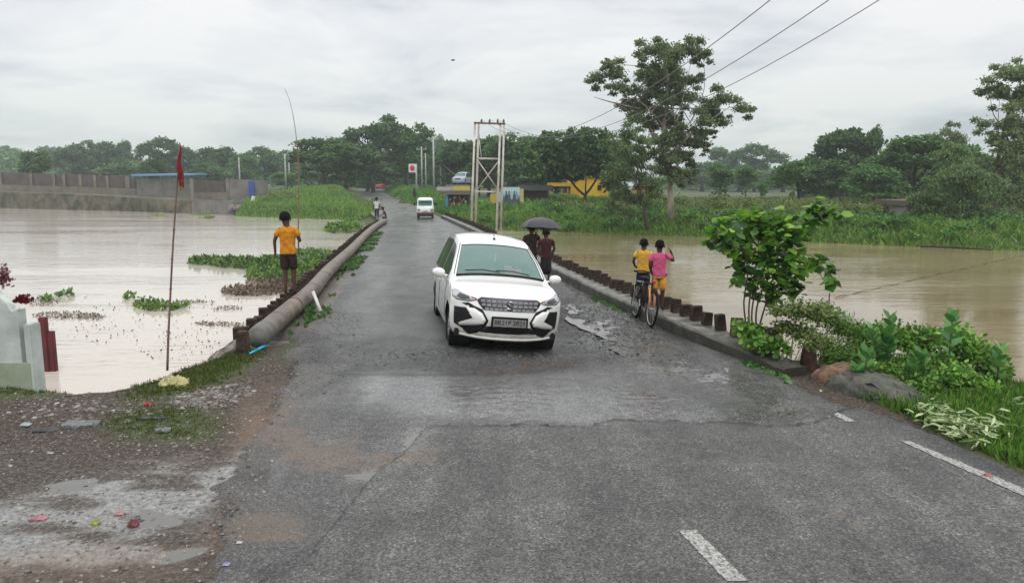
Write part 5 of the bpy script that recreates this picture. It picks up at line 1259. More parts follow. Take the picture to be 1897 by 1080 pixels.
# ------------------------------------------------------------------ pylon in the river
def pylon():
    Y = 52.0; b = Q(905, 425, Y); root = empty('lattice_pylon', (b.x, Y, WZ), 0, 'tall whitish four legged pylon with a crossed brace at the water edge beyond the car', 'pylon')
    o = Vector(root.location); W = lambda px, py, dy=0.0: Q(px, py, Y + dy) - o
    legs = [((872, 428), (880, 226), 0.0), ((880, 430), (887, 226), .5), ((919, 440), (927, 226), 0.0), ((927, 440), (934, 226), .5)]
    for (a, c, dy) in legs:
        mb = MB(); p, q = W(a[0], a[1], dy), W(c[0], c[1], dy); mb.tube([p + Vector((0, 0, -.4)), q], [.085, .065], 8); mb.build('leg', M['lattice'], root, True)
    def bar(a, c, dy, r, nm='brace', m='lattice'):
        mb = MB(); mb.tube([W(*a, dy), W(*c, dy)], r, 6); mb.build(nm, M[m], root, True)
    bar((878, 228), (936, 230), -.08, .07, 'top_beam', 'rust'); bar((878, 228), (936, 230), .58, .07, 'top_beam', 'rust')
    bar((884, 294), (927, 295), .25, .07, 'cross_beam'); bar((880, 355), (925, 356), .25, .06, 'cross_beam')
    bar((884, 296), (924, 354), .2, .045); bar((926, 296), (882, 354), .3, .045)
    bar((888, 260), (892, 294), .25, .03)
    for px in (892, 907, 922, 933):
        mb = MB(); mb.lathe(W(px, 228, .2), [(0, .05), (.05, .09), (.1, .05), (.15, .085), (.2, .04), (.27, .03), (.27, 0)], 'Z', 10); mb.build('insulator', flat('ceramic', (0.10, 0.06, 0.05), .3), root, True)
    mb = MB(); mb.box(W(924, 366, -.12), (.34, .2, .66)); mb.build('switch_box', flat('boxgrey', (0.38, 0.38, 0.36), .6), root, bevel=.02)
    return [Vector(o) + W(px, 221, .2) for px in (892, 907, 922)]
tops = pylon()
def wire(a, b, sag, r, label, n=40):
    pts = [a + (b - a) * (i / n) + Vector((0, 0, -4 * sag * (i / n) * (1 - i / n))) for i in range(n + 1)]
    o = MB().tube(pts, r, 5).build('power_line', M['wire'], None, True); return tag(o, label, 'power line', 'overhead wires')
M['wire'] = mat('wire', (0.17, 0.17, 0.17), (0.14, 0.14, 0.14), 5, .6)
def fit_wire(a, pts2d):
    """end point over the camera and sag so the catenary passes through photo points"""
    best = None
    for Yb in (3.0,):
        for xb in np.arange(3, 26, .4):
            for zb in np.arange(4, 20, .3):
                for sag in np.arange(.2, 4.0, .2):
                    t = np.linspace(0, .985, 90); X = a.x + (xb - a.x) * t; Yv = a.y + (Yb - a.y) * t; Z = a.z + (zb - a.z) * t - 4 * sag * t * (1 - t)
                    px, py = proj(X, Yv, Z); e = 0
                    for (u, v) in pts2d: e += np.min((px - u) ** 2 + (py - v) ** 2)
                    if best is None or e < best[0]: best = (e, Vector((xb, Yb, zb)), sag)
    return best
WIRES = [((8.5, 1.0, 10.5), 3.8), ((10.5, 1.0, 11.2), 4.1), ((12.5, 1.0, 12.0), 4.4)]
labs = ('leftmost of the three overhead wires running from the pylon to the top right', 'middle one of the three overhead wires running from the pylon to the top right', 'rightmost of the three overhead wires running from the pylon to the top right')
for a, (b, s), lb in zip(tops, WIRES, labs): wire(a, Vector(b), s, .011, lb)

# ------------------------------------------------------------------ far left compound
def strip_wall(name, ptsb, z_tops, thick, m, label, z0=-1.2, parent=None, cat_='wall'):
    mb = MB()
    for i in range(len(ptsb) - 1):
        a, b = Vector(ptsb[i]), Vector(ptsb[i + 1]); d = (b - a).normalized(); n = Vector((-d.y, d.x, 0)) * thick
        za, zb = z_tops[i], z_tops[i + 1]
        vs = [(a.x, a.y, z0), (b.x, b.y, z0), (b.x, b.y, zb), (a.x, a.y, za)]; vs += [(v[0] + n.x, v[1] + n.y, v[2]) for v in vs]
        mb.add(vs, [(0, 1, 2, 3), (7, 6, 5, 4), (3, 2, 6, 7), (0, 3, 7, 4), (1, 5, 6, 2)])
    o = mb.build(name, m, parent)
    if parent is None: tag(o, label, cat_)
    return o
def xy(px, Y): return (X_at(px, Y, 0), Y, 0)
rw = [(-60, 108), (0, 104), (120, 98), (240, 91), (356, 84.5)]
strip_wall('retaining_wall', [xy(*q) for q in rw], [Q(0, t, q[1]).z for t, q in zip((354, 356, 359, 366, 372), rw)], 6.0, M['stonewall'], 'long mossy stone retaining wall rising from the far left water')
rw2 = [(356, 84.5), (432, 80.5)]
strip_wall('retaining_wall', [xy(*q) for q in rw2], [Q(0, t, q[1]).z for t, q in zip((373, 372), rw2)], 6.0, M['greywall'], 'paler smooth concrete block at the right end of the mossy retaining wall')
def compound():
    root = empty('compound_wall', (X_at(120, 104, 0), 104, 0), 0, 'long dark brown compound wall with pale piers above the mossy retaining wall', 'wall'); o = Vector(root.location)
    ln = [(-60, 113), (20, 110), (130, 105), (252, 98)]
    pts = [Vector(xy(*q)) - o for q in ln]
    strip_wall('wall_panel', pts, [Q(0, t, q[1]).z for t, q in zip((318, 320, 323, 327), ln)], .3, M['brickwall'], '', z0=.5, parent=root)
    lo = [Vector(xy(q[0], q[1] - .4)) - o for q in ln]
    strip_wall('footing', lo, [Q(0, t, q[1]).z for t, q in zip((341, 343, 346, 350), ln)], .35, M['tanwall'], '', z0=.3, parent=root)
    for px in (5, 62, 104, 123, 153, 180, 203, 240):
        Yp = float(np.interp(px, [q[0] for q in ln], [q[1] for q in ln])) - .25; p = Vector(xy(px, Yp)) - o; zt = Q(px, float(np.interp(px, [0, 252], [319, 327])), Yp).z
        mb = MB(); mb.box((p.x, p.y, (zt + .8) / 2), (.38 if px != 240 else .55, .3, zt - .8)); mb.build('pier', M['tanwall'], root)
compound()
def hut():
    Y = 95.0; b = Q(305, 372, Y); root = empty('hut', (b.x, Y, 0), 0, 'small grey block hut with a blue tarpaulin roof on the far left bank', 'hut'); o = Vector((b.x, Y, 0)); W = lambda px, py, dy=0.: Q(px, py, Y + dy) - o
    a, c = W(253, 330), W(357, 368); mb = MB(); mb.box(((a.x + c.x) / 2, 1.6, (a.z + c.z) / 2 - .3), (c.x - a.x, 3.2, a.z - c.z + .6)); mb.build('wall', M['greywall'], root)
    q0, q1 = W(248, 325), W(364, 327); mb = MB(); mb.box(((q0.x + q1.x) / 2, 1.4, q0.z), (q1.x - q0.x, 4.2, .22)); mb.warp(lambda p: p + Vector((0, 0, .12 * math.sin(p.x * 1.7) + .10 * p.y * .3)))
    mb.build('roof', flat('bluetarp', (0.13, 0.28, 0.50), .5), root, bevel=.03)
    q = W(300, 331); mb = MB(); mb.box((q.x, -.03, q.z - 1.2), (.12, .1, 2.4)); mb.build('pipe_riser', M['tanwall'], root)
hut()
def rear_wall():
    Y = 90.0; root = empty('compound_wall', (X_at(400, Y, 0), Y, 0), 0, 'short dark brown wall on a tan footing right of the blue roofed hut', 'wall'); o = Vector(root.location)
    seg = [(358, 91), (422, 88)]
    strip_wall('wall_panel', [Vector(xy(*q)) - o for q in seg], [Q(0, t, q[1]).z for t, q in zip((334, 336), seg)], .3, M['brickwall'], '', .5, root)
    strip_wall('footing', [Vector(xy(q[0], q[1] - .4)) - o for q in seg], [Q(0, 357, q[1]).z for q in seg], .35, M['tanwall'], '', 0, root)
    for px in (358, 424):
        p = Vector(xy(px, 88.0)) - o; zt = Q(px, 331, 88).z; mb = MB(); mb.box((p.x, p.y, zt / 2), (.32, .32, zt)); mb.build('pier', M['greywall'], root)
rear_wall()
def door_wall():
    root = empty('compound_wall', (X_at(462, 85, 0), 85, 0), 0, 'grey concrete wall with a blue door at the right end of the compound', 'wall'); o = Vector(root.location)
    seg = [(428, 86), (497, 86)]
    strip_wall('wall_panel', [Vector(xy(*q)) - o for q in seg], [Q(0, t, q[1]).z for t, q in zip((332, 335), seg)], .3, M['greywall'], '', 0, root)
    p0, p1 = Q(460, 336, 85.9), Q(472, 366, 85.9); mb = MB(); mb.box(((p0.x + p1.x) / 2 - o.x, 85.9 - o.y, (p0.z + p1.z) / 2), (p1.x - p0.x, .12, p0.z - p1.z)); mb.build('door', flat('bluedoor', (0.03, 0.08, 0.32), .5), root, bevel=.02)
door_wall()
def rockpile():
    rs = random.Random(4); mb = MB()
    for k in range(26):
        p = Q(430 + rs.random() * 38, 380 + rs.random() * 8, 81); mb.ball((p.x, 81 + rs.uniform(-1, 1), max(p.z, .1) - .1), rs.uniform(.2, .45), 6, 4, .25, rs)
    tag(mb.build('rock_pile', M['tanwall']), 'heap of pale stones at the waterline below the blue door', 'rock pile')
    mb = MB(); mb.tube([Q(462, 384, 80), Q(467, 376, 80), Q(470, 364, 80)], [.25, .16, .2], 8); tag(mb.build('leaning_post', flat('palestump', (0.5, 0.48, 0.42), .7), None, True), 'pale leaning stub beside the stone heap under the blue door', 'post')
rockpile()
def pole(px, pb, pt, Y, r, label, m='pole_grey', arm=False, group='grey utility poles'):
    z0 = gz(X_at(px, Y, 1), Y); x = X_at(px, Y, 2); zt = Q(px, pt, Y).z
    root = empty('utility_pole', (x, Y, z0), 0, label, 'pole', group)
    mb = MB(); mb.tube([(0, 0, -.3), (0, 0, zt - z0)], [r, r * .75], 8); mb.build('pole', M[m], root, True)
    if arm:
        mb = MB(); mb.box((0, 0, zt - z0 - .4), (1.5, .1, .1)); mb.build('crossarm', M[m], root)
        for dx in (-.65, 0, .65): mb = MB(); mb.tube([(dx, 0, zt - z0 - .35), (dx, 0, zt - z0 - .1)], [.06, .04], 6); mb.build('insulator', M['lattice'], root)
M['pole_grey'] = mat('pole_grey', (0.42, 0.44, 0.42), (0.3, 0.32, 0.3), 2, .8)
pole(804, 350, 253, 105, .15, 'tall grey utility pole, the tallest one left of the pylon', arm=True)
pole(817, 350, 295, 112, .13, 'shorter grey utility pole just right of the tallest one')
pole(782, 350, 272, 112, .13, 'pale hazy utility pole left of the tallest one', arm=True)
pole(789, 350, 285, 122, .13, 'second pale hazy utility pole close beside the other left of the tallest')
pole(530, 345, 285, 135, .16, 'slanting grey pole left of the road above the mound, nearer the compound')
pole(537, 345, 292, 150, .14, 'grey pole just right of the other one above the mound left of the road')
pole(445, 332, 292, 120, .14, 'lone grey post rising behind the wall beside the blue door')
pole(888, 340, 250, 96, .10, 'thin dark pole seen between the legs of the pylon', 'bark_dark')
a_ = Q(817, 303, 112); wb = Q(850, 330, 90)
o = MB().tube([a_, a_ + (wb - a_) * .5, wb], .035, 5).build('stay_wire', M['wire'], None, True); tag(o, 'stay wire slanting down right from the shorter grey utility pole', 'wire')

# red and white sign
def sign():
    Y = 104; root = empty('road_sign', (X_at(768, Y, 1), Y, gz(X_at(768, Y, 1), Y)), 0, 'square white sign with a round red mark beside the far road', 'sign'); o = Vector(root.location)
    W = lambda px, py: Q(px, py, Y) - o; c = (W(757, 304) + W(771, 320)) / 2; w = (W(771, 304) - W(757, 304)).x; h = (W(757, 304) - W(757, 320)).z
    mb = MB(); mb.box(c, (w, .12, h)); b = mb.build('sign_board', flat('signwhite', (0.72, 0.70, 0.70), .5), root, bevel=.02)
    mb = MB(); mb.lathe(Vector(c) + Vector((0, -.09, 0)), [(0, 0.0), (0, w * .30), (.03, w * .30)], 'Y', 20); mb.warp(lambda p: Vector((p.x, p.y, c.z + (p.z - c.z) * 1.25))); mb.build('emblem', flat('signred', (0.55, 0.03, 0.06), .5), root)
    mb = MB(); mb.tube([(W(771, 320).x, .1, -.2), (W(771, 320).x, .1, c.z + h / 2)], .12, 8); mb.build('post', M['pole_grey'], root, True)
sign()
# shops, billboard, sheds
def building(name, px0, px1, ptop, pbot, Y, depth, mwall, label, cat_, roofm=None, over=.3, rt=.18):
    zb = gz(X_at((px0 + px1) / 2, Y, 0), Y); x0, x1 = X_at(px0, Y, 1), X_at(px1, Y, 1); zt = Q(px0, ptop, Y).z
    root = empty(name, ((x0 + x1) / 2, Y, zb), 0, label, cat_); w = x1 - x0; h = zt - zb
    mb = MB(); mb.box((0, depth / 2, h / 2 - .3), (w, depth, h + .2)); mb.build('wall', mwall, root)
    if roofm: mb = MB(); mb.box((0, depth / 2 - .2, h + rt * .2), (w + 2 * over, depth + 2 * over + .3, rt)); mb.build('roof', roofm, root, bevel=.02)
    return root, w, h
M['shopdark'] = mat('shopdark', (0.05, 0.04, 0.035), (0.025, 0.02, 0.02), 3, .8)
def stall():
    Y = 66; root, w, h = building('roadside_stall', 828, 868, 357, 386, Y, 2.2, M['shopdark'], 'low roadside stall hung with brown and orange goods behind the van', 'stall', flat('thatch', (0.14, 0.13, 0.10), .9), .35, .2)
    rs = random.Random(3); cols = [(0.45, 0.22, 0.12), (0.5, 0.33, 0.12), (0.35, 0.12, 0.08), (0.5, 0.42, 0.35), (0.25, 0.14, 0.08)]
    for k in range(34):
        mb = MB(); mb.ball((rs.uniform(-w * .38, w * .48), -.15, rs.uniform(.35, h * .82)), (rs.uniform(.06, .13), .06, rs.uniform(.08, .16)), 8, 6, .15, rs); mb.build('hanging_goods', flat('goods%d' % (k % 5), cols[k % 5], .5), root)
    mb = MB(); mb.box((-w / 2 + .02, -.3, .75), (.26, .3, 1.5)); mb.build('side_panel', flat('cyanpanel', (0.06, 0.22, 0.36), .5), root)
    mb = MB(); mb.box((.3, .9, h + .35), (1.5, .7, .42)); mb.build('roof_sheet', flat('yellowtop', (0.50, 0.42, 0.10), .6), root, bevel=.04)
    mb = MB(); mb.box((-w * .55, 1.5, h + .3), (1.9, .6, .38)); mb.build('roof_bundle', flat('palebundle', (0.42, 0.38, 0.36), .7), root, bevel=.05)
stall()
def billboard():
    Y = 64; b = Q(946, 378, Y); root = empty('billboard', (b.x, Y, gz(b.x, Y)), 0, 'small billboard with a teal and green picture and yellow side panels', 'billboard'); o = Vector(root.location); W = lambda px, py, dy=0.: Q(px, py, Y + dy) - o
    def pan(px0, px1, py0, py1, m, nm, dy, th=.06):
        a, c = W(px0, py0), W(px1, py1); mb = MB(); mb.box(((a.x + c.x) / 2, dy, (a.z + c.z) / 2), (abs(c.x - a.x), th, abs(a.z - c.z))); return mb.build(nm, m, root)
    m, nt, bb = newmat('billpic'); tcn = node(nt, 'ShaderNodeTexCoord'); sp = node(nt, 'ShaderNodeSeparateXYZ'); nt.links.new(tcn.outputs['Generated'], sp.inputs[0])
    nn = node(nt, 'ShaderNodeTexNoise', {'Scale': 5.0, 'Detail': 4.0}); nt.links.new(tcn.outputs['Generated'], nn.inputs['Vector'])
    ad = node(nt, 'ShaderNodeMath', operation='MULTIPLY_ADD'); ad.inputs[1].default_value = .5; nt.links.new(nn.outputs['Fac'], ad.inputs[0]); nt.links.new(sp.outputs['Z'], ad.inputs[2])
    rp = ramp(nt, [(.3, (.06, .09, .07)), (.5, (.05, .10, .16)), (.68, (.15, .42, .38)), (.85, (.30, .55, .62)), (1.0, (.45, .6, .62))], ad.outputs[0]); nt.links.new(rp.outputs[0], bb.inputs['Base Color'])
    pan(932, 963, 347, 375, m, 'picture_panel', 0)
    pan(963, 970, 350, 375, flat('yellowpan', (0.50, 0.42, 0.20), .6), 'side_panel', .02); pan(908, 930, 360, 377, flat('yellowpan2', (0.50, 0.36, 0.05), .6), 'side_panel', .3)
    for px in (934, 961): a = W(px, 376, .1); mb = MB(); mb.tube([(a.x, .1, -.3), (a.x, .1, a.z + .3)], .06, 6); mb.build('post', M['bark'], root)
    for k, (px, c) in enumerate(((938, (.04, .05, .09)), (943, (.1, .1, .12)), (948, (.45, .47, .5)), (953, (.05, .06, .1)), (957, (.25, .3, .4)))):
        a = W(px, 362); mb = MB(); mb.ball((a.x, -.04, a.z - .1), (.11, .012, .28), 10, 8); mb.ball((a.x, -.04, a.z + .27), (.07, .012, .09), 8, 6); mb.build('printed_figure', flat('fig%d' % k, c, .5), root)
billboard()
root, w, h = building('shed', 968, 1015, 350, 380, 72, 4.0, mat('shedbrown', (0.085, 0.05, 0.04), (0.05, 0.032, 0.027), .5, .9), 'dark brown shed with a grey sheet roof between the billboard and the yellow building', 'shed', flat('greysheet', (0.14, 0.145, 0.15), .6), .4, .5)
def yellow():
    Y = 78.0; b = Q(1085, 383, Y); root = empty('yellow_building', (b.x, Y, gz(b.x, Y)), 0, 'bright yellow roadside building with a long yellow canopy behind the forked tree', 'building'); o = Vector(root.location); W = lambda px, py, dy=0.: Q(px, py, Y + dy) - o
    ym = mat('yellowpaint', (0.72, 0.47, 0.02), (0.55, 0.30, 0.01), .8, .55); zf = W(1085, 383).z
    def bx(px0, px1, py0, py1, nm, m, y0, dep):
        a, c = W(px0, py0), W(px1, py1); mb = MB(); mb.box(((a.x + c.x) / 2, y0 + dep / 2, (a.z + c.z) / 2), (abs(c.x - a.x), dep, abs(a.z - c.z))); return mb.build(nm, m, root, bevel=.02)
    bx(1017, 1058, 339, 345.5, 'canopy', ym, -1.0, 5.0)
    bx(1018, 1057, 346.5, 349, 'canopy_beam', M['shopdark'], -.8, 4.6)
    bx(1058, 1135, 330, 368, 'wall', ym, 1.5, 4.0)
    bx(1060, 1134, 322, 329, 'parapet', ym, 1.3, 4.4)
    bx(1110, 1117, 343, 353, 'window', M['black'], 1.42, .1)
    for px in (1019, 1040, 1056): bx(px - 1, px + 1, 350, 376, 'column', ym, -.7, .25)
    bx(1192, 1222, 344, 362, 'annex', ym, 1.5, 4.0)
    bx(1012, 1118, 376, 384, 'low_wall', M['shopdark'], -3.0, .3)
yellow()
rs = np.random.RandomState(6)
mounds('hedge', 27, [(X_at(px, 76.0, 1), 76.0, .75) for px in range(1016, 1130, 7)], 'pale green hedge under the yellow canopy', 'leaf_shrub', 420, .14, 'hedge')
def hutr():
    Y = 45.5; root, w, h = building('white_hut', 1682, 1714, 378, 402, Y, 3.0, flat('whitehut', (0.50, 0.47, 0.45), .8), 'small white hut with a brown roof half hidden among the right bank shrubs', 'hut', flat('brownroof', (0.14, 0.09, 0.08), .9), .45, .3)
    mb = MB(); mb.box((.15, -.03, h * .62), (.55, .1, .35)); mb.build('window', M['black'], root)
    mb = MB(); mb.tube([(-w / 2 - .35, -.4, -.2), (-w / 2 - .35, -.4, h)], .07, 6); mb.build('porch_post', M['bark_pale'], root)
hutr()
# debris rope in the water, little stick
p0, p1 = P(1545, 553, WZ), P(1990, 452, WZ)
pts = [p0 + (p1 - p0) * (i / 60) + Vector((0, .0, .02 + .02 * math.sin(i * 1.9))) for i in range(61)]
o = MB().tube(pts, [max(.003, .008 + .008 * math.sin(i * 2.3)) for i in range(61)], 6).build('rope', M['twig'], None, True); tag(o, 'long dark rope stretched across the surface of the right hand water', 'rope')
q = P(1535, 572, WZ); o = MB().tube([q + Vector((0, 0, -.3)), q + Vector((0, 0, .42))], .018, 6).build('stick', M['twig'], None, True); tag(o, 'thin upright stick poking from the water at the near end of the rope', 'stick')
mbb = MB(); mbb.tube([P(1700, 456, WZ + .05), P(1770, 459, WZ + .1), P(1840, 463, WZ + .05)], [.04, .06, .03], 6); tag(mbb.build('driftwood', M['bark_dark']), 'dark driftwood log lying along the far waterline under the feathery shrub tree', 'log')
# bird
q = Q(839, 112, 60); mb = MB(); mb.ball(q, (.16, .08, .06), 8, 6)
mb.add([q + Vector(v) for v in ((-.03, 0, .02), (-.22, .1, .14), (-.06, .2, .04), (.03, 0, .02), (.2, .1, .12), (.08, .2, .04))], [(0, 1, 2), (3, 5, 4)])
tag(mb.build('bird', M['black']), 'tiny dark bird flying in the sky above the bend of the road', 'bird')
for px, py, Y, lb, in ((1074, 394, 60, 'white egret standing on the grassy far bank below the forked tree'), (1055, 424, 53, 'small white egret at the far waterline right of the umbrella')):
    b = Q(px, py + 3, Y); g0 = Vector((b.x, Y, b.z)); mb = MB()
    mb.tube([g0 + Vector((.03, 0, 0)), g0 + Vector((.03, 0, .22))], .012, 5); mb.tube([g0 + Vector((-.03, 0, 0)), g0 + Vector((-.03, 0, .22))], .012, 5)
    mb.ball(g0 + Vector((0, 0, .29)), (.17, .08, .09), 10, 8); mb.tube([g0 + Vector((.12, 0, .32)), g0 + Vector((.17, 0, .42)), g0 + Vector((.14, 0, .52)), g0 + Vector((.2, 0, .55)), g0 + Vector((.29, 0, .53))], [.04, .025, .022, .03, .006], 6)
    tag(mb.build('egret', flat('egret', (0.75, 0.75, 0.72), .7), None, True), lb, 'bird')

# ------------------------------------------------------------------ people
def person(name, loc, rz, H, label, pose, top=None, bottom=None, top_m=None, bot_m=None, hairs=True, hem=.48, shorts=True, leg_len=.30, skirt=False):
    """pose: joint overrides in body units (x right seen from behind, y forward, z up), fractions of H"""
    J = {'pel': (0, 0, .50), 'spi': (0, .0, .62), 'che': (0, .005, .74), 'nec': (0, 0, .835), 'hea': (0, .008, .87), 'hd2': (0, .01, .93), 'hd3': (0, 0.006, .965),
         'shl': (-.10, 0, .80), 'ell': (-.135, -.015, .64), 'wrl': (-.14, .02, .50), 'hal': (-.14, .03, .455),
         'shr': (.10, 0, .80), 'elr': (.135, -.015, .64), 'wrr': (.14, .02, .50), 'har': (.14, .03, .455),
         'hil': (-.05, 0, .49), 'knl': (-.055, .01, .28), 'anl': (-.055, -.01, .045), 'tol': (-.065, .075, .018),
         'hir': (.05, 0, .49), 'knr': (.055, .01, .28), 'anr': (.055, -.01, .045), 'tor': (.065, .075, .018)}
    J.update(pose)
    Rd = {'pel': (.078, .058), 'spi': (.070, .048), 'che': (.085, .055), 'nec': (.030, .030), 'hea': (.046, .050), 'hd2': (.052, .060), 'hd3': (.036, .042),
          'shl': .034, 'ell': .023, 'wrl': .016, 'hal': (.021, .012), 'shr': .034, 'elr': .023, 'wrr': .016, 'har': (.021, .012),
          'hil': .052, 'knl': .032, 'anl': .021, 'tol': (.025, .014), 'hir': .052, 'knr': .032, 'anr': .021, 'tor': (.025, .014)}
    E = [('pel', 'spi'), ('spi', 'che'), ('che', 'nec'), ('nec', 'hea'), ('hea', 'hd2'), ('hd2', 'hd3'), ('che', 'shl'), ('shl', 'ell'), ('ell', 'wrl'), ('wrl', 'hal'), ('che', 'shr'), ('shr', 'elr'), ('elr', 'wrr'), ('wrr', 'har'),
         ('pel', 'hil'), ('hil', 'knl'), ('knl', 'anl'), ('anl', 'tol'), ('pel', 'hir'), ('hir', 'knr'), ('knr', 'anr'), ('anr', 'tor')]
    names = list(J); vs = [Vector(J[n]) * H for n in names]; rad = [Rd[n] for n in names]; es = [(names.index(a), names.index(b)) for a, b in E]
    # fingers and thumb
    for s, w, h in ((-1, 'wrl', 'hal'), (1, 'wrr', 'har')):
        a, b = Vector(J[w]), Vector(J[h]); d = (b - a).normalized(); side = d.cross(Vector((s, 0, 0)))
        side = side.normalized() if side.length > .1 else Vector((0, 1, 0)); pal = d.cross(side).normalized()
        for k in range(4):
            o_ = side * (.0105 * (k - 1.5)); L = (.030, .036, .034, .026)[k]
            p1 = b + d * .010 + o_; p2 = p1 + d * L * .55 + pal * .004 * s; p3 = p2 + d * L * .4 + pal * .012 * s
            i = len(vs); vs += [p1 * H, p2 * H, p3 * H]; rad += [.0062, .0055, .0042]; es += [(names.index(h), i), (i, i + 1), (i + 1, i + 2)]
        p1 = a + (b - a) * .6 - side * .016; p2 = p1 - side * .010 + d * .018; i = len(vs); vs += [p1 * H, p2 * H]; rad += [.0065, .005]; es += [(names.index(h), i), (i, i + 1)]
    root = empty(name, loc, rz, label, 'person')
    me = bpy.data.meshes.new('body'); me.from_pydata([tuple(v) for v in vs], es, []); ob = link('body', me, M['skin'], root)
    sk = ob.modifiers.new('skin', 'SKIN'); sk.use_smooth_shade = True
    for i, r in enumerate(rad):
        sv = me.skin_vertices[0].data[i]; sv.radius = (r[0] * H, r[1] * H) if isinstance(r, tuple) else (r * H, r * H); sv.use_root = (i == 0)
    sb = ob.modifiers.new('sub', 'SUBSURF'); sb.levels = 2; sb.render_levels = 2
    dg = bpy.context.evaluated_depsgraph_get(); me2 = bpy.data.meshes.new_from_object(ob.evaluated_get(dg)); ob.modifiers.clear(); ob.data = me2; me2.name = 'body'
    if not me2.materials: me2.materials.append(M['skin'])
    me2.polygons.foreach_set('use_smooth', [True] * len(me2.polygons))
    # face features and ears as part of the body mesh
    mb = MB(); c = Vector(J['hd2']) * H
    mb.ball(c + Vector((-.062, -.002, -.012)) * H, (.010 * H, .018 * H, .024 * H), 8, 6); mb.ball(c + Vector((.062, -.002, -.012)) * H, (.010 * H, .018 * H, .024 * H), 8, 6)
    mb.ball(c + Vector((0, .066, -.018)) * H, (.012 * H, .016 * H, .016 * H), 8, 6)
    mb.ball(c + Vector((0, .052, -.045)) * H, (.02 * H, .012 * H, .007 * H), 8, 6)
    t = mb.build('ear', M['skin'], None, True); bm = bmesh.new(); bm.from_mesh(me2); bm.from_mesh(t.data); bm.to_mesh(me2); bm.free(); bpy.data.objects.remove(t)
    rs = random.Random(hash(label) & 255 if False else len(label))
    if hairs:
        mb = MB(); c2 = c + Vector((0, -.012, .018)) * H; mb.ball(c2, (.063 * H, .070 * H, .062 * H), 26, 18, .075, rs)
        mb.build('hair', M['hair'], root, True)
    V3 = lambda n: Vector(J[n]) * H
    if top_m:
        mb = MB(); pel, spi, che, nec = V3('pel'), V3('spi'), V3('che'), V3('nec')
        prof = [(hem, .100, .070), (.52, .098, .068), (.58, .090, .062), (.64, .090, .060), (.70, .096, .062), (.76, .106, .064), (.795, .108, .056), (.818, .085, .046), (.836, .042, .036)]
        rings = []
        for z, rx, ry in prof:
            zz = z * H; 
            tt = (z - .5) / .335; cx = pel.x + (nec.x - pel.x) * tt; cyy = pel.y + (nec.y - pel.y) * tt
            wob = .004 * math.sin(z * 60 + len(label))
            rings.append((cx + wob * H, cyy, zz, rx * H * (1 + wob * 4), ry * H))
        mb.loft(rings, 20, 2.4)
        for s in ('l', 'r'):
            a, e = V3('sh' + s), V3('el' + s); mb.tube([a + (V3('che') - a) * .25, a, a + (e - a) * .35, a + (e - a) * .68], [.034 * H, .038 * H, .038 * H, .042 * H], 12)
        ph = len(label) * .37
        mb.warp(lambda p: p + Vector((math.sin(p.z / H * 50 + p.x / H * 40 + ph) * .0045 * H, math.sin(p.z / H * 45 + p.x / H * 65 + ph) * .0035 * H, math.sin(p.x / H * 50 + ph) * .003 * H if p.z < .53 * H else 0)))
        mb.build('shirt', top_m, root, True, sub=1)
    if bot_m:
        mb = MB()
        if skirt:
            mb.loft([(0, 0, .20 * H, .105 * H, .085 * H), (0, 0, .35 * H, .10 * H, .08 * H), (0, 0, .50 * H, .095 * H, .066 * H), (0, 0, .56 * H, .08 * H, .06 * H)], 18)
        else:
            mb.loft([(0, 0, .455 * H, .098 * H, .066 * H), (0, 0, .50 * H, .098 * H, .068 * H), (0, 0, .55 * H, .086 * H, .062 * H)], 18, 2.3)
            for s in ('l', 'r'):
                a, k = V3('hi' + s), V3('kn' + s); an = V3('an' + s)
                z_end = leg_len
                if z_end > .2: q = a + (k - a) * min(1.0, (.49 - z_end) / .21); mb.tube([a + Vector((0, 0, .02 * H)), a + (q - a) * .5, q], [.058 * H, .054 * H, .056 * H], 14)
                else: mb.tube([a + Vector((0, 0, .02 * H)), k, k + (an - k) * ((.28 - z_end) / .235)], [.058 * H, .042 * H, .036 * H], 14)
        mb.build('skirt' if skirt else ('shorts' if leg_len > .2 else 'trousers'), bot_m, root, True, sub=1)
    return root
cl = lambda n, c, c2=None: mat(n, c, c2 or tuple(q * .6 for q in c), 11, .9, 1.0, 16, spec=.2)
# youth on the left parapet
bY = P(537, 545, .19)
yt = person('person', (bY.x, bY.y, .175), R(4), 1.76, 'youth in an orange T-shirt and dark shorts standing on the left parapet',
    {'wrr': (.125, .10, .66), 'har': (.10, .135, .69), 'elr': (.145, .0, .655), 'wrl': (-.155, .015, .53), 'hal': (-.16, .02, .485), 'ell': (-.15, -.02, .66), 'knl': (-.045, .0, .28), 'anl': (-.04, -.03, .045), 'tol': (-.06, .04, .018),
     'hea': (-.012, .008, .87), 'hd2': (-.02, .012, .93), 'hd3': (-.02, .006, .965), 'shl': (-.095, 0, .80), 'shr': (.095, 0, .80)},
    top_m=cl('orange_cloth', (0.62, 0.27, 0.02), (0.42, 0.15, 0.01)), bot_m=cl('dark_cloth', (0.035, 0.018, 0.018)), leg_len=.30, hem=.485)
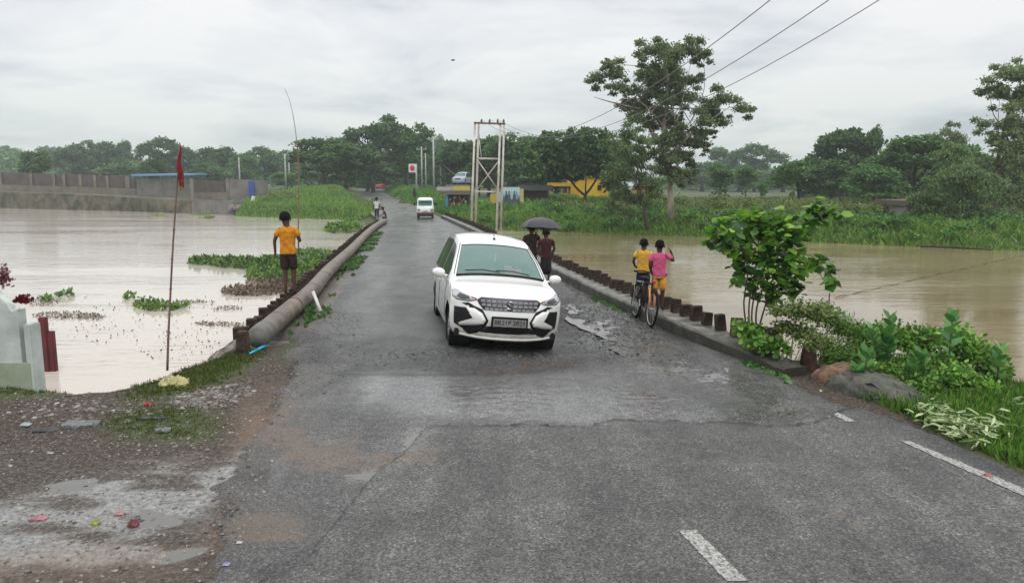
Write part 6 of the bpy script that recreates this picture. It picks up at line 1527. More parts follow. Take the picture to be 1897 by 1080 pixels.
# fishing rod in his hand
hx = Vector(yt.location) + Matrix.Rotation(R(4), 3, 'Z') @ (Vector((.10, .135, .69)) * 1.76)
def rodp(px, py): return Q(px, py, hx.y)
rp_ = [rodp(557, 470), rodp(556, 425), rodp(555, 350), rodp(552, 290), rodp(547, 240), rodp(541, 205), rodp(534, 180), rodp(527, 164)]
off = Vector((hx.x, 0, 0)) - Vector((rodp(556, 437).x, 0, 0)); 
rp2 = cat([p + off * (1 if i < 2 else .5 if i == 2 else 0) for i, p in enumerate(rp_)], 4)
rr = empty('fishing_rod', rp2[0], 0, 'very long thin fishing rod held upright by the youth in orange', 'fishing rod')
pts = [p - rp2[0] for p in rp2]; k = len(pts) // 2
MB().tube(pts[:k + 1], [.016 - .006 * i / k for i in range(k + 1)], 6).build('butt', mat('rodbrown', (.26, .15, .08), (.16, .09, .05), 3, .6), rr, True)
MB().tube(pts[k:], [.010 - .006 * i / (len(pts) - k) for i in range(len(pts) - k)], 6).build('tip', mat('rodpale', (.42, .40, .38), (.2, .18, .17), 12, .6), rr, True)
# two children on the right kerb
k1 = P(1197, 566, .26); k2 = P(1222, 577, .26)
def on_kerb(p, f): 
    xk = float(np.interp(p.y, [q.y for q in KER], [q.x for q in KER])); return Vector((xk + f, p.y, .262))
kp = on_kerb(k2, .22); kp.x = max(kp.x, 0)
person('person', (X_at(1219, kp.y, .26), kp.y, .262), R(-14), 1.27, 'child in a pink shirt and yellow shorts, one hand raised, standing on the right kerb',
    {'elr': (.19, .04, .70), 'wrr': (.15, .07, .83), 'har': (.135, .075, .87), 'elr_': (0, 0, 0)} if False else {'elr': (.195, .03, .71), 'wrr': (.16, .07, .82), 'har': (.14, .075, .86), 'ell': (-.13, -.02, .64), 'wrl': (-.10, .06, .52), 'hal': (-.09, .08, .49),
     'hea': (-.005, .012, .87)}, top_m=cl('pink_cloth', (0.62, 0.12, 0.25), (0.50, 0.08, 0.19)), bot_m=cl('yellow_short', (0.62, 0.33, 0.05), (0.50, 0.25, 0.04)), leg_len=.285, hem=.48)
kq = on_kerb(k1, .24)
person('person', (X_at(1190, kq.y + .15, .26), kq.y + .15, .262), R(-16), 1.24, 'child in a yellow T-shirt and dark blue shorts standing behind the bicycle',
    {'ell': (-.15, -.03, .66), 'wrl': (-.13, .06, .57), 'hal': (-.11, .09, .56), 'elr': (.125, -.01, .65), 'wrr': (.12, .06, .56), 'har': (.11, .08, .53), 'hea': (.0, .02, .865), 'hd2': (.0, .022, .925), 'hd3': (0, .015, .96)},
    top_m=cl('yellow_shirt', (0.68, 0.40, 0.06), (0.56, 0.30, 0.04)), bot_m=cl('navy_short', (0.015, 0.018, 0.05)), leg_len=.26, hem=.47)
# pair under the umbrella
u1 = P(1011, 533, 0.0); mt = cl('maroon_cloth', (0.07, 0.018, 0.022), (0.03, 0.012, 0.014)); bk = cl('black_cloth', (0.018, 0.015, 0.02))
pr_ = person('person', (u1.x, u1.y, .03), R(8), 1.42, 'child in a maroon top and long dark skirt walking nearest the kerb under the umbrella',
    {'elr': (.15, .0, .66), 'wrr': (.15, .08, .60), 'har': (.145, .11, .60), 'ell': (-.13, .03, .67), 'wrl': (-.09, .11, .72), 'hal': (-.08, .13, .74)}, top_m=mt, bot_m=bk, skirt=True, hem=.46)
u0 = P(985, 530, 0.0)
pl_ = person('person', (u0.x, u0.y + .35, .03), R(4), 1.50, 'taller child in dark clothes holding the black umbrella, half hidden by the car',
    {'elr': (.14, .06, .70), 'wrr': (.09, .13, .80), 'har': (.08, .14, .84)}, top_m=cl('umber_cloth', (0.05, 0.03, 0.03), (0.025, 0.016, 0.018)), bot_m=bk, hem=.47, leg_len=.1)
def umbrella():
    hand = Vector(pl_.location) + Matrix.Rotation(R(4), 3, 'Z') @ (Vector((.08, .14, .83)) * 1.50)
    c = Q(1003, 403, hand.y - .1); root = empty('umbrella', hand, 0, 'open black umbrella held over the two children walking behind the white car', 'umbrella'); rel = c - hand
    n = 8; Rr = .53; rings = 7; vs = []; seg = n * 6; 
    tilt = Matrix.Rotation(R(3), 3, 'Y') @ Matrix.Rotation(R(-6), 3, 'X')
    for dz in (0.0, -.006):
        for i in range(rings + 1):
            t = i / rings; 
            for k in range(seg):
                a = 2 * math.pi * k / seg; ph = (k % 6) / 6; sc_ = 1 - .07 * math.sin(math.pi * ph) * t
                r = Rr * math.sin(t * 1.25) / math.sin(1.25) * sc_; z = -.27 * (1 - math.cos(t * 1.3)) / (1 - math.cos(1.3)) - .012 * math.sin(math.pi * ph) * t + dz
                vs.append(rel + tilt @ Vector((r * math.cos(a), r * math.sin(a), z)))
    f = grid_faces(rings + 1, seg, True); o_ = (rings + 1) * seg; fs = [tuple(q) for q in f.tolist()] + [tuple(int(i) + o_ for i in q[::-1]) for q in f.tolist()]
    MB().add(vs, fs).build('canopy', mat('umb_black', (0.035, 0.035, 0.045), (0.025, 0.025, 0.033), 4, .45), root, False)
    MB().tube([Vector((0, 0, -.12)), rel * .98, rel + Vector((0, 0, .05))], [.012, .006, .004], 8).build('shaft', M['steel'], root, True)
    for k in range(n):
        a = 2 * math.pi * k / n; mb = MB(); mb.tube([rel + tilt @ Vector((0, 0, -.01)), rel + tilt @ Vector((Rr * .55 * math.cos(a), Rr * .55 * math.sin(a), -.11)), rel + tilt @ Vector((Rr * math.cos(a), Rr * math.sin(a), -.285))], .003, 5); mb.build('rib', M['steel'], root)
umbrella()
# far pair at the end of the bridge
f1 = P(700, 412, 0.05); person('person', (f1.x - .05, f1.y, .2), R(170), 1.50, 'distant person in a white shirt standing at the far end of the pipe', {}, top_m=cl('white_cloth', (0.62, 0.64, 0.62)), bot_m=bk, leg_len=.1)
f2 = P(715, 413, 0.05)
person('person', (f2.x, f2.y, -.12), R(100), 1.45, 'distant person crouching on the pipe beside the one in white',
    {'knl': (-.07, .16, .40), 'anl': (-.06, .06, .20), 'tol': (-.06, .13, .17), 'knr': (.07, .16, .40), 'anr': (.06, .06, .20), 'tor': (.06, .13, .17), 'pel': (0, -.02, .34), 'hil': (-.05, -.01, .33), 'hir': (.05, -.01, .33), 'spi': (0, .0, .46), 'che': (0, .06, .58), 'nec': (0, .1, .67),
     'hea': (0, .12, .70), 'hd2': (0, .14, .76), 'hd3': (0, .14, .79), 'shl': (-.10, .07, .64), 'shr': (.10, .07, .64), 'ell': (-.12, .13, .50), 'elr': (.12, .13, .50), 'wrl': (-.08, .22, .45), 'wrr': (.08, .22, .45), 'hal': (-.07, .25, .43), 'har': (.07, .25, .43)})
bpy.data.objects[-1] if False else None
f3 = P(769, 378, 0); Y3 = 92.0; x3 = X_at(768, Y3, 1); person('person', (x3, Y3, gz(x3, Y3)), R(20), 1.65, 'distant person in dark green standing on the right verge of the far road', {}, top_m=cl('darkgreen', (0.03, 0.045, 0.035)), bot_m=bk, leg_len=.1)
Y4 = 135; x4 = X_at(646, Y4, 1); person('person', (x4, Y4, gz(x4, Y4)), R(0), 1.65, 'distant person in an orange garment on the left verge of the far road', {}, top_m=cl('farorange', (0.5, 0.22, 0.1)), bot_m=cl('farorange2', (0.4, 0.16, 0.08)), leg_len=.1)
# ------------------------------------------------------------------ bicycle
def bicycle():
    fr = P(1203, 608, 0.0); re = P(1182, 594, 0.0)
    fr.z = re.z = .02; re = fr + (re - fr).normalized() * 1.0
    d = (re - fr).normalized(); rz = math.atan2(d.y, d.x) - math.pi / 2   # local +Y runs from the front wheel to the rear
    root = empty('bicycle', fr, rz, 'black bicycle with orange fork leaning against the right kerb before the children', 'bicycle')
    root.rotation_euler = (0, R(7), rz)
    wr = .32
    for nm, y in (('wheel', 0.0), ('wheel', 1.0)):
        mb = MB(); mb.torus((0, y, wr), wr - .022, .022, 'X', 36, 8); w = mb.build(nm, M['steel'], root, True)
        w.data.materials.clear(); w.data.materials.append(M['rubber'])
        mb = MB(); mb.torus((0, y, wr), wr - .05, .010, 'X', 36, 6)
        for k in range(18):
            a = 2 * math.pi * k / 18; mb.tube([(.025 * (-1) ** k, y, wr), (0, y + (wr - .05) * math.cos(a), wr + (wr - .05) * math.sin(a))], .0022, 4)
        mb.build('rim', M['steel'], w, False)
        mb = MB(); mb.tube([(-.05, y, wr), (.05, y, wr)], .02, 8); mb.build('hub', M['steel'], w, True)
        mb = MB(); n = 14
        for i in range(n):
            pass
        arc = [(0, y + (wr + .03) * math.cos(t), wr + (wr + .03) * math.sin(t)) for t in np.linspace(.1 * math.pi if y else -.05 * math.pi + .2, .95 * math.pi, 14)]
        mb.tube(arc, [(.028, .008)] * 14, 6); mb.build('mudguard', M['black'], root, True)
    blk, org = M['black'], mat('orange_paint', (0.62, 0.24, 0.05), (0.5, 0.18, 0.04), 5, .35, coat=.5)
    mb = MB(); st, bb, hd, hd2 = (0, .66, .72), (0, .56, .28), (0, .20, .74), (0, .17, .64)
    for a, b in ((st, bb), (st, hd), (bb, hd2), (hd, hd2), (bb, (.0, 1.0, wr)), (st, (0, 1.0, wr))): mb.tube([a, b], .016, 8)
    mb.tube([(-.05, 1, wr), (-.02, .66, .66)], .009, 6); mb.tube([(.05, 1, wr), (.02, .66, .66)], .009, 6); mb.build('frame', blk, root, True)
    for s in (-1, 1):
        mb = MB(); mb.tube([(s * .045, 0, wr - .02), (s * .045, .08, .50), (s * .04, .16, .66)], [.014, .02, .022], 8); mb.build('fork', org, root, True)
    mb = MB(); mb.tube([(0, .17, .64), (0, .22, .92)], .014, 8); mb.tube([(-.27, .32, .93), (-.2, .24, .96), (0, .2, .93), (.2, .24, .96), (.27, .32, .93)], .012, 8); mb.build('handlebar', blk, root, True)
    for s in (-1, 1): mb = MB(); mb.tube([(s * .27, .32, .93), (s * .30, .40, .92)], .018, 8); mb.build('grip', M['rubber'], root, True)
    mb = MB(); mb.ball((0, .70, .80), (.075, .13, .03), 12, 8); mb.tube([(0, .66, .70), (0, .67, .79)], .013, 6); mb.build('saddle', M['black'], root, True)
    mb = MB()
    for i in range(5): mb.tube([(-.07 + i * .035, .78, .70), (-.07 + i * .035, 1.15, .70)], .006, 5)
    for y in (.78, .95, 1.15): mb.tube([(-.08, y, .70), (.08, y, .70)], .006, 5)
    mb.tube([(-.07, 1.1, .70), (-.05, 1, wr)], .006, 5); mb.tube([(.07, 1.1, .70), (.05, 1, wr)], .006, 5); mb.build('rear_rack', M['steel'], root, True)
    mb = MB(); mb.lathe((.03, .56, .28), [(0, .09), (.004, .09), (.004, 0)], 'X', 20); mb.tube([(.06, .56, .28), (.07, .50, .14)], .010, 6); mb.tube([(-.06, .56, .28), (-.07, .62, .42)], .010, 6); mb.build('crank', M['steel'], root)
    for p in ((.11, .50, .13), (-.11, .62, .43)): mb = MB(); mb.box(p, (.09, .07, .02)); mb.build('pedal', M['rubber'], root, bevel=.004)
    mb = MB(); mb.ball((-.03, .02, .80), (.035, .02, .035), 10, 8); mb.build('reflector', flat('reflect_red', (0.55, 0.02, 0.05), .3), root, True)
bicycle()

# ------------------------------------------------------------------ white car
def dirty_paint():
    m = mat('carpaint', (0.80, 0.80, 0.78), (0.77, 0.77, 0.75), 2, .28, coat=1.0, spec=.5); nt = m.node_tree; b = nt.nodes['Principled BSDF']; L = nt.links.new
    tcn = node(nt, 'ShaderNodeTexCoord'); sp = node(nt, 'ShaderNodeSeparateXYZ'); L(tcn.outputs['Object'], sp.inputs[0])
    nn = node(nt, 'ShaderNodeTexNoise', {'Scale': 9.0, 'Detail': 6.0, 'Roughness': .7}); L(tcn.outputs['Object'], nn.inputs['Vector'])
    mr = node(nt, 'ShaderNodeMapRange', {'From Min': .22, 'From Max': .72, 'To Min': .62, 'To Max': 0.0}); L(sp.outputs['Z'], mr.inputs[0])
    mu = node(nt, 'ShaderNodeMath', operation='MULTIPLY'); L(mr.outputs[0], mu.inputs[0]); r = ramp(nt, [(.38, .25), (.62, 1.0)], nn.outputs['Fac']); L(r.outputs[0], mu.inputs[1])
    old = b.inputs['Base Color'].links[0].from_socket; mx = node(nt, 'ShaderNodeMix', data_type='RGBA'); L(mu.outputs[0], mx.inputs[0]); L(old, mx.inputs[6]); mx.inputs[7].default_value = (.30, .26, .19, 1); L(mx.outputs[2], b.inputs['Base Color'])
    return m
M['carpaint'] = dirty_paint()
M['carlow'] = mat('carlow', (0.55, 0.53, 0.45), (0.70, 0.69, 0.63), 5, .4, coat=.4)
def glassmat(name, tint, mixv):
    m, nt, b = newmat(name); b.inputs['Base Color'].default_value = (*tint, 1); b.inputs['Roughness'].default_value = .03; b.inputs['IOR'].default_value = 1.52
    tr = node(nt, 'ShaderNodeBsdfTransparent'); tr.inputs[0].default_value = (.75, .85, .82, 1)
    mx = node(nt, 'ShaderNodeMixShader', {0: mixv}); nt.links.new(b.outputs[0], mx.inputs[1]); nt.links.new(tr.outputs[0], mx.inputs[2]); nt.links.new(mx.outputs[0], nt.nodes['Material Output'].inputs['Surface'])
    b.inputs['Coat Weight'].default_value = 1.0; b.inputs['Coat Roughness'].default_value = .02
    return m
M['windglass'] = glassmat('windglass', (0.17, 0.31, 0.28), .42)
M['sideglass'] = glassmat('sideglass', (0.02, 0.03, 0.028), .12)
M['sideglass'].node_tree.nodes['Principled BSDF'].inputs['Coat Weight'].default_value = 0; M['sideglass'].node_tree.nodes['Principled BSDF'].inputs['IOR'].default_value = 1.25; M['sideglass'].node_tree.nodes['Principled BSDF'].inputs['Roughness'].default_value = .12
PR = np.array([  # Lc zc Le ze ye
 (.10, .19, .45, .22, .79), (.03, .28, .43, .30, .835), (.0, .46, .42, .48, .862), (.02, .62, .42, .64, .868), (.09, .79, .42, .79, .862), (.17, .87, .52, .865, .85), (.30, .925, .66, .905, .84),
 (.62, .99, .85, .95, .83), (1.08, 1.07, 1.14, 1.01, .80), (1.48, 1.32, 1.55, 1.27, .72), (1.90, 1.545, 2.0, 1.49, .635), (2.12, 1.62, 2.2, 1.56, .615), (2.8, 1.685, 2.8, 1.62, .61), (3.7, 1.67, 3.7, 1.60, .60), (4.1, 1.60, 4.02, 1.53, .60),
 (4.28, 1.25, 4.15, 1.2, .70), (4.33, 1.0, 4.2, .97, .80), (4.38, .6, 4.24, .6, .85), (4.34, .25, 4.2, .25, .80)])
def crs(A, s):
    s = np.clip(np.asarray(s, float), 0, len(A) - 1 - 1e-6); i = s.astype(int); t = (s - i)[..., None]
    g = lambda k: A[np.clip(i + k, 0, len(A) - 1)]
    p0, p1, p2, p3 = g(-1), g(0), g(1), g(2)
    return .5 * (2 * p1 + (p2 - p0) * t + (2 * p0 - 5 * p1 + 4 * p2 - p3) * t * t + (3 * p1 - p0 - 3 * p2 + p3) * t ** 3)
def Ttop(s, t):
    q = crs(PR, s); Lc, zc, Le, ze, ye = [q[..., k] for k in range(5)]; a = np.abs(t)
    return np.stack([t * ye, Lc + (Le - Lc) * a ** 2.6, zc + (ze - zc) * a ** 2.4], -1)   # x lateral, y along, z
LW1, LW2, WRr = .80, 3.54, .32
def car_body(root, paint, low=None):
    s = np.concatenate([np.arange(0, 4, .1), np.arange(4, 18.001, .125)]); t = np.linspace(-1, 1, 49)
    S, Tt = np.meshgrid(s, t, indexing='ij'); V = Ttop(S, Tt); nr, nc = S.shape
    F = grid_faces(nr, nc); sc_ = (S[:-1, :-1] + S[1:, 1:]).ravel() / 2; tc_ = (Tt[:-1, :-1] + Tt[1:, 1:]).ravel() / 2
    ws = (sc_ > 8.12) & (sc_ < 9.95) & (np.abs(tc_) < .90); rw = (sc_ > 14.2) & (sc_ < 15.8) & (np.abs(tc_) < .86)
    Vf = V.reshape(-1, 3)
    def sub(mask, name, m, inset=0.0):
        f = F[mask]; ids = np.unique(f); mp = np.zeros(len(Vf), int); mp[ids] = np.arange(len(ids)); v = Vf[ids].copy(); v[:, 2] -= inset * .8; v[:, 1] += inset * .6
        return npmesh(name, v, mp[f], m, root, True)
    # side shells joined with the top shell into one body mesh
    Ls = np.linspace(.42, 4.2, 150); sf = np.linspace(4, 16.6, 1500); q = crs(PR, sf); ze = np.interp(Ls, q[:, 2], q[:, 3]); ye = np.interp(Ls, q[:, 2], q[:, 4])
    low_ = np.full_like(Ls, .24)
    for Lw in (LW1, LW2):
        dd = np.abs(Ls - Lw); arch = np.where(dd < .375, .30 + np.sqrt(np.maximum(.375 ** 2 - dd ** 2, 0)), 0); low_ = np.maximum(low_, arch)
    low_ = np.where(Ls < .46, .22, low_)
    def yb(z, L): 
        base = np.interp(z, [.2, .32, .5, .62, .72, .86, .95], [.835, .855, .868, .866, .872, .862, .848]); return base - .02 * np.clip((.7 - L) / .3, 0, 1) - .03 * np.clip((L - 3.9) / .3, 0, 1)
    rows = []; NA, NB = 8, 12
    for k in range(NA + 1):
        f_ = k / NA; z = ze + (np.minimum(ze, .95) - ze) * f_; b0 = yb(np.full_like(Ls, .95), Ls); ytop = ye
        g_ = np.where(ze > .96, (ze - z) / np.maximum(ze - .95, 1e-3), 0); y = ytop + (b0 - ytop) * g_ ** .9
        y = np.where(ze > .96, y, ye); rows.append(np.stack([y, Ls, z], -1))
    zt = np.minimum(ze, .95)
    for k in range(1, NB + 1):
        f_ = k / NB; z = zt + (low_ - zt) * f_; y = yb(z, Ls) * np.minimum(1, .0 + 1) ; blend = np.clip(f_ * 4, 0, 1); y = np.where(ze > .96, y, ye + (y - ye) * blend); rows.append(np.stack([y, Ls, z], -1))
    Sd = np.stack(rows, 0); fs = grid_faces(Sd.shape[0], Sd.shape[1])
    body = F[~(ws | rw)]; Vall = [Vf]; Fall = [body]; o_ = len(Vf)
    for sg in (1, -1):
        v = Sd.reshape(-1, 3).copy(); v[:, 0] *= sg; Vall.append(v); Fall.append((fs if sg > 0 else fs[:, ::-1]) + o_); o_ += len(v)
    b = npmesh('body', np.concatenate(Vall), np.concatenate(Fall), paint, root, True)
    sub(ws, 'windshield', M['windglass'], .012); sub(rw, 'rear_window', M['sideglass'], .005)
    # side windows
    def side_y(L, z):
        zE = np.interp(L, q[:, 2], q[:, 3]); yE = np.interp(L, q[:, 2], q[:, 4]); g_ = np.clip((zE - z) / max(zE - .95, 1e-3), 0, 1); return yE + (float(yb(np.array([.95]), np.array([L]))[0]) - yE) * g_ ** .9
    for sg in (-1, 1):
        for (L0, L1, c0) in ((1.42, 2.42, .22), (2.50, 3.25, 0), (3.33, 3.92, -.2)):
            vs = []; nL, nz = 12, 6
            for i in range(nL + 1):
                L = L0 + (L1 - L0) * i / nL; zT = float(np.interp(L, q[:, 2], q[:, 3])) - .075; zB = 1.0
                for j in range(nz + 1):
                    z = zB + (max(zT, zB + .01) - zB) * j / nz; vs.append((sg * (side_y(L, z) + .006), L, z))
            MB().add(vs, grid_faces(nL + 1, nz + 1).tolist()).build('side_window', M['sideglass'], root, True)
        # dark window surround and door seams
        mb = MB(); pts = [(sg * (side_y(L, 1.0) + .004), L, .985) for L in np.linspace(1.35, 3.95, 12)]; mb.tube(pts, .012, 6); mb.build('window_trim', M['black'], root, True)
        mb = MB()
        for L in (1.28, 2.46, 3.29):
            pts = [(sg * (float(yb(np.array([z]), np.array([L]))[0]) + .001), L, z) for z in np.linspace(.34, .94, 8)]; mb.tube(pts, .004, 4)
        mb.build('door_seam', M['black'], root, True)
        for L in (2.25, 3.08):
            mb = MB(); yy = float(yb(np.array([.86]), np.array([L]))[0]); mb.tube([(sg * (yy + .01), L - .1, .85), (sg * (yy + .035), L - .06, .855), (sg * (yy + .035), L + .06, .855), (sg * (yy + .01), L + .1, .85)], .012, 6); mb.build('door_handle', M['chrome'], root, True)
    return b
def wheels(root, xw=.735):
    for Lw in (LW1, LW2):
        for sg in (-1, 1):
            mb = MB(); mb.lathe((sg * xw, Lw, WRr), [(-.09, .20), (-.095, .27), (-.08, .312), (-.04, .32), (.04, .32), (.08, .312), (.095, .27), (.09, .20), (-.09, .20)], 'X', 36); w = mb.build('wheel', M['rubber'], root, True)
            mb = MB(); mb.lathe((sg * (xw + .05), Lw, WRr), [(sg * .03, .205), (sg * .035, .19), (-sg * .02, .18), (-sg * .02, .0)], 'X', 30)
            for k in range(10):
                a = 2 * math.pi * k / 10; mb.tube([(sg * (xw + .05), Lw + .03 * math.cos(a), WRr + .03 * math.sin(a)), (sg * (xw + .075), Lw + .19 * math.cos(a + .1), WRr + .19 * math.sin(a + .1))], [.022, .014], 6)
            mb.lathe((sg * (xw + .075), Lw, WRr), [(0, .045), (sg * .01, .03), (sg * .012, 0)], 'X', 16); mb.build('rim', M['steel'], w, True)
    for Lw in (LW1, LW2):
        for sg in (-1, 1): mb = MB(); mb.lathe((sg * .70, Lw, WRr), [(-.14 * sg, .0), (-.14 * sg, .40), (.13 * sg, .385)], 'X', 30); mb.build('wheel_well', M['black'], root)
def patch(root, name, poly_, m, off=.008, raised=0.0, mirror=False, rings=6, dens=6):
    """poly_ in (t, s) coordinates of the top shell; star shaped"""
    for sg in ((1, -1) if mirror else (1,)):
        P2 = np.array(poly_, float); P2[:, 0] *= sg; c = P2.mean(0); n = len(P2)
        ed = np.concatenate([P2[i] + (P2[(i + 1) % n] - P2[i]) * np.linspace(0, 1, dens, endpoint=False)[:, None] for i in range(n)]); k = len(ed)
        fr = np.linspace(1, 0, rings + 1)[:-1]; pts = np.concatenate([c + (ed - c) * f for f in fr] + [c[None]])
        V = Ttop(pts[:, 1], pts[:, 0])
        e = .02; dt = Ttop(pts[:, 1], pts[:, 0] + e) - V; ds = Ttop(pts[:, 1] + e, pts[:, 0]) - V; N = unit(np.cross(dt, ds)); N = np.where(N[:, 1:2] > 0.05, -N, N); N = np.where((N[:, 1:2] > -.05) & (N[:, 2:3] < 0), -N, N)
        fr_all = np.concatenate([np.full(k, f) for f in fr] + [np.zeros(1)]); V = V + N * (off + raised * (1 - fr_all ** 6))[:, None]
        fs = [(i * k + j, i * k + (j + 1) % k, (i + 1) * k + (j + 1) % k, (i + 1) * k + j) for i in range(len(fr) - 1) for j in range(k)] + [((len(fr) - 1) * k + j, (len(fr) - 1) * k + (j + 1) % k, len(fr) * k) for j in range(k)]
        skirt = V[:k] - N[:k] * (off + .01); b0 = len(V); V = np.concatenate([V, skirt]); fs += [(j, b0 + j, b0 + (j + 1) % k, (j + 1) % k) for j in range(k)]
        MB().add(V.tolist(), fs).build(name, m, root, True)
def zs(z):   # station of a height on the fascia centreline
    sf = np.linspace(0, 6, 400); q = crs(PR, sf); return float(np.interp(z, q[:, 1], sf))
def car():
    root = empty('car', (CAR.x, CAR.y, -.045), R(11), 'white people carrier driving towards the viewer over the broken bridge road', 'car')
    root.rotation_mode = 'XYZ'; root.rotation_euler = (R(-0.8), R(CAR_ROLL), R(10.0))
    car_body(root, M['carpaint']); wheels(root)
    # floor, interior
    mb = MB(); mb.box((0, 2.25, .26), (1.56, 3.9, .12)); mb.build('underbody', M['black'], root)
    mb = MB(); mb.box((0, 1.50, .98), (1.40, .42, .12)); mb.build('dashboard', flat('dash', (0.05, 0.055, 0.055), .7), root, bevel=.04)
    for x in (-.37, .37):
        mb = MB(); mb.box((x, 2.35, .62), (.48, .5, .16)); mb.box((x, 2.6, .95), (.46, .14, .58)); mb.box((x, 2.62, 1.31), (.24, .1, .18)); mb.build('seat', flat('seatcloth', (0.20, 0.19, 0.17), .9), root, bevel=.04)
    mb = MB(); mb.box((0, 3.5, .9), (1.2, .14, .6)); mb.build('rear_seat', flat('seatcloth', (0.2, .19, .17), .9), root, bevel=.04)
    mb = MB(); mb.torus((.37, 1.78, .98), .18, .014, 'Y', 24, 6); mb.build('steering_wheel', M['black'], root, True)
    mb = MB(); mb.box((.25, 1.36, 1.12), (.28, .05, .14), m=Matrix.Rotation(R(-30), 3, 'X')); mb.build('dash_card', flat('redcard', (0.85, 0.16, 0.12), .6), root, bevel=.006)
    mb = MB(); mb.box((.16, 1.42, 1.20), (.13, .06, .06)); mb.build('tissue', flat('tissue', (0.7, 0.7, 0.7), .8), root, bevel=.01)
    mb = MB(); mb.box((0, 1.82, 1.43), (.22, .04, .06)); mb.build('rear_view_mirror', M['black'], root, bevel=.01)
    mb = MB(); mb.tube([(0, 1.83, 1.40), (.0, 1.83, 1.25)], [.014, .024], 6); mb.build('hanging_charm', flat('charm', (.6, .6, .55), .6), root)
    # lower trim and recesses on the nose
    patch(root, 'lower_grille', [(-.60, zs(.315)), (-.38, zs(.42)), (.38, zs(.42)), (.60, zs(.315))], M['black'], .004)
    patch(root, 'fog_recess', [(.54, zs(.30)), (.40, zs(.42)), (.36, zs(.50)), (.47, zs(.66)), (.70, zs(.72)), (.66, zs(.66)), (.93, zs(.64)), (.93, zs(.38)), (.80, zs(.33)), (.70, zs(.25))], M['black'], .004, mirror=True, dens=4)
    patch(root, 'bumper_blade', [(.86, zs(.40)), (.60, zs(.50)), (.56, zs(.58)), (.74, zs(.66)), (.60, zs(.66)), (.47, zs(.60)), (.405, zs(.50)), (.44, zs(.44)), (.60, zs(.405)), (.84, zs(.365))], M['carpaint'], .012, .02, mirror=True, dens=4)
    patch(root, 'fog_lamp', [(.62, zs(.70)), (.70, zs(.735)), (.82, zs(.72)), (.74, zs(.69))], M['black'], .006, mirror=True)
    patch(root, 'grille', [(-.54, zs(.74)), (-.57, zs(.79)), (-.50, zs(.835)), (.50, zs(.835)), (.57, zs(.79)), (.54, zs(.74)), (.45, zs(.655)), (-.45, zs(.655))], flat('grille_dark', (0.035, 0.03, 0.045), .35), .006)
    mb = MB(); rs = random.Random(2)
    for j, z in enumerate((.68, .735, .79)):
        hw = (.40, .46, .47)[j]; n = 11
        for i in range(n):
            t_ = -hw + 2 * hw * i / (n - 1)
            if abs(t_) < .05: continue
            p = Ttop(np.array([zs(z)]), np.array([t_]))[0]; mb.box((p[0], p[1] - .014, p[2]), (.066, .016, .034), taper=.75)
    mb.build('grille', M['chrome'], root)
    p = Ttop(np.array([zs(.745)]), np.array([0.]))[0]
    mb = MB(); w_, h_ = .05, .10   # the S shaped badge
    sp2 = [(.05, .045), (.0, .075), (-.05, .045), (.04, -.04), (0, -.075), (-.05, -.045)]
    mb.tube([(p[0] + a, p[1] - .022, p[2] + b * .8) for a, b in sp2], .011, 6); mb.build('badge', M['chrome'], root, True)
    patch(root, 'headlight', [(.585, zs(.775)), (.60, zs(.81)), (.80, zs(.86)), (.955, zs(.915)), (.995, zs(.885)), (.985, zs(.80)), (.90, zs(.755)), (.72, zs(.75))], HL, .006, .012, mirror=True)
    patch(root, 'headlight_lens', [(.68, zs(.785)), (.70, zs(.82)), (.86, zs(.85)), (.90, zs(.80)), (.80, zs(.775))], flat('lens_dark', (0.06, 0.06, 0.065), .15), .020, .004, mirror=True)
    patch(root, 'headlight_accent', [(.56, zs(.785)), (.57, zs(.805)), (.66, zs(.825)), (.66, zs(.805))], flat('accent_red', (0.45, 0.05, 0.05), .3), .016, .002, mirror=True)
    # number plate
    pp_ = Ttop(np.array([zs(.475)]), np.array([0.]))[0]
    mb = MB(); mb.box((0, pp_[1] - .022, .495), (.56, .02, .17)); mb.build('plate_holder', M['black'], root, bevel=.006)
    mb = MB(); mb.box((0, pp_[1] - .037, .49), (.50, .012, .115)); npq = mb.build('number_plate', mat('platewhite', (0.30, 0.30, 0.28), (0.16, 0.16, 0.15), 14, .6), root, bevel=.004)
    tx = bpy.data.curves.new('plate_number', 'FONT'); tx.body = 'BR21P 2829'; tx.size = .096; tx.align_x = 'CENTER'; tx.align_y = 'CENTER'; tx.extrude = .002
    to = bpy.data.objects.new('plate_number', tx); COL.objects.link(to); to.parent = npq; to.location = (0, pp_[1] - .045, .49); to.rotation_euler = (R(90), 0, 0); tx.materials.append(M['black'])
    dg = bpy.context.evaluated_depsgraph_get(); bpy.context.view_layer.update(); me_ = bpy.data.meshes.new_from_object(to.evaluated_get(dg)); lo = bpy.data.objects.new('lettering', me_); COL.objects.link(lo); lo.parent = npq; lo.location = to.location; lo.rotation_euler = to.rotation_euler; bpy.data.objects.remove(to)
    # lip, wipers, mirrors, antenna
    mb = MB(); pts = [tuple(Ttop(np.array([zs(.225)]), np.array([t_]))[0] + np.array([0, -.01, 0])) for t_ in np.linspace(-.93, .93, 25)]; mb.tube(pts, .02, 8); mb.build('bumper_lip', M['carlow'], root, True)
    mb = MB(); a_ = Ttop(np.array([8.1] * 15), np.linspace(-.92, .92, 15)); mb.tube([tuple(v + np.array([0, -.02, .012])) for v in a_], .018, 6); mb.build('cowl', M['black'], root, True)
    for (t0, t1) in ((-.75, -.02), (-.1, .62)):
        a_ = Ttop(np.array([8.18, 8.3, 8.28]), np.array([t1, (t0 + t1) / 2, t0])); mb = MB(); mb.tube([tuple(v + np.array([0, -.02, .03])) for v in a_], .009, 5); mb.build('wiper', M['black'], root, True)
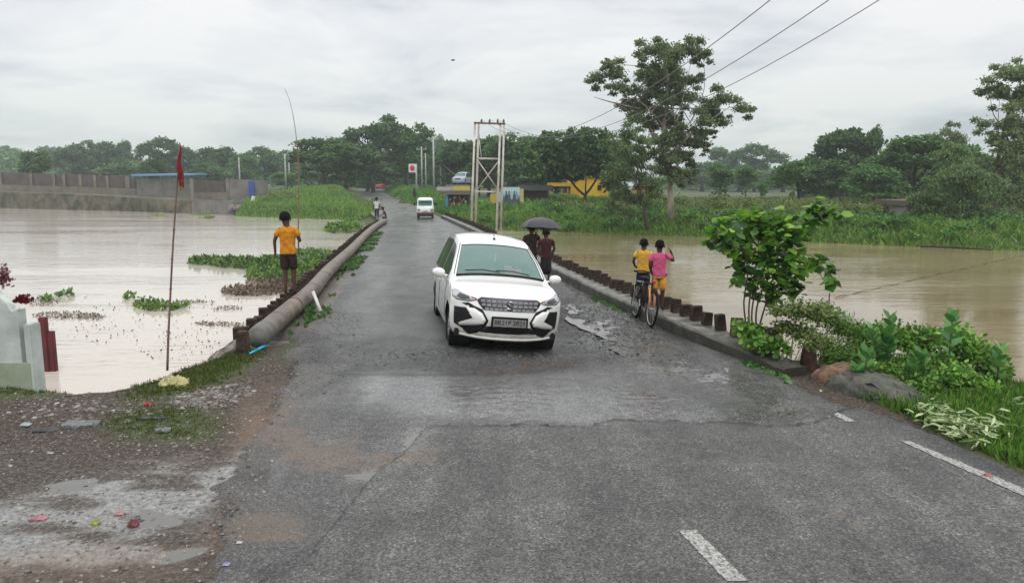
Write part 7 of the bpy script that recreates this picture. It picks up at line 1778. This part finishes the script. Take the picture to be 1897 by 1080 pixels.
    for sg in (-1, 1):
        mb = MB(); mb.tube([(sg * .82, 1.42, 1.0), (sg * .92, 1.40, 1.01)], .025, 8); mb.ball((sg * .99, 1.40, 1.05), (.11, .07, .078), 16, 10)
        mi = mb.build('wing_mirror', M['carpaint'], root, True, sub=1)
        mb = MB(); mb.box((sg * 1.0, 1.474, 1.05), (.18, .008, .11)); mb.build('mirror_glass', M['chrome'], mi, bevel=.002)
        mb = MB(); pts = []
        for s_ in np.linspace(8.2, 10.2, 12): v = Ttop(np.array([s_]), np.array([sg * .955]))[0]; pts.append(tuple(v + np.array([sg * .004, -.002, .006])))
        mb.tube(pts, .006, 5); mb.build('windshield_trim', M['black'], root, True)
    v = Ttop(np.array([11.0]), np.array([0.]))[0]; mb = MB(); mb.ball(tuple(v + np.array([0, 0, .01])), (.025, .05, .02), 8, 6); mb.tube([tuple(v + np.array([0, 0, .01])), tuple(v + np.array([0, .10, .17]))], [.006, .003], 6); mb.build('antenna', M['black'], root, True)
    # shift: root sits between the front wheels on the road
    for o in root.children: o.location.y -= LW1 
    return root
HL, _nt, _b = newmat('headlamp'); _b.inputs['Base Color'].default_value = (.38, .38, .40, 1); _b.inputs['Roughness'].default_value = .12; _b.inputs['Coat Weight'].default_value = 1; _b.inputs['Metallic'].default_value = .5
CAR_ROLL = 5.0
car()

# ------------------------------------------------------------------ far vehicles
def far_van():
    p = P(788, 406, 0); root = empty('auto_van', (p.x, p.y, .03), R(6), 'small white passenger van with a green tinted windscreen at the far end of the bridge', 'van')
    root.scale = (.86, .86, .86)
    mb = MB(); mb.loft([(0, 1.5, .35, .68, 1.45), (0, 1.5, .55, .76, 1.52), (0, 1.5, 1.0, .78, 1.50), (0, 1.55, 1.12, .76, 1.36), (0, 1.62, 1.6, .70, 1.22), (0, 1.65, 1.75, .62, 1.1), (0, 1.68, 1.8, .4, .9)], 32, 5.0); mb.build('body', M['carpaint'], root, True)
    gm = flat('greenglass', (0.03, 0.26, 0.20), .12); mb = MB(); mb.box((0, .185, 1.34), (1.18, .03, .40), m=Matrix.Rotation(R(-16), 3, 'X')); mb.build('windshield', gm, root, bevel=.01)
    mb = MB(); mb.box((0, .03, 1.58), (1.15, .3, .10)); mb.build('sun_visor', flat('visor', (.8, .82, .8), .5), root, bevel=.02)
    for s in (-1, 1):
        mb = MB(); mb.lathe((s * .55, -.02, .78), [(0, 0), (0, .11), (.06, .12)], 'Y', 16); mb.build('headlight', HL, root, True)
        mb = MB(); mb.lathe((s * .62, .45, .28), [(-.08, .1), (-.08, .27), (.08, .27), (.08, .1)], 'X', 20); mb.build('wheel', M['rubber'], root, True)
        mb = MB(); mb.lathe((s * .62, 2.5, .28), [(-.08, .1), (-.08, .27), (.08, .27), (.08, .1)], 'X', 20); mb.build('wheel', M['rubber'], root, True)
        mb = MB(); mb.ball((s * .92, .35, 1.25), (.09, .05, .13), 8, 6); mb.tube([(s * .7, .35, 1.2), (s * .9, .35, 1.25)], .02, 5); mb.build('wing_mirror', M['black'], root, True)
        mb = MB(); mb.box((s * .765, 1.4, 1.32), (.02, 1.6, .42)); mb.build('side_window', M['black'], root, bevel=.005)
    mb = MB(); mb.box((0, -.045, .42), (1.45, .08, .20)); mb.build('bumper', flat('maroonbumper', (0.10, 0.03, 0.03), .5), root, bevel=.02)
    mb = MB(); mb.box((0, -.035, .62), (.42, .03, .14)); mb.build('grille', M['steel'], root, bevel=.005)
    mb = MB(); mb.box((0, 1.5, .3), (1.2, 2.6, .2)); mb.build('underbody', M['black'], root)
far_van()
def simple_car(px, py, Y, rz, paint, label, sc_=1.0):
    x = X_at(px, Y, 0); z = float(rise(np.array([Y]))[0]) + .03 if True else 0
    root = empty('car', (x, Y, z), rz, label, 'car'); root.scale = (sc_,) * 3
    car_body(root, paint); wheels(root)
    mb = MB(); mb.box((0, 2.25, .30), (1.5, 3.9, .2)); mb.build('underbody', M['black'], root)
    patch(root, 'headlight', [(.60, zs(.79)), (.80, zs(.86)), (.97, zs(.90)), (.97, zs(.80)), (.72, zs(.76))], HL, .006, .012, mirror=True)
    patch(root, 'grille', [(-.5, zs(.8)), (.5, zs(.8)), (.45, zs(.64)), (-.45, zs(.64))], M['black'], .006)
    mb = MB(); mb.box((0, 2.2, 1.2), (1.1, 1.2, .4)); mb.build('cabin', M['black'], root)
    return root
simple_car(703, 350, 168, R(-6), flat('redpaint', (0.55, 0.05, 0.05), .3), 'distant red car coming down the rising road at the bend')
simple_car(722, 350, 178, R(-6), flat('silverpaint', (0.5, 0.54, 0.54), .3), 'distant pale car behind and to the right of the red car')
jp = Q(848, 342, 84)
jeep = simple_car(848, 342, 84, R(-12), flat('bluegrey', (0.33, 0.38, 0.45), .35), 'pale blue grey car parked behind the stall roof near the power poles', .85)
jeep.location.z = jp.z
mb = MB(); mb.box((0, 1.2, -1.12), (2.6, 5, 2.2), taper=.95); b = mb.build('earth_platform', M['tanwall']); b.location = (jeep.location.x, 84, jp.z); tag(b, 'raised earth platform under the parked car behind the stall', 'platform')
# distant roadside wall or cart pieces by the sign
mb = MB(); q = Q(765, 346, 125); mb.box((q.x, 125, q.z - .3), (1.9, .8, 1.2), taper=.9); tag(mb.build('handcart', flat('pinkcart', (0.42, 0.25, 0.22), .7), bevel=.05), 'low pinkish covered cart below the red and white sign', 'cart')

# ------------------------------------------------------------------ haze
hz_m = bpy.data.materials.new('haze'); hz_m.use_nodes = True; nt = hz_m.node_tree; nt.nodes.clear()
ho = nt.nodes.new('ShaderNodeOutputMaterial'); pv = nt.nodes.new('ShaderNodeVolumePrincipled')
pv.inputs['Color'].default_value = (0.80, 0.88, 0.92, 1); pv.inputs['Density'].default_value = 0.0007; pv.inputs['Anisotropy'].default_value = 0.2
nt.links.new(pv.outputs[0], ho.inputs['Volume'])
if 0.0007 > 0:
    mb = MB(); mb.box((0, 1500, 12.5), (7000, 7000, 33.0)); hz = mb.build('haze', hz_m); tag(hz, kind='stuff'); hz['label'] = 'thin grey blue air haze over the whole scene'
